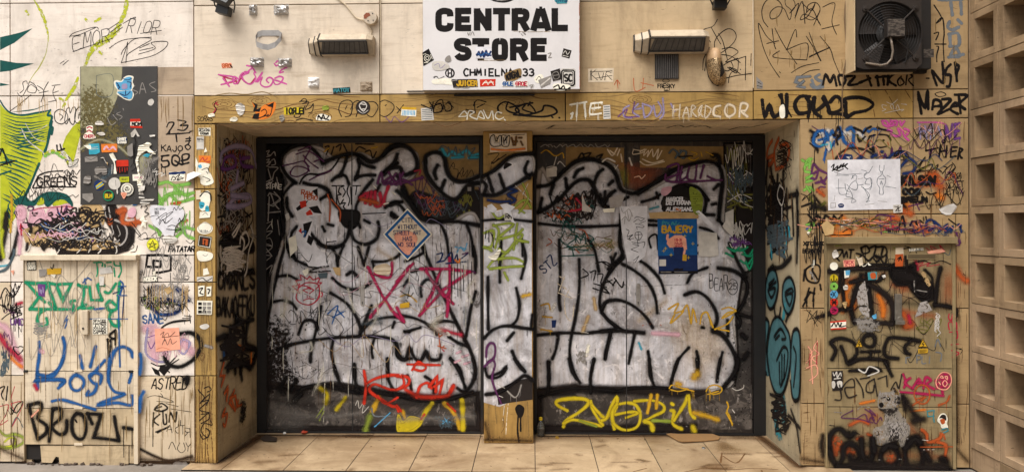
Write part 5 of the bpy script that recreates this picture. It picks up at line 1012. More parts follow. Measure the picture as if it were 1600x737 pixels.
g = A_('black marker loops beside the shoe'); g.s('black', 1.4, '635 108 610 145 560 165 575 200 597 232;600 150 625 195 652 242;620 265 620 230 645 190 690 160 725 170 738 205 715 245 665 285 645 295;640 185 665 230 690 330;660 270 710 262 748 285 720 310 680 340 710 335 790 310;655 300 710 310 760 345;665 360 700 340 745 320;665 380 690 390 720 370 710 340;690 370 740 400 750 330;790 310 788 440;695 455 700 420 715 395 740 385 700 370 760 405;680 430 740 415 822 404;555 385 558 330 575 300 565 390;585 290 590 260;820 295 818 360;760 380 762 384', 'm'); g.end()
B_ = lambda label=None, name='graffiti_tag': Tag('wall', wr, name, label)
g = B_('large thin black marker words in two lines'); mk = 1.35
g.s('black', mk, '912 150 885 110 880 50 910 0 960 0 990 40 970 90 930 105 925 70 960 40 1000 50 1030 110 1040 60 1010 30 1010 -5 1050 0 1060 40 1030 75 1080 20 1060 100 1100 10 1115 130;1100 20 1150 60 1170 20 1130 90 1090 110 1110 80 1180 110 1200 140', 'm'); Z(1260, 0, 3.509)
g.s('black', mk, '0 70 10 30 50 15 75 50 50 100 20 110 -10 90 30 50 70 130;75 60 40 140;90 40 155 20 140 120 165 190;85 160 180 138', 'm'); Z(940, 0, 3.509)
g.s('black', mk, '975 425 920 340 880 240 860 130 905 200 950 240;950 155 1000 250 1070 352;1070 205 1060 165 1015 275;1012 275 1125 238 1125 330;1125 330 945 315 975 280;905 240 970 225;935 160 945 240 955 270;980 400 975 395', 'm'); g.s('black', mk, '1040 400 1100 365 1190 345;1095 415 1140 390 1195 382', 'm')
g.s('black', mk, '1122 200 1160 260 1200 335;1140 310 1250 260', 'm'); Z(1260, 0, 3.509); g.s('black', mk, '-15 180 40 250 80 335;15 315 128 262;75 200 130 270 150 330 185 415', 'm'); g.end()
Z(940, 0, 3.509); g = ST('small grey torn sticker in the lower corner beside the big marker words'); g.plate('grey', '-848 420 885 455 882 488 850 486'); g.s('dark', 1, '855 450 875 462;852 470 880 478', 'o'); g.end()
g = B_(name='graffiti_tag', label='grey spiral spray blob'); Z(1260, 0, 3.509); g.s('steel', 5, '-20 420 -50 425 -60 450 -30 460 -10 440 -50 475 -10 480', 's'); g.end()
g = B_('black chisel-marker word along the bottom of the panel')
g.s('steel', 5, '70 410 50 425 65 440 90 450 70 475 40 480 25 465;30 440 50 480 90 478', 'm'); g.s('black', 4.6, '90 470 105 410 130 450 150 415 165 470;185 465 175 420 200 415 215 440 200 470;220 420 265 420 230 465 280 462;290 455 350 430;330 400 355 470;385 405 395 470;380 425 440 420;420 420 425 465;450 405 445 465;480 405 450 440 490 470', 'm'); g.s('black', 3, '520 420 500 445 510 470 535 455 520 430;545 465 555 405 580 420 560 440 585 470', 'm'); g.end()
g = B_('black capital letters with a dash, right of the fan'); g.s('black', 5.5, '715 470 690 390 750 455 745 340', 'm', taper=.3); g.s('black', 5, '790 355 770 375 760 410 790 415 785 470 770 475;815 345 825 445;815 350 835 365 825 400', 'm'); g.s('black', 2.5, '658 430 672 430', 'm'); g.end()
g = B_('thin black vertical scrawl behind the fan edge'); g.s('black', 2.2, '700 30 740 100 710 130 745 100 755 180 750 240 755 340;705 243 765 243;700 185 725 180 710 220;715 255 725 260 715 300 715 340', 'm'); g.end()
g = B_('grey faded vertical word at the wall edge'); g.s('steel', 5.5, '725 0 850 0;790 0 800 85;845 0 850 80;785 120 775 150 800 165 835 150;830 110 850 130;780 190 830 185 835 250 785 255;785 190 790 255;790 300 820 265 840 310 800 310;780 315 860 300', 'm'); g.end()
# --- painted wood-grain band
g = Tag('wall', wa, 'wood_grain', 'brown painted wood-grain lines on the band'); rr = random.Random(11)
def grain(g, x0, x1, y0, y1, n, knots=()):
    for i in range(n):
        yy = y0+(y1-y0)*(i+.5)/n; x = x0+rr.uniform(0, 40); pts = []
        while x < x1-10:
            dy = rr.uniform(-3, 3)
            for kx, ky in knots:
                d_ = x-kx
                if abs(d_) < 60: dy += (1 if yy > ky else -1)*9*math.exp(-(d_/28)**2)
            pts.append('%.1f %.1f' % (x, yy+dy)); x += rr.uniform(18, 34)
            if rr.random() < .06 and len(pts) > 3: g.s('bark', rr.uniform(1, 1.9), ' '.join(pts), 'm', .7); pts = []; x += 30
        if len(pts) > 2: g.s('bark' if i % 2 else 'brown', rr.uniform(.9, 1.7), ' '.join(pts), 'm', .6)
    for kx, ky in knots:
        for r_ in (4, 8, 12): g.s('brown', 1, '@'+' '.join('%.1f %.1f' % (kx+r_*1.5*math.cos(a_), ky+r_*.6*math.sin(a_)) for a_ in [math.pi*q_/4 for q_ in range(8)]), 'd')
Z(); grain(g, 306, 592, 152, 192, 7, ((405, 158), (500, 182), (350, 163))); grain(g, 597, 882, 151, 190, 7, ((690, 168), (800, 160))); grain(g, 887, 1175, 149, 189, 8, ((1000, 156), (1110, 176))); g.end()
g = Tag('wall', wr, 'wood_grain', 'curved painted grain lines'); Z(1260, 0, 3.509); g.s('brown', 1.6, '340 492 360 560 375 640;430 492 470 560 490 610 520 645;540 492 570 540 582 560', 'd'); Z(); grain(g, 1180, 1300, 147, 184, 5); g.end()
Z(300, 0, 3.509)
g = A_('orange tribal flame drawing on the band'); g.fill('orange', '330 560 360 600 400 575 455 560 455 600 430 640 380 655 330 645 350 620', 'm', 1); g.fill('black', '-330 560 360 575 355 600 380 590 370 615 335 610 345 580;-400 570 420 575 450 560 445 590 420 585;-340 625 370 620 365 655 330 650'); g.s('black', 1.6, '380 610 400 600 410 620 390 640;440 590 430 630 410 640;360 650 420 630', 'm'); g.end()
g = A_('black thin scrawl at the start of the band'); g.s('crimson', 1.6, '140 560 120 575 130 600 115 620;125 570 145 575', 'm'); g.s('black', 1.4, '130 558 122 580 135 600 120 625', 'm'); g.t('SCRAS', 25, 665, 24, 'black', 1, jit=.6, length=85, slant=.3); g.end()
g = A_('black bubble outline letters on the band'); g.s('black', 1.5, '590 560 615 540 630 555 600 555;605 570 640 560 620 600 650 590 665 570 660 610 640 620;570 620 560 640 590 640 620 580;570 660 610 650 660 662;820 640 805 600 820 560 860 550 880 570 870 630 840 640;840 600 850 580;870 600 890 560 920 560 900 640;960 560 1000 560 1020 590 990 640 960 630;1030 560 1060 550 1105 575 1100 610 1060 640 1030 630;1065 575 1060 580;1120 585 1150 615;1160 575 1125 620', 'm'); g.s('violet', 1, '1060 640 1090 670 1110 640 1150 670 1190 640', 'm'); g.end()
g = ST('bright yellow mirrored-lettering sticker on the wood-grain band'); g.plate('yellow', '-502 590 612 588 612 628 506 630'); g.t('ELROI', 508, 624, 30, 'black', 2.6, 'o', length=98, flip=True); g.end()
g = ST('round black and white face sticker on the wood-grain band'); g.disc('dark', 938, 590, 40); g.s('chalk', 1.6, '@918 580 938 560 958 580 940 610;925 570 950 575;930 600 948 598', 'o'); g.s('chalk', .9, '910 605 938 622 965 605', 'o'); g.end()
g = ST('white sticker with a black jagged crown word on the band'); g.plate('ivory', '@680 655 690 630 715 625 740 632 760 640 755 660 715 662'); g.s('black', 2, '690 655 695 632 710 655 720 630 732 656 750 636;690 640 750 658', 'o'); g.end()
for q, c_ in (('@240 580 265 565 290 585 285 620 265 635 250 620', 'chalk'), ('@212 650 240 642 252 655 235 668 212 664', 'ivory'), ('@90 628 120 622 125 638 95 642', 'ivory'), ('@480 640 500 630 508 655 490 668', 'grey'), ('@715 585 745 580 750 600 720 605', 'moss')): scrap('wall', wa, q, c_)
Z(620, 0, 3.509)
g = ST('orange-topped white barcode label on the band left of the sign'); g.plate('ivory', '-28 586 108 590 106 640 22 634'); g.plate('gold', '-28 586 108 590 107 604 27 600', .0004)
for i in range(9): g.s('sky', 1.3, '-%d %d %d %d' % (34+i*8, 608, 33+i*8, 630), 'o')
g.end()
g = ST('grey printed label beside the barcode label on the band'); g.plate('chalk', '-132 594 196 590 204 658 136 662')
for i in range(6): g.s('slate', 1, '-140 %d 194 %d' % (603+i*10, 600+i*10), 'o')
g.end()
g = A_('black scribbled words on the band beneath the sign'); g.s('black', 1.8, '135 575 200 600 180 560;200 560 190 610;185 590 240 570 245 610 200 615 220 560 250 550 255 600;270 570 290 560 300 600 270 610 260 580;280 560 310 590;420 580 440 550 490 560;425 560 430 620;440 590 480 570;380 600 420 620', 'm'); g.s('black', 3, '560 620 555 585 590 560 640 575 670 610 640 620 600 600 610 560;620 590 700 575 690 600 760 620 720 570 650 600 700 630 790 610 810 580 860 590 875 620 800 640 640 630;700 570 745 565;730 560 720 580;850 640 855 645', 'm'); g.s('black', 3, '890 645 893 647', 'm'); g.end()
g = A_('chalk-white word on the band below the sign'); g.s('ivory', 2, '340 640 370 610 385 635 345 640;385 655 395 610 425 615 400 635 440 655;440 655 460 610 480 650 448 640;475 605 500 650 520 610;525 610 530 655;575 620 550 615 540 640 560 655 585 645;590 655 595 660', 'm'); g.end()
g = A_('pale paint letters on the right part of the band'); g.s('ivory', 3, '955 650 965 620 955 625;950 575 1040 560;990 565 985 640;1030 565 1035 640;1065 570 1060 625 1120 622;1065 568 1125 562;1070 595 1115 590', 'm', drip=4); g.end()
Z(940, 0, 3.509)
g = A_('faded violet word on the band'); g.s('lilac', 4, '150 580 120 600 125 640 165 645;200 570 170 610 205 640;185 600 215 595;225 580 235 645;225 570 275 590 260 630 235 645;285 580 300 640 330 600 310 560;335 540 340 620 320 650;380 570 400 610', 'f'); g.s('violet', 2.5, '90 640 140 600 130 640 200 640;180 560 170 620', 'f'); g.end()
g = A_('faded cream word with drips on the band'); g.s('cream', 3, '395 580 390 635;390 605 425 600;430 575 425 640;445 640 465 590 480 640;450 620 475 618;490 640 495 580 515 590 495 610 520 640;535 635 550 580 530 610 555 640;570 580 600 600 580 640 565 640 570 580', 'f', drip=4); g.s('cream', 4, '650 580 620 590 615 630 650 640;@690 575 725 585 730 620 695 640 675 610;755 640 765 570 800 575 790 605 765 610 800 640', 's', drip=2); g.end()
g = ST('narrow white printed label at the left end of the big pale letters'); g.plate('chalk', '-8 578 46 576 50 652 10 654')
for i in range(5): g.s('slate', 1.3, '-14 %d 42 %d' % (588+i*13, 586+i*13), 'o')
g.end()
Z(940, 0, 3.509); g = B_(name='graffiti_lettering', label='thick dripping black letters on the ochre band')
g.s('black', 6.5, '880 550 895 640 920 580 945 640 990 600 985 520', 'm', drip=3); g.s('black', 6.5, '1015 520 1015 600 1010 640;1140 530 1090 530 1060 570 1080 620 1140 615;1160 540 1165 610 1200 640', 'm', drip=4); g.s('black', 3, '970 520 1040 640', 'm'); g.fill('ivory', '@975 590 1000 575 1005 640 980 645'); Z(1260, 0, 3.509)
g.s('black', 6.5, '0 540 20 570 10 640;45 535 40 610 100 570 90 540;95 530 120 590 130 620 190 600 190 550 160 530 130 560;140 620 220 630', 'm', drip=6, dl=18); g.s('black', 6, '200 560 220 540 290 535 340 550 365 575 330 605 260 620 220 640 215 560', 'm', drip=3, dl=14); g.end()
g = B_('thin chalk word with an arrow on the ochre band'); g.s('chalk', .8, '440 580 415 575 420 595 435 600 415 610;440 560 470 570 500 545;470 600 460 580 475 575 480 600;490 600 500 575 510 600;520 570 550 575 540 570;430 620 530 600 520 610', 'm'); g.end()
g = B_('heavy black word with a halo on the cream end block'); g.s('black', 6, '612 505 630 625;615 510 650 590 665 500 668 600', 'm', taper=.3); g.s('black', 5, '690 600 700 550 735 560 740 620;695 585 740 580;745 545 790 550 720 625 780 600;800 585 830 580 815 565 790 600 830 625;835 520 845 620;815 520 880 525 840 570 870 600', 'm'); g.s('black', 1.5, '@705 515 740 505 765 520 730 532', 'm'); g.end()
# --- stains, cracks and scuffs on the upper wall
g = A_(name='wall_stains'); Z(); g.flecks('bark', 130, 306, 10, 1170, 146, 1.6, 'd'); g.s('bark', .6, '420 145 470 144 600 146', 'd'); g.end()
g = B_(name='wall_stains'); g.flecks('bark', 60, 1180, 5, 1420, 138, 1.6, 'd'); g.flecks('brown', 40, 1195, 35, 1300, 45, 1.5, 'd'); g.end()
# --- fan unit
FD = plain('fan_black', '1a1613', .6, 0, .35, 16, .3, .3); FM = plain('fan_steel', '2f2823', .55, .1, .3, 12, .2, .4); FW = plain('fan_side', 'c2ab86', .55, 0, .12, 10, .1, .4)
yf = -.15; FS = front(yf); fx0, fx1, fx2 = FS.P(1338, 60).x, FS.P(1440, 60).x, FS.P(1463, 60).x; fz0 = FS.P(1390, 108).z; fz1 = fz0+.56; cx, cz = FS.P(1391, 52).x, FS.P(1391, 52).z
fn = thing('extractor_fan', 'black square extractor fan in a cream housing at the top of the right wall', 'fan', (cx, 0, fz0))
m = MB(); m.box((fx0-.008, yf+.01, fz0-.006), (fx0-.001, -.0005, fz1), FW); m.box((fx0-.001, yf+.11, fz0-.006), (fx1, -.0008, fz1), FW); m.box((fx1+.0005, yf+.111, fz0-.004), (fx2-.001, -.0008, fz1), FD); m.build('housing', fn, bevel=.002)
rad = .205; m = MB(); n = 40   # front plate with a round opening
for zo_ in (yf, yf+.006):
    pass
ring = [Vector((cx+rad*math.cos(2*math.pi*k_/n), yf, cz+rad*math.sin(2*math.pi*k_/n))) for k_ in range(n)]; outer = []
for p in ring:
    dx_, dz_ = p.x-cx, p.z-cz; s_ = min(((fx1-cx) if dx_ > 0 else (cx-fx0))/max(abs(dx_), 1e-6), ((fz1-cz) if dz_ > 0 else (cz-fz0))/max(abs(dz_), 1e-6)); outer.append(Vector((cx+dx_*s_, yf, cz+dz_*s_)))
m.add(ring+outer+[p+Vector((0, .05, 0)) for p in ring], [(k_, (k_+1) % n, n+(k_+1) % n, n+k_) for k_ in range(n)]+[((k_+1) % n, k_, 2*n+k_, 2*n+(k_+1) % n) for k_ in range(n)], FM)
m.build('front_plate', fn)
m = MB(); m.box((fx0, yf+.06, fz0), (fx1, yf+.10, fz1), FD); m.build('rear_plate', fn)
for k_ in range(5):
    m = MB(); a0 = 2*math.pi*k_/5+.3; q = [Vector((cx+r_*math.cos(a0+d_), yf+.045-t_, cz+r_*math.sin(a0+d_))) for r_, d_, t_ in ((.07, -.35, 0), (.195, -.30, 0), (.198, .32, .022), (.07, .3, .02))]; m.prism(q, (0, .004, 0), FM); m.build('blade', fn)
m = MB(); m.lathe((cx, yf+.055, cz), (0, -1, 0), [(.075, 0), (.075, .03), (.05, .045)], FD, 28); m.build('motor', fn)
for k_ in range(9): m = MB(); r_ = .07+.0165*k_; m.tube([Vector((cx+r_*math.cos(a_), yf+.004, cz+r_*math.sin(a_))) for a_ in [2*math.pi*q_/36 for q_ in range(37)]], .0018, FD, 5); m.build('guard_ring', fn)
for a0 in (45, 135, 225, 315): m = MB(); a_ = R(a0); m.tube([Vector((cx+.05*math.cos(a_), yf+.0, cz+.05*math.sin(a_))), Vector((cx+.225*math.cos(a_), yf-.003, cz+.225*math.sin(a_)))], .005, FM, 6); m.lathe((cx+.225*math.cos(a_), yf-.001, cz+.225*math.sin(a_)), (0, -1, 0), [(.02, 0), (.02, .006), (.008, .007), (.008, .012)], FM, 14); m.build('mounting_arm', fn)
bx0, bx1, bz0, bz1 = FS.P(1381, 50).x, FS.P(1408, 50).x, FS.P(1390, 61).z, FS.P(1390, 33).z
m = MB(); m.box((bx0, yf-.05, bz0), (bx1, yf+.0, bz1), FM); m.build('terminal_box', fn, bevel=.003)
FPL = NT('worn_plate'); v_ = FPL.noise(26, 6, FPL.vec((1, 1, 3)), rough=.7); FPL.col(FPL.mix(FPL.rng(v_, .48, .54), lin('2e2824'), lin('5d554d'))); m = MB(); m.box((bx0+.004, yf-.0515, bz0+.004), (bx1-.002, yf-.0502, bz1-.002), FPL.m); m.build('rating_plate', fn)
GC = plain('grey_cable', '7d7062', .5, 0, .15, 30, .1)
m = MB(); m.tube([FS.P(*p)+Vector((0, d_, 0)) for p, d_ in (((1388, 61), -.03), ((1388.5, 70), -.04), ((1391, 82), -.035), ((1390, 94), -.025), ((1384, 101), -.018), ((1375, 103), -.012), ((1362, 101), -.01), ((1352, 99), -.004))], .007, GC, 8); m.build('power_cable', fn)
m = MB(); m.tube([FS.P(*p)+Vector((0, d_, 0)) for p, d_ in (((1408, 62), -.03), ((1414, 70), -.03), ((1416, 82), -.02), ((1414, 98), -.006))], .004, FD, 8); m.build('second_cable', fn)
m = MB(); m.box((fx1+.002, yf+.06, fz0+.012), (fx2, yf+.11, fz1), FD); q_ = front(yf+.06); m.build('side_flange', fn, bevel=.002)
m = MB(); a, b = q_.P(1443, 77), q_.P(1459, 90); m.box((a.x, yf+.0585, b.z), (b.x, yf+.0599, a.z), FPL.m); m.build('label_plate', fn)
WIR = plain('brown_wire', '6a5236', .6); m = MB(); m.tube([W.P(*p)+Vector((0, -.007, 0)) for p in ((1325, -20), (1320, 8), (1319, 30), (1321, 60), (1322, 90), (1318, 110), (1316, 130), (1315, 150), (1315.5, 170), (1316, 192), (1315, 204))], .0035, WIR)
m.tube([W.P(*p)+Vector((0, -.007, 0)) for p in ((1327, -20), (1323, 30), (1324, 70), (1321, 112))], .0025, WIR); prop(m.build('cable', loc=W.P(1316, 130)), 'thin brown cable hanging down left of the fan', 'cable', kind='thing')
# ================================================================ PAINT ON THE DOORS AND THE PILLAR
DL = lambda label=None, name='graffiti_tag': Tag('door', dl, name, label)
DR = lambda label=None, name='graffiti_tag': Tag('door', dr, name, label)
# ---- left double door
g = DL(name='door_paint', label='old tan, dark and coloured paint layers')
Z(); g.fill('spray', '-417 224 470 224 440 260 446 330 436 400 416 470 412 600 420 668 417 668', 'p', 8); g.fill('bark', '-505 224 560 223 748 226 748 300 700 318 655 330 600 300 540 250 505 240'); g.fill('soot', '@650 300 700 312 748 300 748 345 660 348 640 325', 'p', 8)
g.scrib('plum', 2, 640, 270, 748, 345, 10, 'f'); g.scrib('slate', 1.6, 640, 270, 748, 345, 12, 'f'); g.scrib('rust', 2, 650, 300, 700, 335, 5, 'f'); g.scrib('olive', 2.4, 700, 300, 748, 345, 5, 's'); g.end()
g = DL(name='silver_fill', label='silver fill of the creature')
g.fill('silver', '441 262 447 240 470 231 500 232 522 248 545 250 562 240 588 250 608 240 630 231 650 240 652 262 640 280 624 290 630 310 645 330 660 345 700 349 749 352 749 600 740 618 690 628 600 614 520 598 470 612 424 604 415 572 418 500 424 450 430 420 440 390 450 350 446 300 453 285', mat=SILVER, soft=9); g.fill('soot', '-417 600 470 606 520 600 600 612 690 624 747 614 747 668 417 668', 'p', 14, mat=WORN); g.fill('soot', '@418 500 436 492 456 520 448 560 464 600 425 604 414 560', 'd', 10); g.flecks('soot', 120, 420, 490, 500, 605, 3, 'm', 1.3)
Z(620, 190, 3.509); g.fill('silver', '150 230 172 185 220 168 262 200 278 270 305 315 355 332 470 295 470 348 400 352 340 412 290 420 230 382 175 318', mat=SILVER, soft=8); g.end()
g = DL(name='graffiti_creature', label='thick black outlines of the silver bubble creature'); k = 's'
Z(400, 205, 5.264)
g.s('spray', 7, '330 425 260 370 222 310 208 250 225 190 290 135 370 112 440 130 505 185 550 260', k); g.s('spray', 8, '550 262 620 230 700 200 790 187 860 202 925 248 980 245 1040 205 1090 152 1170 108', k)
g.s('spray', 5, '305 430 240 500 212 570 206 650 225 740', k); g.s('spray', 4, '360 430 390 380 440 352 520 356 600 330 650 280 690 215', k); g.s('spray', 7, '395 425 450 440 530 452 585 482 612 530 640 590 690 640', k)
g.s('spray', 6, '625 405 670 372 735 368 765 435;690 365 722 300 748 215', k); g.s('spray', 6, '840 225 850 290 832 360 815 400;850 240 900 280 975 300;825 380 900 362 980 362', k); g.s('spray', 6, '1060 350 1110 290 1165 262', k); g.s('spray', 6, '530 560 600 515;255 550 258 630 300 700', k); g.s('spray', 6, '1020 440 980 500 880 530 830 600 820 660;960 400 900 470 850 540', k)
g.s('plum', 2.6, '220 285 300 268 400 250 440 330;280 345 320 292 400 300 428 330 350 372 290 362 282 330;330 190 420 165 480 190 560 250;390 200 450 260 512 305;440 402 520 362 620 322;350 160 450 130 400 240 440 290;480 250 530 230', 's')
g.fill('black', '690 655 800 650 850 670 845 740 800 800 730 780 690 720', 'p', 5)
Z(300, 190, 3.509)
g.s('spray', 5.5, '490 350 482 450 498 560 512 640 540 740', k); g.s('spray', 5.5, '575 575 545 620 548 700 570 760', k); g.s('spray', 6, '640 600 680 645 725 682 790 690 840 655 862 600 868 555', k); g.s('spray', 6, '870 600 892 650 950 672 1008 645 1027 590 1020 550', k)
g.s('spray', 5, '715 575 728 600;745 562 775 570;915 560 922 580;945 540 975 555', k); g.s('spray', 1.8, '740 660 790 655;935 505 1060 500', 'm'); g.s('spray', 7, '1095 500 1130 530;1150 440 1100 445 1060 470', k); g.s('spray', 7, '1120 290 1160 360 1190 430', k)
Z(600, 205, 5.264); g.s('spray', 8, '0 195 60 130 150 118 220 150 262 215 275 290 250 330 180 360', k); g.s('spray', 7, '110 190 85 260 30 310 0 340;0 360 50 310 130 300 150 350', k); g.s('spray', 8, '340 250 350 200 410 175 470 185 500 230 510 300 540 370 600 410 680 410 760 380 810 355', k); g.s('spray', 8, '340 250 345 330 380 400 440 470 520 540 590 560 640 510 700 440 800 425', k)
g.s('spray', 7, '440 280 415 340 430 390;500 405 470 480', k); g.fill('black', '-680 440 745 440 745 520 680 520'); g.fill('grey', '-688 460 718 460 718 492 688 492'); g.s('spray', 8, '150 480 200 560 260 650 310 710 400 735', k); g.s('spray', 6, '50 610 110 595 160 640 190 690;60 690 80 710', k)
Z(620, 190, 3.509); g.s('spray', 7, '0 380 60 430 110 500 160 540 230 550 330 548 460 570', k); g.s('spray', 5, '240 560 270 630 285 737;385 570 410 640 420 737', k); g.s('spray', 4, '120 580 150 670 160 737', k)
Z(300, 380, 3.509)
g.s('spray', 5.5, '520 10 560 80 620 115 690 130', k); g.s('spray', 5.5, '690 0 740 20 830 10', k); g.s('spray', 5, '760 20 790 60 800 125;830 15 797 95;910 20 945 120;970 20 945 105', k); g.s('spray', 6, '850 172 880 155 905 180', k); g.s('spray', 5.5, '770 190 820 232 880 252 950 237 980 212', k)
g.s('spray', 5, '512 10 480 120 455 230 425 370 405 470', k); g.s('spray', 5, '470 182 530 176 575 198;440 322 500 312 550 330 572 358', k); g.s('spray', 5.5, '760 270 850 330 900 400 930 480;985 340 960 400 940 450 920 500', k); g.s('spray', 5.5, '708 345 690 430 670 520 652 600 650 650', k); g.s('spray', 5.5, '585 498 610 432 650 420 680 440 692 470', k); g.s('spray', 6, '470 582 560 550 700 525 800 515 900 510 1000 510 1080 520 1118 550 1122 610 1150 635 1200 630', k)
g.s('spray', 5, '775 530 765 600 785 680 800 737;1000 520 985 580 992 625;1070 630 1075 737;890 660 895 737', k); g.s('spray', 5, '920 490 990 425 1090 402 1150 410;1110 430 1100 460;1165 480 1193 485', k); g.s('spray', 5, '990 100 1000 140;990 100 1060 98 1120 75 1140 55', k)
Z(620, 380, 3.509)
g.s('spray', 6, '140 20 180 110 230 230 300 380 360 500 405 590 432 680 430 740', k); g.s('spray', 5, '45 98 110 72 150 48;80 155 160 132;135 290 132 235 165 198 205 210', k); g.s('spray', 5.5, '432 265 405 360 385 480 372 530', k); g.s('spray', 5, '175 452 250 425 320 432;60 200 40 235;0 390 100 410 180 450 220 500;45 485 130 460', k); g.s('spray', 6.5, '0 550 18 620 50 632 70 570 95 622 130 642 160 592 180 632 230 635 242 610', k); g.s('spray', 6, '285 510 330 540 385 562;295 630 340 680 362 740;420 20 432 80 430 160', k)
Z(620, 560, 4.165); g.s('spray', 6, '350 0 400 70 450 195;495 0 508 80 490 160 440 212 395 190;70 108 95 200;185 115 232 150 242 220', k); g.s('spray', 7.5, '0 235 100 262 250 270 380 250 490 212', k)
Z(300, 560, 4.165); g.s('spray', 7.5, '660 270 720 195 840 168 920 185 1050 215 1200 225 1416 245', k); g.s('spray', 8, '612 125 580 190 600 230;680 135 650 212;712 232 670 270', k); g.s('spray', 6, '925 60 950 120 970 190;1060 40 1060 130 1085 210;1275 0 1275 120 1310 200', k); g.end()
g = DL(label='old peeled and rusty patches low on the door', name='peeled_paint'); Z(300, 560, 4.165)
g.fill('grey', '@490 300 560 230 700 270 780 400 700 475 500 470', 'f', 14); g.fill('dark', '480 -60 540 -40 520 60 560 180 500 240 478 120', 'd', 6); g.flecks('dark', 160, 480, -100, 780, 280, 9, 'm', 1.4); g.flecks('dark', 90, 640, -150, 760, 120, 5, 'm', 2); g.flecks('chalk', 120, 490, 260, 1030, 470, 5, 'd'); g.flecks('soot', 80, 600, 250, 1030, 470, 9, 's')
g.s('soot', 1, '560 20 600 10 650 60 670 120 700 110 690 60 740 40;660 60 650 0 640 -60;700 110 740 130 760 100', 'd')
g.end()
g = DL(name='graffiti_flames', label='yellow flame strokes low on the doors')
g.s('yellow', 9, '830 190 880 225 870 290', 'f'); g.s('yellow', 8, '1000 250 940 330', 'f'); g.s('gold', 9, '1215 255 1175 340', 's'); g.s('moss', 11, '1160 370 1140 430 1130 470', 'f'); g.s('gold', 8, '1370 340 1400 420', 'f'); g.s('chalk', 1, '1065 300 1080 270 1090 320 1120 280 1110 350 1150 310', 'm'); g.s('moss', 2, '810 380 860 310;830 400 860 340', 'm'); g.s('steel', 3, '1170 320 1190 370 1290 370', 's'); g.s('sky', 3, '1190 440 1290 350', 'f')
Z(620, 560, 4.165); g.fill('yellow', '10 365 40 410 90 375 160 395 150 430 90 470 10 470', 'p', 5); g.s('yellow', 8, '160 400 190 340 230 290', 's'); g.s('gold', 8, '310 290 370 350 410 450', 's'); g.s('yellow', 8.5, '425 270 430 370 430 460', 's'); g.s('sky', 2, '285 400 350 410;300 420 340 385;310 380 335 425', 's'); g.flecks('black', 60, 10, 360, 440, 470, 7, 'm', 1.5); g.scrib('slate', 1, 240, 360, 400, 460, 8); g.end()
g = DL(name='graffiti_lettering', label='scarlet spray lettering across the lower door')
Z(300, 560, 4.165); RW = 5.5; g.s('red', RW, '1120 75 1132 180 1120 290', 's'); g.s('red', RW, '1130 165 1200 125 1300 105 1390 115 1416 140 1390 180 1300 200 1190 165 1160 210 1290 300 1330 310 1345 340', 's'); g.s('red', 4, '1210 240 1260 290 1340 250', 's')
Z(620, 560, 4.165); g.s('red', RW, '0 110 40 125 45 170 0 200;130 250 150 180 200 155 225 190;-210 180 265 110 255 215;-245 180 300 135 275 240;370 170 335 225', 's'); g.s('red', 9, '370 175 340 230 250 245 140 240 60 200', 'f'); g.s('red', 4.5, '70 35 280 40;100 72 140 20 190 55 160 78 110 65', 's'); g.s('red', 5, '0 300 30 340;180 360 160 390;330 290 380 340', 'f'); g.end()
g = DL(name='graffiti_face', label='small crimson spiky-haired face'); Z(300, 380, 3.509)
g.s('crimson', 2.4, '590 222 580 260 572 300 600 328 650 335 690 305 700 262 690 225 655 215 620 218 590 240', 's'); g.s('crimson', 2.2, '-590 270 552 235 582 228 570 205 600 200 592 170 632 196 645 180 665 200 705 186 690 215 712 215 680 250', 's'); g.s('crimson', 2.2, '700 268 715 272 712 290 695 290;600 230 630 235 650 250', 's'); g.s('crimson', 2, '-640 245 606 256 635 270;-645 240 668 256 645 275;612 312 640 302 668 306;632 290 633 293;645 290 646 293', 's'); g.end()
g = DL(name='graffiti_star', label='crimson spray star and crossed strokes'); SW_ = 6
g.s('magenta', SW_, '-965 130 1040 280 1100 370 1160 430;-1193 125 1080 280 978 405;1000 165 1050 185 1090 180 1098 105', 's'); Z(620, 380, 3.509)
g.s('magenta', SW_, '-125 395 190 280 240 150;-290 80 290 240 275 400;-130 140 280 140 405 155;-400 155 260 250 130 390;160 150 220 240 310 330;0 210 90 110;0 350 40 430;200 210 260 290 290 260', 's'); g.s('crimson', 10, '230 470 350 500', 'f'); g.s('rose', 5, '330 600 350 590;360 620 390 610;370 660 400 650;320 650 345 640', 'f'); g.end()
g = DL(label='thin black script word with loops'); Z(300, 380, 3.509); g.s('black', 1.1, '482 395 500 390 540 440 570 440;530 380 545 365 580 400 570 430;560 370 590 440 600 370 640 440;650 360 660 420 690 350 640 400;700 330 760 315 720 400 730 440;740 390 790 410 830 470 800 510;590 510 620 540 620 520;690 480 700 500 730 480 720 460 760 500 840 510', 'm'); g.end()
g = DL(label='small blue arrow scribble'); g.s('blue', 2.2, '745 385 800 342 768 440;770 405 840 370;800 365 836 405', 'm'); g.end()
g = DL(label='dripping black, blue and yellow scribbles by the door edge'); Z(620, 380, 3.509); g.s('navy', 2.5, '220 60 250 55 240 90 220 105 260 95;265 90 300 50 310 100 330 60 340 90 390 55;270 110 380 100', 'm'); g.s('black', 1.2, '215 0 220 40;240 0 245 50;300 20 300 330;330 0 335 290;350 100 352 300;365 120 366 260;390 90 392 300;410 100 410 210;315 130 318 250', 'm'); g.s('sky', 2, '330 50 350 20 370 40 385 0;320 20 380 30', 's'); g.s('gold', 3, '20 290 60 280 90 300 110 320', 'f'); g.s('black', 1.5, '20 260 70 290 90 270;50 310 80 340;70 240 60 300', 'm')
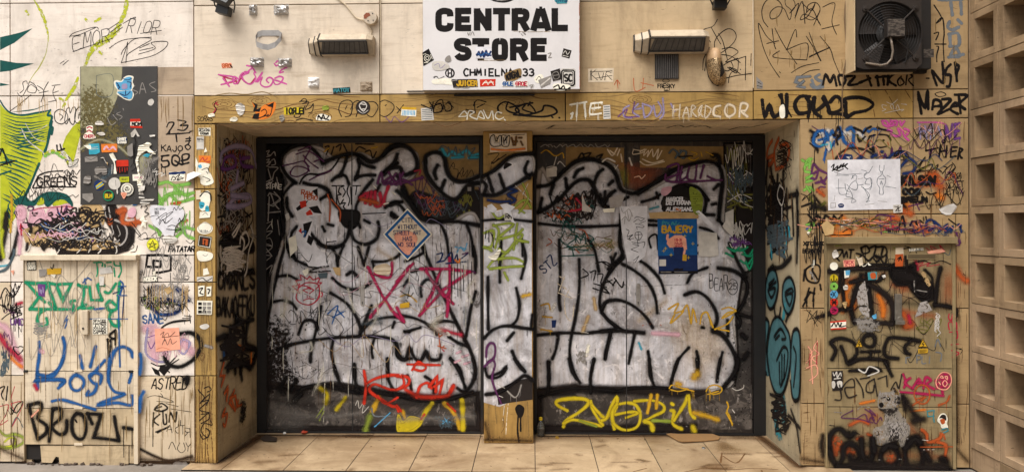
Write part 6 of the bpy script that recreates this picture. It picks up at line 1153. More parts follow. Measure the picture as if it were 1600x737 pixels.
g.s('orange', 3, '320 90 340 105 345 85', 's'); g.s('rust', 2, '230 490 240 570 260 560;225 560 270 575;235 510 250 500', 's'); g.s('chalk', 6, '275 490 285 500', 'd'); g.s('crimson', 2, '250 580 260 590', 's'); g.s('plum', 2.5, '410 150 430 160;360 60 390 50', 's'); g.end()
g = DL(label='white and grey chalk tags on the dark left edge'); Z(400, 205, 5.264)
g.s('grey', 1.8, '80 170 110 160 95 190 120 200 90 210;120 200 150 170 160 200;75 240 110 230 90 260 120 250 100 280 80 290;130 240 150 230 160 270 130 280;100 295 180 300 150 340 130 400 100 310;80 420 120 400 90 440 140 410;170 380 180 430', 'm'); g.t('STPNE', 80, 470, 40, 'chalk', 1.5, jit=.5, length=130, rot=2); g.s('grey', 2, '100 530 120 510 150 610 100 600;110 540 100 737;150 500 200 560 160 600 190 640;100 670 200 660', 'm')
Z(300, 190, 3.509); g.s('grey', 1.2, '400 560 440 550 405 600 440 600 400 640 430 640 440 680 400 680 440 737;430 390 480 420 430 460;470 540 480 620', 'm'); Z(300, 380, 3.509); g.s('grey', 1.2, '405 0 440 20 400 60 435 70 400 100;400 150 440 120 420 180 450 140', 'm'); g.end()
g = DL(label='gothic black lettering and dark red smear between the eyes'); Z(400, 205, 5.264); g.s('black', 2.2, '625 450 720 448 700 460;660 450 665 600;690 460 680 500 700 520 670 530 690 600 720 560;720 470 735 500 715 540;760 450 750 500 770 560 760 610;780 460 785 600;800 450 860 448;830 455 820 520;705 595 735 590 720 620 735 640', 'm'); g.s('rust', 2.6, '590 520 610 600 605 740;620 560 690 650 690 740', 's'); g.s('crimson', 7, '860 545 920 510 900 590;950 500 940 600;980 500 985 610 1030 600 1020 510;1090 450 1060 540 1050 600', 's', drip=2, dl=14); g.s('rust', 10, '870 560 1000 590', 'f'); g.s('plum', 5, '1000 430 1030 340 1050 430 1100 420 1150 350;1040 410 1160 440;1120 380 1150 420', 's'); g.s('ivory', 2, '970 450 990 470;1050 600 1090 590;1120 500 1150 520', 'd')
g.end()
g = DL(label='purple hatched scribble at the right of the arms'); Z(600, 205, 5.264); g.s('plum', 5, '0 420 60 380 120 430 320 380;40 340 100 420 160 340;60 440 150 400 230 440;130 350 140 440', 's'); g.s('crimson', 3, '250 330 300 320 290 360', 'f'); g.end()
g = DL(label='teal and black outlined letters near the door top'); g.s('turq', 8, '480 150 520 200 560 170 610 200 680 160 720 200 770 190', 'f'); g.s('turq', 7, '560 220 650 210;700 220 770 215', 'f'); g.s('slate', 1.8, '450 160 480 120 530 150 520 200;530 130 560 200 590 130 600 200;620 150 650 200 680 120 690 200;720 150 750 140 700 220 770 230', 's'); g.s('black', 1, '530 330 570 260 580 300 550 280;570 310 610 320 600 380 620 340 640 380;600 390 650 300 650 370 690 320 680 380 720 320 740 370;640 350 660 330', 'm'); g.s('bark', 1.2, '280 130 400 120;290 160 370 150 300 190', 'm'); g.end()
g = DL(label='brown-black arrows and wisps along the upper left edge'); Z(400, 205, 5.264); g.s('black', 2.6, '570 130 600 125 580 190;640 130 620 190;660 130 700 110 690 160;720 110 750 170;820 160 850 130 900 150;820 105 970 108;900 170 940 160 960 220 990 170', 'm'); g.s('gold', 3, '560 170 600 140;950 140 1000 130', 'f'); g.end()
g = DL(label='scattered chips, runs and scratches'); Z(); g.flecks('soot', 300, 425, 360, 748, 600, 1.7, 'm', 1.8); g.flecks('ivory', 120, 425, 350, 748, 600, 1.6, 'd', 2); g.flecks('soot', 100, 640, 420, 748, 500, 1.2, 'm', 5); g.s('ivory', .8, '505 560 508 600;508 590 506 660;520 575 521 610', 'd'); g.end()
def grime(g, x0, y0, x1, y1, f=1.0):
    for c_, n, w_, l_ in (('soot', 60, 1.1, 45), ('ivory', 40, 1.2, 45), ('brown', 36, 1.2, 50)): g.runs(c_, int(n*f), x0, y0, x1, y1-20, l_, w_, 'f')
    g.runs('soot', int(26*f), x0, y0, x1, y1-30, 40, .7, 'm')
    for c_ in ('grey', 'slate', 'rose', 'lilac', 'tan'): g.scrib(c_, 1.1, x0, y0, x1, y1, int(2*f), 'f', amp=.3)
    g.scrib('black', .7, x0, y0, x1, y1, int(4*f), amp=.3)
    for _ in range(int(14*f)): x, y = g.r.uniform(x0, x1), g.r.uniform(y0+90, y1); g.s(g.r.choice(('soot', 'brown', 'slate', 'ivory', 'ivory')), g.r.uniform(7, 22), '%f %f %f %f %f %f' % (x, y, x+g.r.uniform(-14, 14), y+12, x+g.r.uniform(-18, 18), y+g.r.uniform(10, 40)), 'h')
    return g
g = DL(name='grime', label='streaks, smudges and faded scribbles'); Z(); g.s('dark', 1.2, '452 375 470 372 456 392 474 395;470 392 482 400 470 415 486 425;510 372 512 412', 'd'); g.s('tan', 18, '590 390 610 402', 'h'); g.flecks('brown', 70, 560, 350, 640, 410, 1.6, 'd', 2); grime(g, 425, 340, 748, 610); g.s('soot', 16, '420 604 480 612 560 602 640 616 740 612;420 622 480 632 560 622 640 632 740 630', 'h'); g.s('grey', 16, '430 640 500 650 560 645;600 655 740 650', 'h'); g.s('soot', 20, '415 470 410 560 425 610;740 560 748 640', 'h'); g.s('soot', 14, '420 430 414 520 422 600', 'f'); g.end()
g = DR(name='grime', label='streaks, smudges and faded scribbles'); grime(g, 842, 335, 1150, 610); g.s('soot', 18, '845 606 900 598 1000 600 1080 604;845 590 880 596;1150 440 1158 560 1140 600', 'h'); g.s('grey', 16, '860 640 960 636 1060 645;1090 640 1160 630', 'h'); g.s('soot', 12, '845 300 842 420 844 600', 'f'); g.end()
g = Tag('pillar', pil, 'grime', 'streaks and smudges'); grime(g, 758, 330, 830, 620, .3); g.end()
# ---- posters and scraps on the left door
def DS(label, cat='sticker', name='sticker'): return ST(label, 'door', name, cat)
g = DS('torn white poster with black and red shards, high on the left door', 'poster', 'torn_poster'); Z(300, 190, 3.509)
g.plate('paper', '-538 372 565 350 600 355 690 358 695 420 716 500 700 515 640 520 670 540 650 620 690 690 740 737 745 800 640 790 590 700 560 640 590 560 555 480', .0012); g.fill('black', '-570 475 600 450 640 430 615 470 580 490;-640 470 690 460 715 505 670 500;-660 380 690 365 692 420;-610 560 660 545 640 600 620 640;-640 620 670 640 655 680 630 660'); g.fill('red', '-590 440 625 430 630 465 600 475;-625 500 650 480 665 510 630 515;-585 600 600 580 605 615'); g.t('RAW', 600, 400, 24, 'rust', 1.8, 'o', jit=.4, length=60, rot=6); g.t('HERO', 618, 425, 22, 'rust', 1.6, 'o', jit=.4, length=70, rot=4); g.s('blue', 2.5, '605 605 625 600 615 630', 'o'); g.end()
for q, c_ in (('-512 510 530 500 540 530 520 545', 'chalk'), ('-530 640 570 620 580 700 540 737', 'ivory'), ('-860 0 1193 0 1193 1 860 1', 'ivory')): 
    if q.startswith('-8'): continue
    scrap('door', dl, q, c_)
Z(300, 380, 3.509); scrap('door', dl, '-605 150 640 135 640 165 620 180', 'ivory'); scrap('door', dl, '-690 165 745 160 740 190 700 192', 'slate'); scrap('door', dl, '-770 130 815 132 815 178 790 170', 'tan'); scrap('door', dl, '@1000 130 1060 110 1090 130 1080 170 1010 165', 'cream', marks=('orange', 1.4, '1040 140 1050 142'))
g = Tag('door', dl, 'graffiti_tag', 'black burnt smear under the torn poster'); g.s('black', 3, '650 150 700 130 750 125;640 160 760 150', 'd'); g.s('black', 1.2, '600 60 640 100 660 60;735 55 740 105', 'm'); g.end()
scrap('door', dl, '-1140 330 1193 320 1193 350 1140 355', 'gold')
pc = thing('placard', 'diamond-shaped placard about street art with blue border on the left double door', 'placard', SF['door'].P(637, 366))
g = Tag('door', pc, 'board'); Z(); g.plate('ivory', '-598.5 366 637 325.5 676 366 637 407', .004); g.plate('pblue', '-601 366 637 328 673.5 366 637 404.5', .0003); g.plate('cream', '-606.5 366 637 334 668 366 637 398.5', .0003); g.fill('salmon', '618 366 640 362 652 372 645 388 637 397 622 382', soft=3); g.end()
g = Tag('door', pc, 'lettering')
for i, (q, x, y, l) in enumerate((('CITY', 628.5, 347, 17), ('WITHOUT', 622, 357.5, 30), ('STREET ART', 615, 366.5, 43), ('HAS', 630, 376, 14), ('NO SOUL', 622.5, 385, 29))): g.t(q, x, y, 6.4, 'navy', 1.15, 'o', length=l, gap=.35)
g.end()
# ---- lock plates
LK = plain('lock_steel', 'a7a29c', .35, .5, .2, 40)
def lock(host, px, py0, py1):
    a = SF['door'].P(px, py0); b = SF['door'].P(px, py1); m = MB(); n = 10; h = .016; pts = []
    for i in range(n+1): pts.append(Vector((a.x+h*math.cos(math.pi*i/n), YD-.003, a.z-h+h*math.sin(math.pi*i/n))))
    for i in range(n+1): pts.append(Vector((b.x-h*math.cos(math.pi*i/n), YD-.003, b.z+h-h*math.sin(math.pi*i/n))))
    m.prism(pts[::-1], (0, -.004, 0), LK); o = m.build('lock_plate', host, bevel=.001)
    m = MB(); m.lathe((a.x, YD-.007, a.z-h), (0, -1, 0), [(.013, 0), (.013, .008), (.004, .009)], LK, 18); m.build('knob', o)
    m = MB(); m.lathe((b.x, YD-.007, b.z+.03), (0, -1, 0), [(.005, 0), (.005, .0006)], DK, 12); m.box((b.x-.0025, YD-.0076, b.z+.014), (b.x+.0025, YD-.0071, b.z+.03), DK); m.build('keyhole', o)
lock(dl, 566.5, 444, 478); lock(dr, 997, 442, 478)
# ---- right double door
g = DR(name='door_paint', label='old ochre, red and dark paint layers'); Z(); g.fill('spray', '-1131 224 1175 224 1175 490 1160 440 1150 390 1133 350', 'p', 4, mat=WORN); g.scrib('soot', 2, 1132, 226, 1174, 400, 14, 's'); g.scrib('olive', 1.5, 1132, 226, 1174, 400, 8, 's', amp=.6); g.scrib('chalk', 1, 1132, 226, 1174, 480, 6, amp=.5)
g.fill('bark', '-884 229 975 231 975 300 884 300'); g.fill('bark', '-1000 228 1130 229 1130 262 1000 262'); g.fill('rust', '@955 250 975 248 1010 258 1040 262 1030 285 1000 300 985 300 960 280', 'f', 6); g.fill('moss', '@965 262 980 258 985 290 970 292', 'f', 4); g.fill('crimson', '@880 300 905 298 910 330 880 335', 'f', 5)
g.fill('chalk', '-850 295 865 290 866 310 850 318'); g.end()
g = DR(name='silver_fill', label='silver fill of the right creature')
g.fill('silver', '841 290 862 284 885 268 905 254 925 249 945 252 962 262 968 280 975 296 1000 300 1030 288 1070 264 1120 256 1132 280 1130 350 1150 370 1160 400 1170 440 1160 480 1148 500 1153 560 1140 600 1090 612 1000 608 900 606 841 620', mat=SILVER, soft=10); g.end()
g = DR(name='door_paint', label='dark hollow, tan wash and black field'); g.fill('soot', '846 335 880 318 905 305 920 300 935 320 915 345 880 350', 'd', 14); g.scrib('dgreen', 2, 850, 305, 930, 348, 6, 's'); g.scrib('rust', 2, 855, 305, 925, 345, 5, 's'); g.scrib('grey', 1.6, 850, 300, 930, 350, 6, 's'); g.scrib('soot', 3, 850, 300, 935, 350, 7, 's'); g.s('crimson', 5, '900 310 910 325 890 330', 'f'); g.fill('black', '1034 318 1045 298 1065 287 1085 294 1090 320 1075 335 1045 332', 'p', 5)
g.fill('soot', '-842 612 900 606 1000 610 1100 614 1100 668 842 668', 'p', 22, mat=WORN); g.fill('tan', '1035 500 1080 470 1150 520 1148 570 1100 600 1060 560', 'f', 20); g.fill('soot', '1150 330 1174 300 1175 470 1160 470 1172 430 1165 400', 'p', 4); g.fill('soot', '-1160 430 1175 420 1175 606 1148 606 1153 550 1150 500', 'p', 6, mat=WORN); g.fill('soot', '-1090 620 1120 608 1175 600 1175 670 1090 670', 'p', 0, mat=WORN); g.end()
g = DR(name='graffiti_creature', label='thick black outlines of the second silver creature'); Z(); g.s('spray', 5.5, '842 349 880 353 920 354 968 352;1010 351 1028 352;970 335 968 380 972 398 950 420', k); g.scrib('brown', 1.4, 850, 358, 960, 400, 8, 's', amp=.6); g.scrib('dgreen', 1.2, 850, 340, 960, 395, 5, amp=.6); g.s('tan', 20, '900 385 960 380;1040 470 1000 500', 'h')
Z(820, 205, 5.263)
g.s('spray', 8, '100 455 200 440 270 380 340 310 420 250 520 230 620 250 700 290 750 360 772 430 795 480 845 502 900 510 1000 470', k); g.s('spray', 8, '110 665 200 622 300 540 380 450 450 402 520 402 560 445 600 540 650 610 720 640', k); g.s('spray', 6.5, '235 440 208 520;335 390 345 460;478 305 430 330 405 378;642 315 600 350 572 420;722 410 690 440;650 600 700 520 740 490;140 550 122 650', k); g.s('spray', 5, '620 520 640 610;660 495 655 560;740 600 850 540', k)
Z(940, 190, 3.509)
g.s('spray', 7.5, '200 395 270 350 330 310 400 265 470 240 570 218 640 240 662 320 652 420 640 540', k); g.s('spray', 8, '610 185 640 190 645 230', k); g.s('spray', 6, '470 352 525 360 562 400 572 440 560 500;560 400 585 430', k); g.s('spray', 6, '640 345 615 370;625 450 605 455;570 510 615 512', k); g.s('spray', 5.5, '640 540 660 560 700 600 740 640', k); g.s('spray', 5, '220 440 290 420 320 400;300 390 310 420', k); g.s('spray', 5, '540 580 600 600 640 640;120 560 100 640 120 737;250 540 300 545', k)
g.s('spray', 3.4, '520 680 560 670 600 700 560 730 530 720 570 680 560 720', k); g.s('spray', 4, '270 690 260 640 300 620 310 700', k)
g.s('plum', 4.5, '360 250 420 235 410 330;360 310 440 280;440 250 430 320 470 300;480 250 470 310 510 320 520 240;560 240 540 310;580 300 620 320;350 290 380 330 660 320;700 280 720 340', 's')
Z(620, 380, 3.509)
g.s('spray', 5.5, '890 -20 896 150 890 300 896 365', k); g.s('spray', 5.5, '1000 88 1000 250 980 400 955 520 950 620 985 740', k); g.s('spray', 6, '770 502 900 490 1050 490 1200 468', k); g.s('spray', 5.5, '885 500 872 580 852 632;830 650 835 740;1082 635 1060 740;1172 490 1150 570 1140 632', k); g.s('spray', 5, '1050 -20 1085 40 1108 155;1200 55 1160 160 1120 260 1115 350 1150 410 1195 455;1195 310 1150 320 1130 362', k)
Z(940, 380, 3.509)
g.s('spray', 5, '50 75 62 130 20 200 0 250;120 80 60 140', k); g.s('spray', 5.5, '112 112 180 150 250 210 292 290 305 380;205 92 260 130 320 200 345 272', k); g.s('spray', 5.5, '0 362 22 322 90 310 170 340 240 400 280 462;0 380 40 422 100 465 140 482', k); g.s('spray', 6.5, '0 482 120 480 232 490', k); g.s('spray', 5.5, '50 490 20 632;182 490 148 655', k); g.s('spray', 6, '455 282 520 265 580 300 625 370 632 430 608 470', k); g.s('spray', 5, '470 215 500 165 580 132;550 460 560 462', k)
g.s('spray', 7, '640 135 720 150 780 190 800 240 780 320 742 382', k); g.s('spray', 6.5, '700 0 740 90 790 182;740 385 840 412', k); g.s('spray', 6, '742 390 762 430 748 462;690 420 692 505', k); g.s('spray', 9, '610 480 660 500 710 570 742 650 722 740', k); g.s('spray', 5, '255 590 275 740;478 570 420 640 388 740;520 590 532 650 525 725;662 595 640 700 635 740', k); g.s('spray', 9, '770 500 790 520;800 600 780 630', k)
g.s('black', 2.6, '70 190 110 240 120 210;80 200 60 230;0 100 50 130;10 240 40 270', 'm')
Z(940, 560, 4.165); g.s('spray', 5.5, '310 0 315 100 342 175;500 0 470 80 450 165;620 0 625 92;772 0 755 90 750 150', k); g.s('spray', 9, '885 0 870 80 795 185', k); g.s('spray', 5.5, '0 210 100 210 200 190 350 185 450 190', k)
Z(620, 560, 4.165); g.s('spray', 5, '930 252 1050 210 1200 190 1420 208', k); g.s('spray', 6.5, '985 20 990 110 985 215', k); g.s('spray', 5.5, '1120 0 1140 80 1192 155;1282 0 1262 100 1262 222', k); g.end()
g = DR(name='graffiti_lettering', label='bright yellow spray lettering along the bottom'); YW = 6.4
g.s('yellow', YW, '1108 335 1045 300 1045 272 1130 258 1225 262 1245 292 1180 350 1100 400 1085 440', 's'); g.s('yellow', YW*.9, '1085 420 1150 395 1260 420 1330 435', 's'); g.s('yellow', YW*.9, '1262 275 1280 340 1340 430;1270 300 1355 385 1390 330 1420 262', 's'); g.s('moss', 5, '1190 400 1300 440', 'f')
Z(940, 560, 4.165); g.s('yellow', YW*.9, '0 400 30 385 60 310 98 248 98 300 70 380 82 455', 's'); g.s('yellow', YW*.85, '100 292 70 345 80 420 150 462 230 440 252 365 222 300 170 285 120 292;90 362 180 345 232 352 160 382', 's'); g.s('yellow', YW*.8, '210 275 330 270 400 300 400 340 340 370 285 400', 's'); g.s('gold', 6, '322 235 298 350;362 235 355 320', 's'); g.s('yellow', 8, '280 405 320 420 332 462', 's'); g.s('moss', 6, '330 400 460 405', 's'); g.s('yellow', 6, '455 290 465 298;450 335 470 345 462 420 520 455;470 400 540 292 565 240 575 340 605 385', 's'); g.s('gold', 10, '600 350 680 370 755 395', 'f'); g.s('yellow', 9, '592 440 605 470', 'f'); g.end()
g = DR(label='older gold scribbles with drips above the yellow lettering'); g.s('gold', 2.4, '440 190 460 170 520 190 560 195 500 210 450 200;560 200 600 210', 's', drip=5); g.s('gold', 2.4, '680 210 700 180 740 170 780 190 770 220 720 230 700 200;690 230 760 210', 's', drip=7, dl=18); g.s('gold', 16, '600 120 620 100', 'f'); g.s('gold', 12, '490 160 510 165', 'f'); g.s('gold', 3, '815 280 825 310 815 340 830 370 850 430;810 350 850 420', 's'); g.fill('gold', '@-5 -2 0 0 2 3'); Z(940, 380, 3.509)
g.s('gold', 3, '365 360 420 330 400 380 450 370 380 435 400 390;440 380 470 340 490 440 500 360 520 430;540 440 550 390 580 380 600 450 590 400 610 460', 's'); g.s('gold', 3, '660 360 700 350 735 370 690 380 660 410 720 380;620 470 690 440 720 400;640 470 700 480', 's'); g.end()
g = DR(label='teal spray tag on the silver belly'); Z(620, 190, 3.509); g.s('dgreen', 2.2, '905 590 930 545 960 600 930 570;950 570 975 575 970 610;920 600 900 650 950 690;950 620 990 630 940 670;980 660 985 620 1010 650 1030 610 1035 670;1050 620 1080 640 1060 660;920 690 1070 680;940 700 1050 705;905 737 1080 730;960 690 970 737', 's'); g.s('rust', 1.8, '830 640 850 660 820 680;1000 590 1030 600 1050 640;980 700 1000 720', 's'); g.s('olive', 2, '1140 640 1180 650 1150 680 1190 690', 's'); g.end()
g = DR(label='green scribble by the right edge'); Z(940, 190, 3.509); g.s('green', 4, '690 690 730 710 760 690 800 737 830 700;680 720 720 740;760 760 800 780 830 740', 's'); Z(940, 380, 3.509); g.s('green', 4, '700 30 760 40 800 20;770 60 820 70 840 40;790 100 810 140 830 90', 's'); g.end()
g = DR(label='yellow-green and white wild scribbles on the dark upper right'); Z(940, 190, 3.509); g.s('olive', 3.5, '690 420 740 440 830 430;720 380 760 460 800 470;690 470 780 440 820 480;750 370 740 450;700 400 830 400', 's'); g.s('chalk', 1.6, '700 280 760 330 800 280 740 330;770 230 720 290;790 270 830 300 820 350;720 330 690 290;690 370 740 430 790 440;730 360 770 440 830 470;690 440 760 400 820 420;770 380 760 440', 's'); g.s('chalk', 1.4, '770 130 800 180 830 150;800 170 825 180', 'm'); g.scrib('chalk', 1.4, 690, 540, 830, 700, 9, 's'); g.scrib('slate', 1.6, 680, 220, 850, 480, 10, 's'); g.scrib('violet', 1.6, 680, 600, 830, 700, 5, 's'); g.end()
g = DR(label='pale chalk scrawls along the door top'); Z(820, 205, 5.263); g.s('grey', 1.4, '130 130 170 110 200 130;180 120 210 110 230 130;240 120 260 135 290 110 310 130;310 125 340 110 350 130;350 130 400 110 420 130 450 110;460 105 480 130;490 110 520 130 540 110 570 130;580 105 600 130 640 120 660 110 680 130 700 110', 'm'); g.s('gold', 3, '135 180 180 155 240 200 270 200 310 180 320 220', 'f'); g.s('chalk', 1.6, '180 300 220 290 260 300 250 340 200 350;260 210 240 280;270 270 290 250 330 290', 's'); g.s('cream', 2.6, '680 150 720 200 760 140;700 160 740 190;780 150 760 200;790 190 800 250', 's'); g.s('black', 3, '440 220 470 180 490 220;480 190 540 180 510 220;590 210 640 190 610 230', 's'); g.s('chalk', 3, '640 250 680 225 740 250;860 220 880 280', 's'); g.s('chalk', 2, '735 290 750 305;765 280 745 310', 's'); g.s('cream', 1.4, '890 150 980 170 890 190 895 150;950 160 1000 150;900 380 940 370 960 390 990 360', 'm'); Z(1000, 205, 5.265); g.s('cream', 1.8, '0 170 40 150 30 200 70 160 60 210 100 150 110 210 150 150 140 230 180 160;20 230 100 260 190 240;0 250 60 280 200 250', 'm'); g.s('slate', 4, '240 180 270 150 310 180 290 220;330 160 380 170 360 220 320 200 340 170', 's'); g.s('gold', 2.4, '420 170 470 190 400 220 440 240 480 220;500 170 510 210;540 170 600 200', 'f'); g.s('soot', 3, '320 210 430 205', 's'); g.end()
g = DR(label='letters and numbers scribbled in thin black'); Z(940, 380, 3.509); g.t('BEAR', 592, 250, 70, 'black', 1.3, jit=.55, length=100, rot=2); g.ring('black', 1.1, 718, 238, 28, 42, 'm'); g.t('25', 698, 252, 34, 'black', 1.3, length=42); Z(620, 380, 3.509); g.t('STZ', 805, 165, 50, 'navy', 2.2, jit=.3, rot=-38, length=95); g.s('black', 2.2, '1020 140 1050 170 1010 190;1060 160 1090 150 1080 200;1100 170 1130 170 1120 220 1180 200;1090 110 1140 100 1190 130;1080 220 1150 240;1075 245 1165 275;1140 190 1190 230', 'm', drip=5); g.end()
g = DR(label='cream scratch marks and worn patches'); g.s('cream', 2, '890 180 920 195;885 270 960 300;880 220 930 250;920 180 890 260;945 250 920 320 930 400 960 420 970 340', 'd'); g.s('gold', 4, '790 340 830 330 840 360;800 400 850 405;790 470 850 480', 'f', drip=2); g.s('tan', 8, '1020 480 1050 400;1080 300 1090 360', 'f'); g.s('chalk', 6, '870 330 850 370', 'd'); g.fill('navy', '-848 420 876 418 870 460 850 462'); g.s('ivory', 7, '1050 560 1040 610', 'd'); g.scrib('grey', 1, 980, 580, 1040, 660, 8); g.s('chalk', 1, '1050 440 990 460;985 480 1050 490', 'd')
Z(); g.flecks('soot', 240, 842, 380, 1150, 600, 1.7, 'm', 1.8); g.flecks('ivory', 90, 842, 350, 1150, 600, 1.6, 'd', 1.6); g.flecks('soot', 200, 1145, 500, 1175, 660, 3, 's'); g.flecks('grey', 140, 1060, 590, 1170, 668, 2.4, 'd'); g.flecks('rust', 30, 1000, 440, 1050, 520, 2.5, 'd'); g.s('soot', .8, '1000 447 1078 444', 'd'); g.s('rose', 9, '1020 520 1060 522', 'f'); g.s('turq', 5, '998 535 1002 545', 'f'); Z(940, 560, 4.165); g.s('dark', 1, '660 250 680 320 720 340 750 320;680 260 740 300 760 330;650 350 720 340', 'd'); g.s('chalk', 1.2, '850 190 880 205 920 190 925 170;850 330 865 350', 'm'); g.flecks('dark', 50, 650, 240, 770, 340, 7, 'm'); g.end()
# posters on the right door
g = DS('white paper sheet with doodled heads and arrows, curling at the bottom, on the right door', 'paper', 'doodle_sheet'); Z(940, 190, 3.509)
g.plate('paper', '-98 465 250 462 252 600 246 700 235 740 195 770 140 765 110 600', .001); g.s('black', .9, '-180 530 190 520 230 530;175 550 200 535 215 545 235 530;185 560 230 570 225 580 190 575;190 575 195 590;205 560 240 545', 'm'); g.s('black', 1, '@185 610 210 605 222 625 205 648 185 635;185 620 222 618;200 605 203 645;195 650 200 680;165 660 200 665 235 660 230 690;-170 670 205 680 160 700 200 715;-175 760 205 735 185 770', 'm'); g.s('black', 1.2, '135 590 150 600 140 630 170 620 150 640 175 640;140 640 160 650', 'm'); g.s('grey', .9, '105 470 120 500 150 480 170 520;110 540 130 520 150 545 165 510;140 490 150 540;130 500 125 560', 'm'); g.end()
po = ST('blue event poster with orange title and a pink-jumpered figure on the right door', 'door', 'event_poster', 'poster'); g = po; Z(); g.plate('navy', '-1027 342 1088.5 341.5 1090 427 1029 428', .001); Z(940, 190, 3.509)
g.plate('pblue', '-306 535 522 532 524 730 308 735', .0003); g.s('teal', 1.4, '330 570 335 545 345 552 332 560;350 565 352 550 360 555;368 553 362 560 372 565;380 565 388 550 384 566;395 565 390 550 402 565;408 545 408 566 425 555', 'o'); g.t('BAJERY', 332, 608, 36, 'gold', 3, 'o', length=165, square=True); g.fill('salmon', '-372 640 400 622 440 622 462 640 468 700 452 704 448 690 446 722 396 724 392 690 372 690 356 668 362 640'); g.s('salmon', 4, '372 660 360 640 362 622', 'o'); g.t('18-31', 400, 654, 13, 'crimson', 1, 'o', length=42); g.t('MAJA', 400, 672, 13, 'crimson', 1, 'o', length=42); g.t('2025', 400, 690, 13, 'crimson', 1, 'o', length=42); g.s('yellow', .8, '-455 620 455 634;-448 627 462 627;-340 700 340 716;-332 708 348 708;-500 660 500 676;-492 668 508 668', 'o')
Z(940, 380, 3.509); g.fill('navy', '-393 20 448 20 444 70 440 138 426 138 420 70 412 138 398 138 396 70'); g.fill('black', '396 140 420 136 422 146 396 148;424 140 444 136 446 146 424 148'); g.s('salmon', 3.2, '458 10 455 40 450 60', 'o'); g.fill('gold', '-444 60 466 62 464 96 442 94'); g.s('yellow', .8, '-380 55 380 71;-372 63 388 63;-475 70 475 86;-467 78 483 78;-350 20 350 36;-342 28 358 28', 'o'); g.plate('chalk', '-316 88 352 88 352 124 316 124', .0002); g.fill('black', '-314 150 526 150 526 164 316 166'); g.s('grey', 1.2, '-325 157 380 157;-400 157 470 157', 'o'); g.end()
g = DS('scraps of lettered black poster above the blue one', 'poster', 'torn_poster'); Z(1000, 205, 5.265); g.plate('dark', '-175 640 190 545 370 540 430 570 425 600 495 625 495 660 190 662', .0008); g.t('MARCEL', 215, 572, 28, 'paper', 1.8, 'o', slant=.15, length=150); g.t('DETTMANN', 215, 603, 28, 'paper', 1.8, 'o', slant=.15, length=205); g.t('ALESSANDRO', 215, 655, 28, 'paper', 1.8, 'o', slant=.15, length=275); g.end()
scrap('door', dr, '-70 670 240 660 480 670 480 718 80 718', 'tan'); g = DR(label='torn black letters on tan paper'); g.s('black', 2.4, '240 660 245 710;280 670 270 710 300 700;320 680 330 715;350 670 345 710 370 690;180 640 200 620 200 660', 'd'); g.s('teal', 5, '80 640 150 620', 'f'); g.s('orange', 4, '300 640 330 650;450 680 470 690', 'd'); g.end()
scrap('door', dr, '@405 470 430 460 490 500 515 560 505 650 470 690 430 650 410 550', 'moss', marks=('black', 1.2, '430 490 450 530 470 500 440 560 480 540 450 600 490 610 470 660')); scrap('door', dr, '-455 662 480 650 560 720 590 760 620 790 600 800 540 760', 'paper'); scrap('door', dr, '-700 670 768 640 768 820 760 870 690 800 675 780 700 740', 'chalk', marks=('grey', 1.2, '720 690 740 690;722 710 745 712;725 730 748 730')); scrap('door', dr, '@180 470 250 455 255 490 210 530 175 520', 'rose'); Z(820, 205, 5.263); scrap('door', dr, '-175 310 260 290 262 370 180 378', 'chalk'); scrap('door', dr, '-470 510 500 600 550 640 545 665 470 655', 'chalk'); scrap('door', dr, '-640 640 740 630 735 665 650 668', 'ivory'); scrap('door', dr, '-690 550 780 520 815 545 790 620 700 630', 'silver')
Z(940, 190, 3.509); scrap('door', dr, '-530 600 630 610 640 730 600 740 530 737', 'chalk', .0005)
# ---- the pillar
PT = lambda label=None, name='graffiti_tag': Tag('pillar', pil, name, label)
g = PT(name='silver_fill', label='silver fill across the pillar'); Z(620, 190, 3.509); g.fill('silver', '474 330 540 265 640 195 741 188 741 290 640 362 560 402 476 402', mat=SILVER, soft=6); Z(); g.fill('silver', '-756 322 770 330 790 326 831 328 831 600 800 626 780 635 756 628', mat=SILVER); g.end()
g = PT(name='pillar_paint', label='dark patch and ochre runs'); Z(620, 560, 4.165); g.fill('dark', '-650 200 780 140 885 120 885 265 740 285 660 300'); g.s('bark', 2, '600 300 595 400 610 540;640 300 650 420;700 300 690 440;850 280 860 500', 'd'); g.s('ivory', 1, '725 290 715 400 710 490;700 300 690 400', 'd'); g.flecks('soot', 140, 575, 500, 888, 545, 8, 'm'); g.s('brown', 1.2, '690 380 700 440 680 480', 'd'); Z(620, 190, 3.509); g.s('brown', 2, '600 420 590 480;660 400 640 470;700 380 690 470;720 400 735 480;520 220 515 260', 'd'); Z(620, 380, 3.509); g.s('gold', 9, '690 290 730 280', 'f'); g.end()
g = PT(name='graffiti_creature', label='thick black outlines of the creature arm over the pillar'); Z(620, 190, 3.509)
g.s('spray', 7.5, '472 300 540 262 620 195 690 178 745 176', k); g.s('spray', 7, '472 402 540 402 620 362 742 286', k); g.s('spray', 6, '500 300 526 382;563 290 588 362;718 220 702 270 728 310;472 330 490 350 480 390', k); g.fill('black', '585 250 600 225 632 235 610 250 590 262'); g.s('spray', 5, '472 542 600 535 742 548', k); g.s('spray', 4.5, '575 640 570 737;685 620 690 737', k)
Z(620, 380, 3.509); g.s('spray', 5.5, '570 0 565 120 565 212;690 0 706 80 682 192;500 185 500 320 502 470;655 245 672 330 662 410 635 445', k); g.s('spray', 6, '478 520 530 472 600 452 700 465 746 470;640 490 605 532;632 590 660 650 702 702', k); g.s('spray', 5, '742 390 735 470', k)
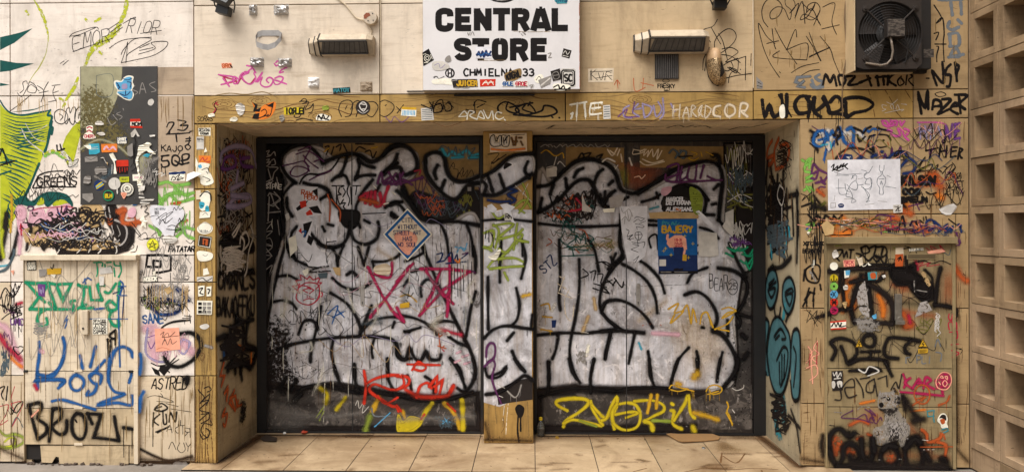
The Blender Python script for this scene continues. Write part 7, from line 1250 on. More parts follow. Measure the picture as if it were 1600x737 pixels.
Z(620, 560, 4.165); g.s('spray', 5.5, '600 118 680 85 712 52 690 98 640 125 590 112 575 60', k); g.s('spray', 6.5, '580 232 680 212 780 142 835 110 886 142', k); g.s('spray', 6, '765 0 800 50 830 78', k); g.fill('black', '@770 320 795 295 830 320 820 370 800 385 780 360'); g.s('black', 3, '790 370 786 460 795 540;805 380 806 470', 'm'); g.end()
g = PT(label='purple spray loop'); Z(620, 380, 3.509); g.s('plum', 5, '490 620 495 570 515 545 538 560 535 620 500 650', 's', drip=5, dl=30); Z(620, 560, 4.165); g.s('plum', 4, '570 50 620 10 640 40 620 120 640 200 680 290', 's'); g.end()
g = PT(label='lime green tag on silver'); Z(620, 190, 3.509); g.s('moss', 5, '530 565 560 600 540 690;530 570 640 560 560 640 690 620 580 737;660 560 640 700;690 590 650 640 720 660;480 610 530 600 520 680 480 690', 's', drip=4); g.s('moss', 4, '520 490 560 530 640 470 700 430 735 470;670 480 700 500;690 340 720 420 670 500', 's'); Z(620, 380, 3.509); g.s('moss', 5, '500 130 540 90 640 80 690 100;510 140 600 130 690 125;560 30 600 50 640 0;590 160 610 200', 's', drip=3); g.s('moss', 7, '480 20 520 40', 'f'); g.end()
g = PT(label='navy and black smears'); Z(620, 190, 3.509); g.s('navy', 5, '625 370 660 380 610 400 650 430 620 450;500 430 560 440 620 435', 's'); g.s('black', 1.6, '500 180 560 175 520 230 600 180;530 230 560 200', 's'); g.s('chalk', 1.2, '650 350 700 400 740 440;720 340 690 400', 'd'); g.s('black', 1.8, '490 600 485 640;505 600 505 660;515 610 530 640;525 620 530 690', 'm'); g.end()
g = PT(label='grey chalk loops'); Z(620, 560, 4.165); g.s('grey', 3, '720 210 765 250 790 230 810 170', 's', drip=4, dl=30); g.s('chalk', 1.4, '665 240 690 250;650 160 700 190', 'd'); g.end()
Z(620, 190, 3.509)
for q, c_ in (('-495 460 520 450 550 480 530 500 500 490', 'paper'), ('-565 455 600 448 650 468 625 490 640 540 655 560 630 550 600 500', 'paper'), ('@500 740 530 730 560 700 570 710 540 760', 'ivory')): scrap('pillar', pil, q, c_)
g = ST('small printed square sticker on the torn white paper of the pillar', 'pillar'); g.plate('chalk', '-590 500 632 498 634 540 592 542'); g.t('RM', 598, 530, 24, 'dark', 1.6, 'o', length=30); g.end()
pp = thing('painted_plaque', 'small cream plaque with bubble letters fixed at the top of the pillar', 'plaque', SF['pillar'].P(793, 224)); g = Tag('pillar', pp, 'plate'); g.plate('cream', '-508 68 712 64 714 162 512 168', .012); g.end()
g = Tag('pillar', pp, 'lettering', lift=.0); g.s('chalk', 7, '525 90 530 125 560 125;570 90 575 125;600 85 600 125', 's'); g.s('black', 1.4, '@515 85 535 75 545 110 560 80 575 85 570 130 530 138 512 120;@575 80 600 80 590 110 610 80 620 85 612 135 578 132;548 85 552 110;585 90 588 120;600 95 602 120', 'o'); g.s('brown', 4, '630 90 640 130;655 85 650 130;670 90 685 90;680 110 690 130;640 110 660 110', 's'); g.s('orange', 5, '520 152 600 158 700 150', 'f'); g.s('dark', 1, '-630 75 700 72', 'o'); g.flecks('ivory', 20, 620, 70, 710, 150, 5, 'd'); g.end()
# ---- side walls of the recess
RL = lambda label=None, name='graffiti_tag': Tag('revl', wl, name, label)
RR = lambda label=None, name='graffiti_tag': Tag('revr', wr, name, label)
Z(330, 190, 2.948)
g = RL('violet spray face of loops with black drips on the side wall'); g.s('black', 3.5, '40 150 42 310;60 90 75 80 80 110 60 190;100 150 130 150 120 200;150 150 150 230 180 210;180 190 175 250 165 290;130 230 100 280;145 250 150 270;40 290 60 300 45 320 70 300 80 320;30 340 80 350 180 340;70 360 65 480 55 500;110 350 105 500;150 370 150 470;180 350 190 450 160 500;30 440 90 430 150 440 190 420;40 470 100 460;140 400 180 440', 'm'); g.scrib('black', 2.2, 30, 60, 195, 720, 60, vert=True); g.scrib('black', 1.8, 25, 60, 195, 720, 30, amp=.4); g.scrib('rust', 1.8, 25, 60, 195, 720, 8, amp=.4); g.scrib('grey', 2, 30, 60, 195, 720, 14, vert=True); g.runs('brown', 50, 20, 30, 195, 600, 120, 3, 'f')
g.s('lilac', 9, '40 180 50 140 100 115 160 120 190 150 205 210', 's'); g.s('violet', 8, '50 220 60 170 100 160 110 200 70 220 45 215;130 160 140 200 190 210;140 170 175 165', 's'); g.s('lilac', 9, '120 230 115 290 150 280 90 310;80 380 110 350 170 340 180 370 130 390 70 390;90 340 170 350', 's'); g.end()
g = RL('cream-white spray loops on black smear on the side wall'); g.fill('soot', '60 525 110 515 180 540 190 600 60 580', 'p', 8); g.s('black', 12, '40 560 180 570;40 700 190 690', 's'); g.s('chalk', 5, '95 520 130 470 110 520 100 530;60 600 45 660 50 720 90 640 70 700;140 520 160 510 170 560 120 620 130 640 150 560 135 530 130 560;180 480 190 530 170 600 160 690 140 720 150 680;40 575 45 640 80 610 70 680 100 600 110 660 125 600', 's'); g.s('grey', 4.5, '70 420 60 490;70 420 90 490;60 460 90 460;180 520 205 530', 's'); g.scrib('chalk', 3, 30, 560, 200, 735, 12, 's', vert=True); g.end()
Z(330, 430, 2.457)
g = RL('tall black capital words on the side wall'); g.t('OMANLS', 25, 50, 60, 'black', 6, 's', length=140, jit=.3); g.t('BAKAOFFKU', 22, 155, 70, 'black', 5, 's', length=140, jit=.35); g.s('black', 12, '20 245 50 235 75 235;55 240 55 310;70 200 75 340;95 160 85 240 90 370;95 165 120 200 110 370;70 290 150 280;140 170 130 260 170 290 150 350 130 340;60 350 160 330', 's'); g.s('black', 8, '100 180 160 170;75 200 120 180;110 370 115 400;70 340 60 370', 's'); g.s('blue', 12, '45 270 45 320', 'f'); g.s('orange', 8, '100 270 120 280;150 300 150 330', 'f'); g.scrib('soot', 4, 20, 180, 180, 400, 10, vert=True); g.end()
g = RL('rusty red outlined letters low on the side wall'); g.s('rust', 6, '-45 335 30 385 48 385 35 425;-60 425 45 455 62 435 55 480;-85 440 65 490 90 520 75 480;-68 470 90 460 95 505;50 510 40 540 58 530 50 575 42 570;100 480 98 500 112 495', 's'); g.fill('soot', '110 480 130 490 125 560 105 570 108 520', 'd', 5); g.flecks('soot', 200, 20, 440, 185, 700, 4, 'd'); g.flecks('tan', 90, 20, 440, 185, 660, 4, 'd'); g.end()
Z(1180, 190, 2.833)
g = RR('brown-red pair of loop letters at the top of the right side wall'); g.s('rust', 9, '75 85 60 110 52 150 60 190 75 180 85 150 60 160;105 75 85 130 90 200 95 210 130 190 150 140 140 100 110 110', 's'); g.s('black', 1.6, '120 80 160 130;150 150 130 220;165 100 170 170;140 180 160 260', 'm'); g.scrib('black', 2, 90, 70, 185, 300, 12, vert=True); g.end()
g = RR('dense black dripping strokes on the right side wall'); g.s('black', 10, '55 180 50 240 45 270;70 210 75 260;100 240 95 330;125 225 125 300 140 380;60 300 110 310;150 330 190 320;185 310 190 500', 's'); g.s('black', 7, '50 270 55 380 45 430;80 250 85 400 60 470;100 330 110 470 90 560;140 300 145 520;165 350 170 500;190 400 185 620;40 450 60 490;120 480 130 620', 's'); g.scrib('black', 5, 40, 240, 190, 640, 26, vert=True); g.s('chalk', 3, '110 280 100 330 120 370 130 310 110 280;120 380 120 450;70 500 90 540;100 520 110 560', 'm'); g.s('turq', 10, '70 540 75 600;120 460 125 510;150 470 155 510', 'f'); g.s('turq', 4, '95 470 130 460 140 530 130 580', 's'); g.scrib('slate', 4, 50, 430, 190, 640, 12, vert=True); g.s('black', 9, '80 650 120 640 160 600;60 660 80 640', 's'); g.flecks('brown', 160, 20, 60, 50, 700, 4, 'd'); g.runs('brown', 24, 20, 30, 195, 600, 120, 3, 'f'); g.end()
Z(1180, 420, 2.457)
g = RR(name='graffiti_creature', label='turquoise grinning bubble creatures outlined in black on the right side wall'); bw_ = 6
g.fill('aqua', '@45 40 60 5 80 10 90 70 75 140 55 150 42 100;@108 70 120 38 140 35 155 80 148 140 128 175 108 130;@22 280 25 210 42 190 55 215 45 300 55 400 35 390;@60 230 75 190 95 185 115 215 135 260 138 350 125 430 105 480 80 475 60 420 48 330;@140 290 148 240 168 235 175 300 172 470 160 500 145 480 140 400', 'p', 3); g.fill('teal', '120 130 115 190 105 190 112 140'); g.fill('teal', '@70 540 85 490 95 520 85 600 110 660 80 640;@100 520 115 480 125 560 110 620', 'd', 3)
g.s('spray', bw_, '@45 40 60 5 80 10 90 70 75 140 55 150 42 100;@108 70 120 38 140 35 155 80 148 140 128 175 108 130;@60 230 75 190 95 185 115 215 135 260 138 350 125 430 105 480 80 475 60 420 48 330', 's'); g.s('spray', bw_, '22 290 25 210 42 190 55 215 45 300 55 390;30 330 28 390 45 400;140 300 148 240 168 235 176 300 173 470 160 505 145 490 138 430', 's'); g.s('spray', 5, '55 60 75 40;55 70 82 50;52 80 80 75 65 110 52 85;118 90 140 75 148 85;118 100 145 95 135 140 120 110;75 260 100 230 120 265 105 270;80 270 95 255;85 350 110 300 128 320 120 400 100 450;105 330 105 440;115 330 113 420;95 360 97 440;150 300 160 340 150 450;40 240 35 320', 's'); g.s('spray', 6, '128 175 120 200;75 150 80 185;100 150 95 185', 's'); g.s('soot', 6, '70 560 85 500 90 560 80 620;110 500 120 560 115 620 130 600;140 540 160 600 175 700;60 480 110 500;130 560 175 610', 's'); g.scrib('soot', 3, 50, 480, 175, 680, 8, vert=True); g.flecks('soot', 160, 20, 440, 180, 720, 4, 'd'); g.end()
g = Tag('soffit', wa, 'graffiti_tag', 'faint dark scrawls on the soffit'); Z(940, 190, 3.509); g.s('soot', .7, '60 40 120 35 160 42 240 38;360 35 420 20 460 30 500 20;510 30 560 22 600 35;700 45 760 30 820 30 910 10;-400 25 -300 40 -260 20', 'd'); g.end()
# ================================================================ PAINT ON THE RIGHT WALL AND CABINET
C_R = lambda label=None, name='graffiti_tag': Tag('cab', cr, name, label)
Z(1250, 180, 6.141)
g = B_('blue, black and white spray letters on the right wall')
g.fill('cream', '@150 150 250 140 400 130 520 110 620 130 640 250 560 310 420 320 300 330 220 330 160 280', 'f', 12); g.s('chalk', 9, '180 180 240 160 220 240 160 250;270 150 300 200 260 280;400 190 440 160 480 180;560 170 620 220;290 270 270 340', 'f')
g.s('black', 8, '100 150 130 180 120 240 160 330', 'f'); g.s('black', 3, '100 150 180 190 110 220;95 270 130 300 165 320 170 360', 's'); g.s('blue', 5.5, '170 150 140 200 130 270 200 300 250 220 230 150 170 160;180 240 240 220 260 180 270 240;290 190 310 150 330 210;350 150 380 120 400 190 360 230', 's'); g.s('black', 4, '330 200 365 110 385 190 350 230 360 280;320 190 400 200', 's')
g.s('blue', 6.5, '450 140 490 120 515 160 510 230 505 300 430 260 410 210', 's'); g.s('blue', 4.5, '250 330 230 430;310 290 330 250;600 170 630 130 660 160 700 130 750 140', 's', drip=3); g.s('black', 4, '515 120 580 150 610 170 640 130 680 110;550 190 570 250 620 210;740 120 800 140 870 150', 's'); g.s('turq', 4, '200 290 260 280;290 260 300 320', 'f')
g.s('black', 3.2, '670 200 650 250 660 310 700 340;680 200 720 190;760 185 840 195 870 240', 's'); g.s('black', 3.4, '730 245 735 247;800 240 805 243', 's'); g.s('black', 2.6, '735 298 770 310 825 302', 's'); g.s('rust', 1.4, '840 260 850 290', 'm'); g.s('black', 5, '700 310 705 350', 's'); g.end()
g = B_('cherry-pink loose letters at the top right of the block'); g.s('pink', 4.2, '785 55 830 60 850 110 800 90 790 60;870 50 900 90 860 100 880 60 930 60 920 100;960 60 970 95 1000 60;840 140 880 150 870 180 910 200 960 190 940 130 980 150 1000 200 1040 240;1000 130 1044 150 1020 190', 's'); g.end()
g = B_('brown arch with navy scribbles above the drawing sheet'); g.s('dark', 4, '340 420 380 370 450 325 540 315 640 340 720 390', 's'); g.fill('navy', '-360 425 380 385 440 370 500 380 510 425'); g.fill('chalk', '-440 400 490 395 470 422', 'p'); g.s('navy', 6, '560 420 590 400;690 400 730 380', 's'); g.s('navy', 5, '780 350 790 350', 's'); g.s('plum', 3, '800 420 815 370 830 420;870 370 880 310 885 370;950 330 965 300 970 350', 's'); g.s('navy', 5, '840 420 900 370 1000 360 1040 420', 's'); g.s('black', 1.8, '900 400 920 350 980 340 1040 390 1000 430 920 410 940 360;930 430 960 340 1000 430;900 390 1040 400', 'm'); Z(1260, 180, 3.509); g.s('navy', 5, '510 290 560 240 600 270 580 310 530 320', 's'); g.s('plum', 2, '30 60 60 80', 'f'); g.end()
g = B_('violet arrow letters with lime squiggles at the left of the sheet'); Z(1250, 180, 6.141); g.s('leaf', 5, '20 430 60 450 110 420;60 450 40 520;60 480 100 460;50 540 100 550;60 600 100 590 120 620 60 640;40 720 90 690 130 720', 's'); g.s('plum', 4.5, '110 560 130 470 180 520 260 560;100 600 150 610 170 540 130 560;200 600 220 640 260 590;150 650 200 640 240 660', 's'); g.s('black', 1.6, '140 330 135 460', 'm'); g.fill('rust', '@170 720 200 680 260 700 260 760 180 770', 'f', 4); g.s('plum', 3, '160 737 190 690 240 690', 's')
Z(1260, 180, 3.509); g.s('leaf', 4, '0 250 20 240 15 290;0 350 30 330;0 390 20 420', 's'); g.s('black', 7, '40 440 70 480 100 520', 'f'); g.s('olive', 9, '20 450 60 510 100 480', 'f'); g.s('rust', 8, '60 410 95 440', 'f'); g.s('black', 1.4, '-30 420 -25 470 -5 440 -30 430;0 440 15 470 20 430', 'm'); g.s('black', 4, '-30 480 -25 500', 's'); g.s('soot', 14, '40 500 100 510', 'f'); g.end()
g = B_('mauve block letters at the top right corner'); g.fill('violet', '605 40 700 30 750 60 740 110 640 140 605 120', 'f', 8); g.s('lilac', 4, '620 50 625 130;690 50 680 130;620 90 690 80;650 60 660 130;720 60 740 110', 'f'); g.s('chalk', 2, '640 120 690 80 700 130', 'f'); g.s('violet', 5, '760 130 765 60 785 120 800 50;815 50 815 130;815 50 840 45;815 90 835 85;815 130 840 125', 's', drip=3); g.s('pink', 3, '610 40 720 40 760 50', 'f'); g.end()
g = B_('bold black marker word with a small ring above'); g.s('black', 3.4, '655 195 720 180;685 190 675 240;735 165 728 225;770 170 765 230;730 200 770 195;795 175 790 230;795 175 825 175;795 200 820 195;790 230 820 225;840 180 830 240;840 180 855 190 840 210 848 235;850 232 853 234', 'm'); g.ring('black', 2.4, 752, 145, 9, 8, 'm'); g.end()
g = B_('black script signature crossing the joint'); g.s('black', 1.8, '610 280 650 230 620 290 690 270 660 330 720 270 700 320;600 320 640 290 600 310 680 300 710 290 740 310;665 310 680 340 700 310;750 280 770 290 745 320;760 300 800 270 780 320 815 290 790 330;800 260 815 290 770 330', 'm'); g.t('LISKA', 760, 335, 26, 'black', 1.4, jit=.4, length=90, rot=6); g.t('NADEL', 762, 360, 22, 'black', 1.2, jit=.4, length=100); g.t('NCKET', 768, 400, 30, 'black', 1.4, jit=.4, length=95, rot=-5); g.t('DETOX', 752, 436, 32, 'black', 1.4, jit=.4, length=108, rot=-3); g.end()
g = B_('heavy black words beside the drawing sheet over rusty clouds'); g.s('rust', 22, '620 370 690 360;700 340 730 390', 'f'); g.s('orange', 14, '520 480 560 500;720 440 740 450', 'f'); g.s('rust', 16, '530 520 570 540;640 350 700 330', 'f'); g.s('plum', 3, '600 480 620 520;560 500 640 480', 'f'); g.t('kilson', 520, 380, 44, 'black', 5, jit=.25, length=180, slant=.1); g.t('oos', 530, 432, 28, 'black', 4.5, jit=.2, length=90); g.t('breum', 520, 475, 26, 'black', 3.5, jit=.3, length=140); g.s('black', 2.4, '655 420 680 432 710 425;780 570 820 600', 'm'); g.s('black', 8, '520 480 540 500', 'f'); g.s('soot', 1.2, '620 500 720 490 800 520;740 440 700 480', 'd'); g.end()
g = B_('zigzag black tags, orange washes and small words under the drawing sheet')
g.s('orange', 16, '80 600 130 620 200 570;300 600 380 580;150 660 240 640', 'f'); g.s('rust', 14, '430 590 470 560 530 580;600 600 660 640', 'f'); g.s('plum', 2.4, '380 555 400 545 480 555;400 560 410 650;460 555 470 620;620 590 650 680', 's'); g.s('black', 4, '10 545 45 580 60 550 90 575 105 550 140 570 150 550 170 570 195 548', 's'); g.s('black', 2, '0 600 20 580;40 600 160 590 90 640 130 650;130 630 150 655 250 655;200 640 240 620 250 650', 'm'); g.s('leaf', 4, '10 640 40 600;0 600 40 590', 's'); g.s('blue', 3, '0 625 15 610', 's')
g.s('black', 1.4, '250 565 300 570 280 600 340 580 330 610 390 600;270 560 290 610 320 590;300 610 380 560', 'm'); g.s('ivory', 2, '180 590 200 580 215 600 240 580;185 610 240 600;170 575 240 575', 'd'); g.s('black', 3.4, '505 615 525 555 540 610;515 595 540 590;580 580 570 605;600 580 602 600', 'm'); g.s('black', 2.4, '565 600 590 580 610 610;640 560 642 575;655 555 657 572;620 575 640 590', 'm'); g.t('HAIRY', 435, 642, 22, 'black', 1.5, jit=.3, length=75); g.t('STEEN', 532, 645, 20, 'black', 2.2, jit=.3, length=78); g.t('AUE', 420, 625, 40, 'crimson', 1.6, jit=.3, length=80); g.s('navy', 4.5, '655 620 660 580 690 575 700 610 670 630;700 580 740 620 720 640 770 600 760 640 800 610 790 640;840 600 850 640;830 600 845 605', 's'); g.s('plum', 2, '810 640 840 650 830 690 845 700 820 715', 's'); g.s('leaf', 2, '370 630 440 640', 'f'); g.s('black', .9, '5 645 20 655 40 645 20 668 5 650', 'm'); g.t('XTCGRE', -15, 712, 18, 'black', 2.2, jit=.3, length=108); Z(1260, 370, 3.509); g.t('BEANTMI', -20, 88, 22, 'black', 1.6, jit=.3, length=118); g.end()
g = B_('black circled figure and letter H on the narrow strip'); g.s('black', 3.4, '40 150 5 170 -5 200 10 240 60 250 75 200 70 160 45 150;35 170 30 230;30 180 60 230;-20 160 -10 180 -15 240;-15 280 0 330;-10 300 45 310;45 280 35 350;0 330 -10 345;75 260 80 290', 's'); g.s('ivory', 5, '45 130 35 160', 'd'); g.s('grey', 4, '20 190 50 240', 'd'); g.s('black', 3, '-22 300 -20 380;40 340 38 380;0 350 2 380', 's', drip=3); g.s('black', 1.1, '-25 410 20 400 0 470 60 400 40 480 90 410;-20 420 60 490;-15 450 90 430;0 400 80 470', 'm'); g.s('soot', 6, '60 440 100 430', 's'); g.s('salmon', 3, '60 570 40 610 70 640 30 660 60 690;10 600 30 640 0 690;-20 640 40 620', 'f'); g.s('crimson', 2, '60 580 55 720;20 640 15 720', 'f'); g.flecks('brown', 90, -30, 380, 95, 730, 5, 'd'); Z(1260, 560, 4.165); g.s('salmon', 3, '0 60 60 40 70 100 20 140;30 0 40 160', 'f'); g.flecks('brown', 160, -30, 300, 110, 700, 5, 'd', 1.5); g.s('soot', 12, '108 500 100 560 112 630', 'f'); g.end()
g = B_('thin marks on the far right edge strip'); Z(1260, 370, 3.509); g.s('rust', 14, '810 160 850 220 880 240', 'f'); g.s('soot', 3, '800 380 830 400 820 440', 's'); g.s('black', 1.2, '840 615 855 620 845 640;815 610 850 612;860 200 870 210', 'm'); g.s('plum', 3, '820 -20 840 20 835 45', 's'); g.flecks('brown', 60, 825, 0, 890, 730, 4, 'd'); Z(1260, 560, 4.165); g.flecks('brown', 60, 975, 0, 1055, 700, 4, 'd'); g.end()
g = B_('dirt runs and faded layered tags on the right wall', 'dirt_runs'); Z(); g.runs('brown', 30, 1252, 188, 1512, 330, 40, 1.3, 'f'); g.runs('bark', 50, 1252, 336, 1512, 372, 30, 1.3, 'f'); g.runs('brown', 26, 1252, 483, 1288, 700, 50, 1.2, 'f'); g.runs('brown', 18, 1495, 380, 1512, 700, 50, 1.2, 'f'); g.runs('bark', 40, 1180, 5, 1500, 120, 30, 1.5, 'f')
for c_ in ('rust', 'plum', 'slate', 'salmon', 'olive', 'navy'): g.scrib(c_, 1.6, 1255, 190, 1510, 332, 2, 'f', amp=.6); g.scrib(c_, 1.4, 1255, 336, 1510, 368, 3, 'f')
g.scrib('black', 1, 1255, 280, 1290, 420, 8); g.scrib('black', 1, 1410, 190, 1510, 330, 8, amp=.5); g.end()
g = C_R('grime and black overspray on the cabinet', 'grime'); g.runs('soot', 60, 1293, 382, 1486, 540, 50, 1.1, 'f'); g.runs('brown', 50, 1293, 576, 1486, 700, 40, 1.2, 'f')
for a, b, c_, d_ in ((1310, 425, 1380, 415), (1395, 430, 1450, 440), (1400, 470, 1460, 480), (1330, 480, 1340, 440), (1300, 690, 1480, 700), (1420, 650, 1450, 690)): g.s('soot', 24, '%d %d %d %d' % (a, b, c_, d_), 'h'); g.s('rust', 20, '%d %d %d %d' % (a, b+14, c_, d_+14), 'h')
g.scrib('dark', 1, 1295, 385, 1485, 570, 10, amp=.4); g.end()
# drawing sheet
g = ST('large white sheet with a pencil drawing of seated horned figures, right wall', 'wall', 'drawing_sheet', 'drawing'); Z(1260, 180, 3.509); g.plate('paper', '-114 246 512 240 516 514 118 522', .0012); pc_ = 'slate'
g.s('black', 2, '135 285 150 270 145 300 170 280 165 300 190 270 180 290 205 265 195 285 225 265 210 280 225 295;140 305 155 300 175 305 200 295', 'm'); g.s(pc_, .75, '150 310 200 325 300 320;160 330 230 330;175 350 180 430 230 430;160 400 215 400;300 300 330 310 320 330;440 330 460 340;430 390 490 400', 'm')
g.s(pc_, .9, '245 350 260 330 275 335 270 360 280 385 270 410 240 400 220 380;265 360 240 380 215 440 240 450 270 470 250 480;230 400 250 440 245 480;210 375 215 410 235 420;250 330 255 345', 'm'); g.s(pc_, .9, '362 280 340 315 320 320 315 340 330 350 350 345 358 370 345 400 320 405 300 390;330 350 320 375 345 380;310 395 330 430 340 460 325 475 345 470;320 405 345 440 330 460;275 385 310 380;350 345 355 390 345 410', 'm'); g.s(pc_, .9, '400 275 398 300 410 310 422 300 424 275;405 310 408 330 390 345 386 375 400 400 398 430 410 435;415 310 418 328 432 345 430 375 418 400 420 430 412 435;395 350 425 350;405 380 408 360 415 380', 'm')
g.s('grey', .7, '320 490 370 485;390 470 440 475;150 470 155 440;205 460 260 455;280 350 310 345;170 330 170 300', 'm'); g.fill('navy', '@172 490 188 483 204 490 200 505 178 506'); g.s('chalk', .8, '180 494 198 494', 'o'); g.s('grey', .8, '-132 482 158 480 158 505 132 507 132 482', 'o'); g.end()
g = ST('small grey printed square stuck on the lower right corner of the drawing sheet', 'wall'); g.plate('chalk', '-472 492 524 488 525 532 475 536', .0008); g.s('dark', 1.2, '480 500 500 505 490 520 515 500;485 525 515 522;500 495 505 530', 'o'); g.end()
m = MB(); q = [SF['wall'].P(1260+a/3.509, 180+b/3.509) for a, b in ((725, 515), (765, 492), (800, 483), (818, 500), (815, 522), (790, 545), (765, 547), (740, 535))]
m.hexa([p+Vector((0, -.003-.012*(i in (1, 2, 3)), 0)) for i, p in enumerate(q)], [p+Vector((0, -.001-.012*(i in (1, 2, 3)), 0)) for i, p in enumerate(q)], PAPER); prop(m.build('torn_paper', loc=q[0]), 'crumpled white torn paper scrap right of the drawing sheet', 'paper', kind='thing')
scrap('wall', wr, '-80 600 110 575 150 610 145 650 100 660', 'tan'); scrap('wall', wr, '@1 640 10 636 18 645 8 655', 'ivory')
# ---- right cabinet
Z(1260, 370, 3.509)
g = C_R('orange and black spray piece on the cabinet doors', 'graffiti_piece')
g.s('orange', 14, '240 260 210 330 250 380;200 400 250 370', 'f'); g.fill('rust', '375 270 400 300 440 340 455 380 450 440 400 445 375 380', 'f', 26); g.s('orange', 12, '395 320 420 380 420 430', 'f'); g.fill('rust', '750 180 800 170 815 240 812 370 740 360 745 260', 'f', 30); g.fill('rust', '490 250 550 260 570 300 520 320', 'f', 22); g.s('rust', 14, '520 130 490 170;530 420 580 480 540 490', 'f'); g.s('crimson', 8, '600 140 610 180;560 430 570 470', 'f')
g.s('soot', 10, '125 188 200 182 290 170 460 172', 's'); g.fill('black', '465 160 540 170 590 150 600 200 680 260 690 330 640 345 590 300 560 260 500 260 470 220', 'p', 12); g.s('black', 9, '330 205 340 260 360 430', 's'); g.s('black', 9, '300 210 260 330 245 400 265 470', 's'); g.s('soot', 10, '340 260 400 290 455 340 475 400 470 470', 's'); g.s('black', 7, '240 250 300 235 390 240 420 210', 's'); g.s('black', 8, '735 170 720 240 705 370', 's'); g.s('black', 8, '705 372 760 378 810 395 820 430', 's'); g.s('black', 8, '100 430 170 400 240 395', 's'); g.s('soot', 9, '270 460 400 470 470 475', 's'); g.s('black', 6, '210 190 200 280 210 400;545 110 550 170;190 180 180 300', 's'); g.s('black', 5, '590 270 600 310 640 330 670 300 690 230 650 180', 's'); g.s('tan', 8, '640 200 670 260', 'd'); g.s('black', 20, '490 200 590 230', 's'); g.s('grey', 2, '590 240 592 300;600 290 660 300', 'd')
g.s('silver', 6, '290 300 330 290;300 390 340 400', 'd'); g.fill('silver', '-290 270 320 240 335 330 345 440 320 440 290 400 275 330', 'd'); g.fill('grey', '@270 450 330 440 400 470 380 520 300 520 265 490', 'd', 5); g.fill('silver', '-595 440 620 360 660 350 690 400 640 420', 'd'); g.s('orange', 3, '350 210 380 200 385 230', 's'); g.s('black', 2.2, '265 400 290 380 330 380;540 180 480 180 455 150', 's'); g.s('sky', 2, '365 430 380 440', 's'); g.end()
g = C_R('black outlined letters in the top left of the cabinet'); g.s('black', 3.2, '165 75 195 70 185 100 165 110 160 80;200 75 205 110 220 80 225 110;235 70 260 70;245 70 240 115;150 100 180 130', 's'); g.s('black', 3.6, '300 60 330 50 345 80 310 90 300 60;350 60 380 50 370 100;390 55 430 55 440 90 410 110 420 60;310 100 340 130 370 105 400 110 430 150 440 100;370 120 385 135 400 120 380 110;275 90 300 100 280 130', 's'); g.s('black', 4.5, '290 155 370 150 455 150;385 172 460 168', 's'); g.s('ivory', 1.6, '275 110 310 160 340 140', 'd'); g.end()
g = C_R('heavy black letters across the lower cabinet doors', 'graffiti_lettering'); HW = 7
g.s('black', HW, '140 670 160 620 135 575 190 555 260 580 275 640 230 690', 's'); g.s('black', HW, '190 600 210 650 230 695 290 670 380 668 440 680 445 700', 's'); g.s('black', HW, '@340 535 372 545 370 590 340 600 310 580 315 548', 's'); g.s('black', HW*.85, '300 628 400 626;352 630 350 660', 's'); g.s('black', HW, '500 665 440 655 425 620 440 570 460 550 530 555 620 568', 's'); g.s('black', HW, '570 570 540 600 545 630 565 640', 's'); Z(1260, 560, 4.165); g.s('black', 6, '510 20 530 60 555 110', 's'); g.s('black', 6, '280 78 370 75 400 95 440 60 480 75 400 70', 's'); g.s('chalk', 2.5, '340 70 380 90 410 50 470 80 400 110', 's'); g.end()
Z(1260, 370, 3.509)
g = C_R('thin scrawls, red vertical word and grey capitals'); g.t('SEPIA', 775, 420, 40, 'crimson', 2, rot=84, jit=.3, length=240); g.t('PLI', 605, 690, 38, 'steel', 1.6, jit=.3, length=80); g.s('steel', 2, '705 600 720 560 735 600;710 630 740 640 735 680;545 660 545 690;545 660 565 658', 'm'); g.s('olive', 1.2, '630 440 625 470 645 468;640 450 680 480 690 445 655 470;600 500 640 480 670 500 640 525 600 500;610 500 660 510;710 470 740 450 720 520 735 560', 'm'); g.scrib('chalk', 1.4, 700, 400, 745, 560, 8, 's', vert=True); g.s('crimson', 1.4, '600 150 640 140 620 160 680 140 660 160 730 150;655 60 700 90 680 50 740 80 730 45 760 80', 's'); g.s('black', 1.6, '580 140 640 130 690 145 740 130 790 150;540 50 570 60 560 75;530 65 560 60', 'm'); g.s('slate', 1.4, '750 80 780 100 790 70', 'm'); g.s('moss', 2, '480 60 500 70;160 50 190 45', 'f'); g.s('black', 1, '200 22 240 28 280 20;500 25 560 18 590 24 700 22', 'm'); g.flecks('soot', 120, 115, 40, 815, 715, 3, 'd', 2); g.flecks('chalk', 60, 115, 40, 815, 715, 3, 'd'); g.end()
GC_ = 'row of coloured round stickers down the edge of the grey-olive cabinet'
for lab, y, c_ in (('white round blank sticker topmost in the row on the cabinet', 160, 'ivory'), ('yellow round sticker with a black anchor mark', 226, 'yellow'), ('green round sticker between the yellow and the blue', 270, 'leaf'), ('blue round sticker between the green and the orange-red', 314, 'sky'), ('orange-red round sticker with a black star mark', 358, 'red'), ('magenta round sticker lowest in the row', 402, 'magenta')):
    g = ST(lab, 'cab', group=GC_); g.disc(c_, 150, y, 22)
    if y == 226: g.s('black', 1.6, '150 210 150 245;135 230 142 244 158 244 165 230', 'o')
    elif y == 270: g.disc('black', 150, 270, 6, .0003)
    elif y == 314: g.s('black', 1.4, '142 300 158 328;158 300 142 328', 'o'); g.disc('navy', 136, 314, 6, .0003)
    elif y == 358: g.s('black', 2, '140 345 160 370;160 345 140 370;138 358 162 358', 'o')
    elif y == 402: g.s('black', 1.2, '140 390 160 402 140 412;138 400 162 400', 'o')
    g.end()
g = ST('white and red bordered sticker with black script under the round ones', 'cab'); g.plate('red', '-128 462 216 454 216 502 132 508'); g.plate('ivory', '-129 470 215 462 215 494 131 500', .0003); g.s('black', 2, '135 490 150 470 160 490 170 468 180 490 190 468 185 490 212 485', 'o'); g.end()
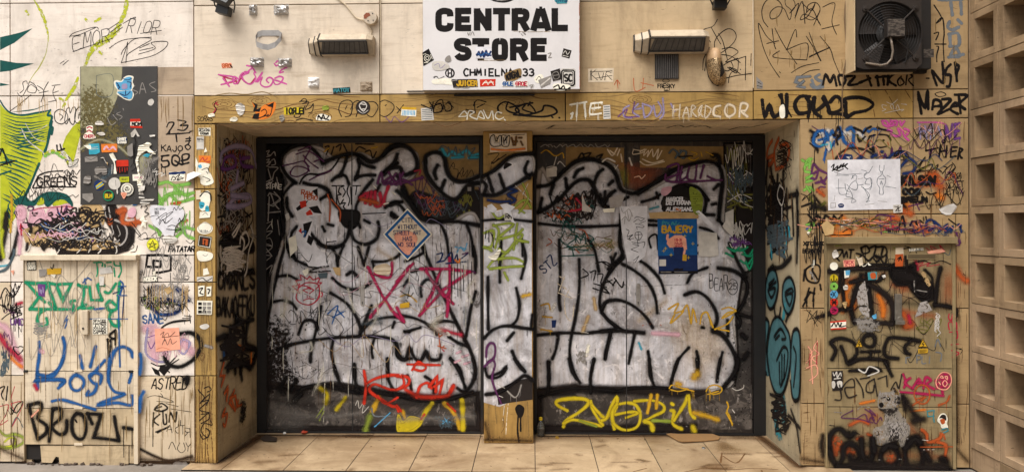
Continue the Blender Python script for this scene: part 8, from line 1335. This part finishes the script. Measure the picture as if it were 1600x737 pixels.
for lab, x in (('small yellow warning triangle sticker above the black letter D', 288), ('larger yellow warning triangle sticker with a text strip at the right', 638)):
    g = ST(lab, 'cab', group='electric warning triangles on the cabinet'); k2 = 1 if x > 300 else .8; g.plate('gold', '-%f 604 %f 556 %f 604' % (x-28*k2, x, x+28*k2)); g.s('black', 1, '-%f 602 %f 560 %f 602 %f 602' % (x-25*k2, x, x+25*k2, x-25*k2), 'o'); g.s('black', 1.4, '-%f 574 %f 586 %f 586 %f 600' % (x+3, x-5, x+5, x-2), 'o')
    if x > 300: g.plate('gold', '-612 612 664 610 664 634 612 636'); g.s('dark', .8, '618 618 658 617;618 624 658 623;618 630 650 629', 'o')
    g.end()
g = ST('pinkish red text sticker beside the white blank round one', 'cab'); g.plate('salmon', '-200 128 264 122 266 160 204 164'); g.t('SEX', 206, 146, 16, 'crimson', 1.2, 'o', length=50); g.t('AIN', 210, 162, 12, 'crimson', 1, 'o', length=48); g.end()
g = ST('blue and white half-torn square sticker on the left cabinet door', 'cab'); g.plate('ivory', '-206 184 236 182 232 220 208 226'); g.plate('sky', '-212 184 238 182 236 208 214 210', .0003); g.end()
g = ST('small blue and rust portrait sticker near the door split', 'cab'); g.plate('teal', '-335 194 386 190 388 232 338 236'); g.fill('rust', '@350 200 375 196 380 225 355 228'); g.end()
g = ST('tall cream and red star paper strip beside the door split', 'cab'); g.plate('cream', '-488 60 530 56 532 90 526 160 486 160'); g.fill('rust', '-486 96 530 92 528 160 486 162'); g.s('black', 2, '500 120 512 112 505 130;515 108 520 128', 'o'); g.end()
g = ST('white narrow label strip at the top of the right cabinet door', 'cab'); g.plate('ivory', '-562 64 640 60 640 74 562 78'); g.t('NIJLEN', 570, 73, 8, 'slate', .8, 'o', length=66); g.end()
for q, c_ in (('-660 80 740 64 760 80 730 90 668 92', 'salmon'), ('@140 90 160 70 175 100 150 120', 'chalk'), ('-275 120 300 110 310 150 290 160', 'cream'), ('-335 140 355 155 338 156', 'ivory'), ('@200 270 220 262 226 285 205 290', 'chalk'), ('-358 432 382 420 384 446 364 448', 'sky'), ('@195 360 220 355 210 390', 'tan'), ('-412 212 430 206 432 220 420 226', 'chalk')): scrap('cab', cr, q, c_)
Z(1260, 560, 4.165)
g = ST('black and white two-skull sticker on the upper lower board', 'cab'); g.plate('dark', '-162 80 236 76 236 204 168 208'); g.fill('chalk', '@164 150 180 145 188 165 180 190 166 185;@198 150 215 142 232 150 230 180 210 188 200 170', 'p'); g.s('chalk', 1.6, '172 90 180 110 195 85 200 120 220 90 225 110;180 130 220 125', 'o'); g.end()
g = C_R('grey-brown letters, crimson word and round paw print on the lower boards'); g.s('dark', 2.6, '215 170 225 260 185 265;225 200 260 150 300 130 310 180 250 190 270 250 325 235;320 125 360 190 370 250;-350 130 410 120;440 130 395 160 390 210 430 215 440 170;440 130 460 240;-465 130 520 110 525 180;550 200 580 150 600 190 620 100', 's'); g.s('magenta', 5, '630 100 645 150 635 185;675 125 640 155 690 195;690 190 730 130 740 170;720 160 750 155;760 190 775 120 810 140 780 165 830 195;840 140 850 190;880 180 885 225', 's'); g.s('magenta', 5, '610 215 740 225 890 240', 's'); g.fill('magenta', '@845 140 880 95 925 100 940 150 910 195 860 185', 'd'); g.s('salmon', 1.6, '@843 140 880 90 930 98 942 150 910 198 855 188;@870 120 880 110 890 125;@900 115 915 115 915 135;@885 160 900 140 915 160 900 180;860 150 870 165', 'o'); g.s('rust', 2.6, '@740 170 700 220 720 280 770 290 800 250 790 190', 's'); g.s('rust', 5, '720 260 770 250 690 300;930 240 910 280 860 300', 'f', drip=3); g.s('orange', 6, '350 290 440 270', 'f'); g.s('orange', 5, '680 340 770 330', 'f'); g.end()
g = C_R('rusty cloud with violet scribble left of the dog'); g.fill('rust', '370 340 440 330 490 350 480 400 420 420 380 400', 'f', 24); g.s('rust', 8, '280 430 350 400 400 420', 'f'); g.s('plum', 2, '300 335 225 380 330 390 430 415;330 385 380 360 400 410 420 380 450 420 480 380 490 400;380 325 450 370 410 330 440 400', 's'); g.s('grey', 1.6, '180 345 230 350;330 330 360 310 410 315', 'd'); g.s('dark', 2, '135 430 180 435;320 480 345 490', 'd'); g.end()
g = ST('round cartoon face sticker in white and red right of the dog', 'cab'); g.plate('ivory', '@850 400 870 360 900 355 918 390 912 420 920 445 880 450 870 425'); g.fill('dark', '@862 385 880 362 905 368 908 400 895 395 880 385'); g.fill('rust', '@868 395 895 390 900 415 880 425'); g.end()
g = C_R('teal outlined letters beside the dog'); g.s('teal', 2, '-785 340 830 335 825 375 830 410;-785 340 790 375 830 370;880 460 910 450 920 465 890 480', 's'); g.s('rust', 3, '870 480 860 530 830 545;890 490 900 520', 's'); g.end()
g = C_R('huge black spray letters along the bottom of the cabinet', 'graffiti_lettering')
g.fill('rust', '160 520 190 490 230 520 235 570 200 640 175 640', 'd', 5); g.fill('rust', '250 590 280 570 320 600 300 640 270 640', 'd', 3); g.s('rust', 6, '750 460 780 490 790 540 860 520 880 490;850 540 905 560 900 630', 's'); g.fill('rust', '520 640 560 620 600 660 580 700 540 700', 'd', 5); g.s('rust', 8, '330 520 360 510;400 490 420 500', 'f'); g.fill('bark', '670 600 720 570 750 640 730 700 690 700', 'f', 6)
BW2 = 11; g.s('black', BW2, '150 600 145 520 180 465 220 455 250 480 280 500 310 480', 's'); g.s('black', BW2, '150 600 170 660 200 690 235 640 240 580 280 550 330 580 345 640 300 660 280 630', 's'); g.s('black', BW2, '355 520 365 620 400 660 430 620 430 520', 's'); g.s('black', BW2, '200 700 300 690 440 680', 's', drip=4, dl=20); g.s('black', BW2, '@530 560 580 590 600 650 560 700 500 690 480 630 500 580', 's'); g.s('black', BW2, '650 700 640 600 660 530 720 510 740 560 760 640 740 700', 's'); g.s('black', BW2, '780 620 800 660', 's'); g.s('black', BW2*1.2, '880 650 900 660;850 700 920 720', 's'); g.s('soot', 16, '640 260 680 330 720 380', 'f'); g.s('soot', 16, '700 400 760 390;560 540 640 480', 'f'); g.s('soot', 24, '300 690 600 700 900 700', 'f'); g.s('soot', 10, '625 240 640 330', 'f'); g.s('rust', 2, '740 572 960 570', 's'); g.s('chalk', 1.4, '750 525 790 530;760 590 830 588;470 655 490 655;600 650 615 652', 'd'); g.flecks('rust', 60, 500, 600, 760, 710, 6, 'd'); g.end()
# ---- paste-up of a white terrier
dg = Tag('cab', None, 'dog_paste_up', 'life-size paste-up picture of a white terrier with dark collar on the grey-olive cabinet', cat='paste-up'); g = dg; Z(1350, 590, 6.14); rr = random.Random(5)
g.plate('fur', '@135 165 148 118 165 140 200 135 250 130 275 112 290 82 320 105 345 150 348 200 330 250 325 300 350 340 380 400 420 440 440 470 430 540 400 570 385 640 350 655 320 600 250 610 200 640 130 640 100 570 80 510 110 470 160 460 190 420 195 340 170 310 140 290 128 250', .0008)
def furf(col, n, pts, w, L, ang=90, k='m'):
    xs = [float(a) for a in pts.split()]; 
    for _ in range(n):
        x, y = rr.uniform(xs[0], xs[2]), rr.uniform(xs[1], xs[3]); a_ = R(ang+rr.uniform(-35, 35)); l_ = L*rr.uniform(.5, 1.2); g.s(col, w*rr.uniform(.6, 1.3), '%.1f %.1f %.1f %.1f %.1f %.1f' % (x, y, x+l_*.5*math.cos(a_)+rr.uniform(-3, 3), y+l_*.5*math.sin(a_), x+l_*math.cos(a_), y+l_*math.sin(a_)), k, taper=.6)
g.fill('dark', '140 285 190 300 250 290 310 270 325 300 300 340 250 370 215 350 190 330 150 310', 'd', 4); g.fill('bark', '-290 85 318 108 338 150 330 170 300 160 285 130'); g.s('dark', 5, '285 100 310 150 330 210 320 250', 'd'); g.fill('dark', '200 380 240 400 300 430 330 400 340 480 330 580 260 600 220 560 200 480', 'f', 6); g.fill('dark', '250 480 330 470 330 600 250 610', 'd', 6)
furf('bark', 60, '140 140 320 270', 1, 22, 60); furf('silver', 90, '140 130 320 260', 1.1, 20, 70); furf('dark', 55, '200 340 400 600', 1, 26, 100); furf('silver', 110, '195 360 400 560', 1.2, 24, 100); furf('silver', 50, '90 470 190 620', 1.3, 26, 80); furf('bark', 40, '95 480 190 630', 1, 22, 80); furf('silver', 40, '340 420 430 600', 1.2, 24, 110); furf('dark', 30, '340 420 430 620', 1, 22, 110); furf('silver', 14, '250 420 310 470', 2, 24, 90); furf('dark', 26, '285 130 345 260', 1, 22, 95)
g.fill('black', '@140 245 158 232 180 240 182 268 160 282 142 268', 'p'); g.fill('black', '@212 190 228 180 246 188 248 208 230 216 214 208'); g.s('ivory', 1, '224 192 230 194', 'o'); g.s('dark', 2.4, '160 190 200 180;145 292 200 300 260 290', 'd'); g.s('dark', 1.4, '100 520 130 510 135 540 110 545', 'd'); 
g.end()
Z(1260, 560, 4.165); g = C_R('black spray over the legs of the dog picture', 'graffiti_tag'); g.s('black', 11, '430 520 440 600;495 590 530 560 580 570;640 580 700 520 735 540', 's'); g.s('soot', 12, '615 240 640 300 650 350', 'h'); g.end()
# ================================================================ LITTER ON THE FLOOR
FLR = SF['floor']
CARD = plain('cardboard', '8a6840', .8, 0, .15, 20, .2); m = MB()
q = [FLR.P(*p) for p in ((1041, 680), (1060, 677.5), (1110, 678), (1125, 684.5), (1123, 688), (1100, 690.5), (1067, 692.5), (1060, 690.5), (1052, 686))]; m.hexa([p+Vector((0, 0, .006+.004*(i % 3 == 0))) for i, p in enumerate(q)], [p+Vector((0, 0, .012+.004*(i % 3 == 0))) for i, p in enumerate(q)], CARD); prop(m.build('cardboard_scrap', loc=q[0]), 'flat torn piece of brown cardboard lying against the right double door', 'cardboard', kind='thing')
BG = NT('bottle_glass'); BG.b.inputs['Base Color'].default_value = (.75, .75, .7, 1); BG.b.inputs['Transmission Weight'].default_value = .9; BG.b.inputs['Roughness'].default_value = .08; CAPY = plain('yellow_cap', 'e0c020', .4, 0, .05)
c = FLR.P(845, 680.5); c.z = 0; bt = thing('glass_bottle', 'small clear glass bottle with a yellow cap beside the pillar', 'bottle', c)
m = MB(); m.lathe(c, (0, 0, 1), [(.026, .001), (.029, .006), (.029, .075), (.022, .095), (.011, .108), (.011, .122), (.008, .122), (.008, .108), (.018, .092), (.025, .074), (.025, .008), (.0, .006)], BG.m, 20); m.build('glass_body', bt, smooth=True)
m = MB(); m.lathe(c+Vector((0, 0, .1221)), (0, 0, 1), [(.013, 0), (.0135, .004), (.013, .02), (.011, .022), (0, .022)], CAPY, 18); m.build('cap', bt)
m = MB(); m.lathe(c+Vector((0, 0, .03)), (0, 0, 1), [(.0293, 0), (.0296, .0), (.0296, .03), (.0293, .03)], plain('bottle_label', '4a463f', .6), 20); m.build('label', bt)
GO = plain('gold_metal', 'b8923c', .3, .8, .2, 60); c = FLR.P(870.5, 684); m = MB(); m.lathe(c+Vector((0, 0, .001)), Vector((.2, -.5, .8)), [(.014, 0), (.016, .004), (.014, .008), (.0, .009)], GO, 16); prop(m.build('bottle_cap', loc=c), 'golden bottle cap on the tiles near the bottle', 'bottle cap', kind='thing')
c = FLR.P(1099.5, 700); m = MB(); m.lathe(c+Vector((0, 0, .001)), Vector((.1, -.2, 1)), [(.013, 0), (.0155, .003), (.013, .007), (.0, .008)], plain('silver_metal', 'c5c2bc', .25, .9, .1, 60), 16); prop(m.build('bottle_cap', loc=c), 'silver bottle cap on the tiles in front of the cardboard', 'bottle cap', kind='thing')
FOILR = plain('red_wrapper', 'b5452c', .4, .1, .4, 90, .5)
def crumple(px, py, r, mat, name, label, cat, seed, sq=.5):
    c = FLR.P(px, py); r2 = random.Random(seed); vs = []; n = 8; fs = []
    for j in range(5):
        for i in range(n): a_ = 2*math.pi*i/n; ph = math.pi*j/4; q_ = r*r2.uniform(.65, 1.2); vs.append(c+Vector((math.cos(a_)*math.sin(ph)*q_, math.sin(a_)*math.sin(ph)*q_*.7, .001+max(0, (1-math.cos(ph))*q_*sq))))
    for j in range(4):
        for i in range(n): fs.append((j*n+i, j*n+(i+1) % n, (j+1)*n+(i+1) % n, (j+1)*n+i))
    prop(link_mesh(name, vs, fs, [mat], loc=c), label, cat, None, 'thing')
crumple(475, 677.7, .03, FOILR, 'candy_wrapper', 'crumpled red and white wrapper at the foot of the left door', 'wrapper', 1); crumple(444, 677.8, .016, PAPER, 'paper_ball', 'tiny white crumpled paper at the foot of the left door', 'paper', 2)
LEAFM = plain('dead_leaf', '2e2116', .8, 0, .3, 50); c = FLR.P(420, 686.5)
m = MB(); q = [FLR.P(*p) for p in ((406, 685), (415, 682), (427, 682.5), (433, 686), (432, 690), (424, 691), (412, 689.5))]; m.hexa([p+Vector((0, 0, .002+.01*(i % 2))) for i, p in enumerate(q)], [p+Vector((0, 0, .005+.01*(i % 2))) for i, p in enumerate(q)], LEAFM); prop(m.build('dead_leaf', loc=c), 'dark dry leaf clump on the tiles near the left corner of the recess', 'leaf', kind='thing')
def Fs(label, name='floor_stain'): return Tag('floor', None, name, label, cat='stain')
flo = bpy.data.objects['tiled_floor']
g = Tag('floor', flo, 'floor_stain'); Z(); g.S.lay = {}
g.fill('bark', '@1110 690 1130 688 1160 700 1165 706 1120 706', 'f', 8); g.fill('brown', '1116 687 1132 686 1150 698 1156 704 1126 704', 'f', 5); g.fill('soot', '@1135 680 1175 679 1180 683 1150 685', 'f', 4); g.s('soot', 5, '545 680 570 681 575 680', 'f'); g.s('soot', 3, '404 679 500 680 750 681;845 681 1040 680 1186 680', 'f'); g.s('soot', 6, '340 722 370 704 404 682', 'f'); g.s('soot', 5, '1188 682 1220 706 1250 728', 'f')
g.s('brown', .9, '1128 707 1126 722;1164 708 1155 720 1146 722 1130 712;1065 738 1100 731 1140 733 1180 731 1215 733;1190 734 1192 740;990 736 1010 731', 'm'); g.flecks('brown', 150, 380, 682, 1230, 736, 1.4, 'd')
g.s('brown', 14, '400 684 560 682 740 684;850 684 1040 682 1190 685;350 728 404 684;1190 684 1250 730', 'h')
for _ in range(26): x, y = g.r.uniform(380, 1220), g.r.uniform(684, 734); g.s('brown', g.r.uniform(3, 9), '%f %f %f %f' % (x, y, x+g.r.uniform(-40, 40), y+g.r.uniform(-3, 3)), 'h')
g.flecks('soot', 60, 380, 679, 1220, 686, 1.4, 'd'); g.end()
for sf, ho, ps in (('wall', wl, '218 716 260 720 302 716;306 722 336 724;0 700 36 716'), ('wall', wr, '1252 716 1288 722;1494 700 1512 720;1494 560 1496 690'), ('pillar', pil, '757 686 830 688;758 660 764 684')):
    g = Tag(sf, ho, 'grime', 'splashed dirt along the foot'); g.s('brown', 22, ps, 'h'); g.s('soot', 9, ps, 'h'); g.end()
# rubble at the cabinet foot
RB = plain('rubble', '5a4c40', .9, 0, .4, 30, .5); m = MB(); rr = random.Random(9)
for i in range(36):
    x = rr.uniform(CXx(40), CXx(235)); y = rr.uniform(-.03, .02); s_ = rr.uniform(.004, .016); m.box((x-s_, y-s_*.7, -.012), (x+s_, y+s_*.7, -.012+s_*1.1), RB, Matrix.Rotation(rr.uniform(0, 3), 3, 'Z') @ Matrix.Rotation(rr.uniform(-.5, .5), 3, 'X'))
prop(m.build('rubble'), kind='stuff')
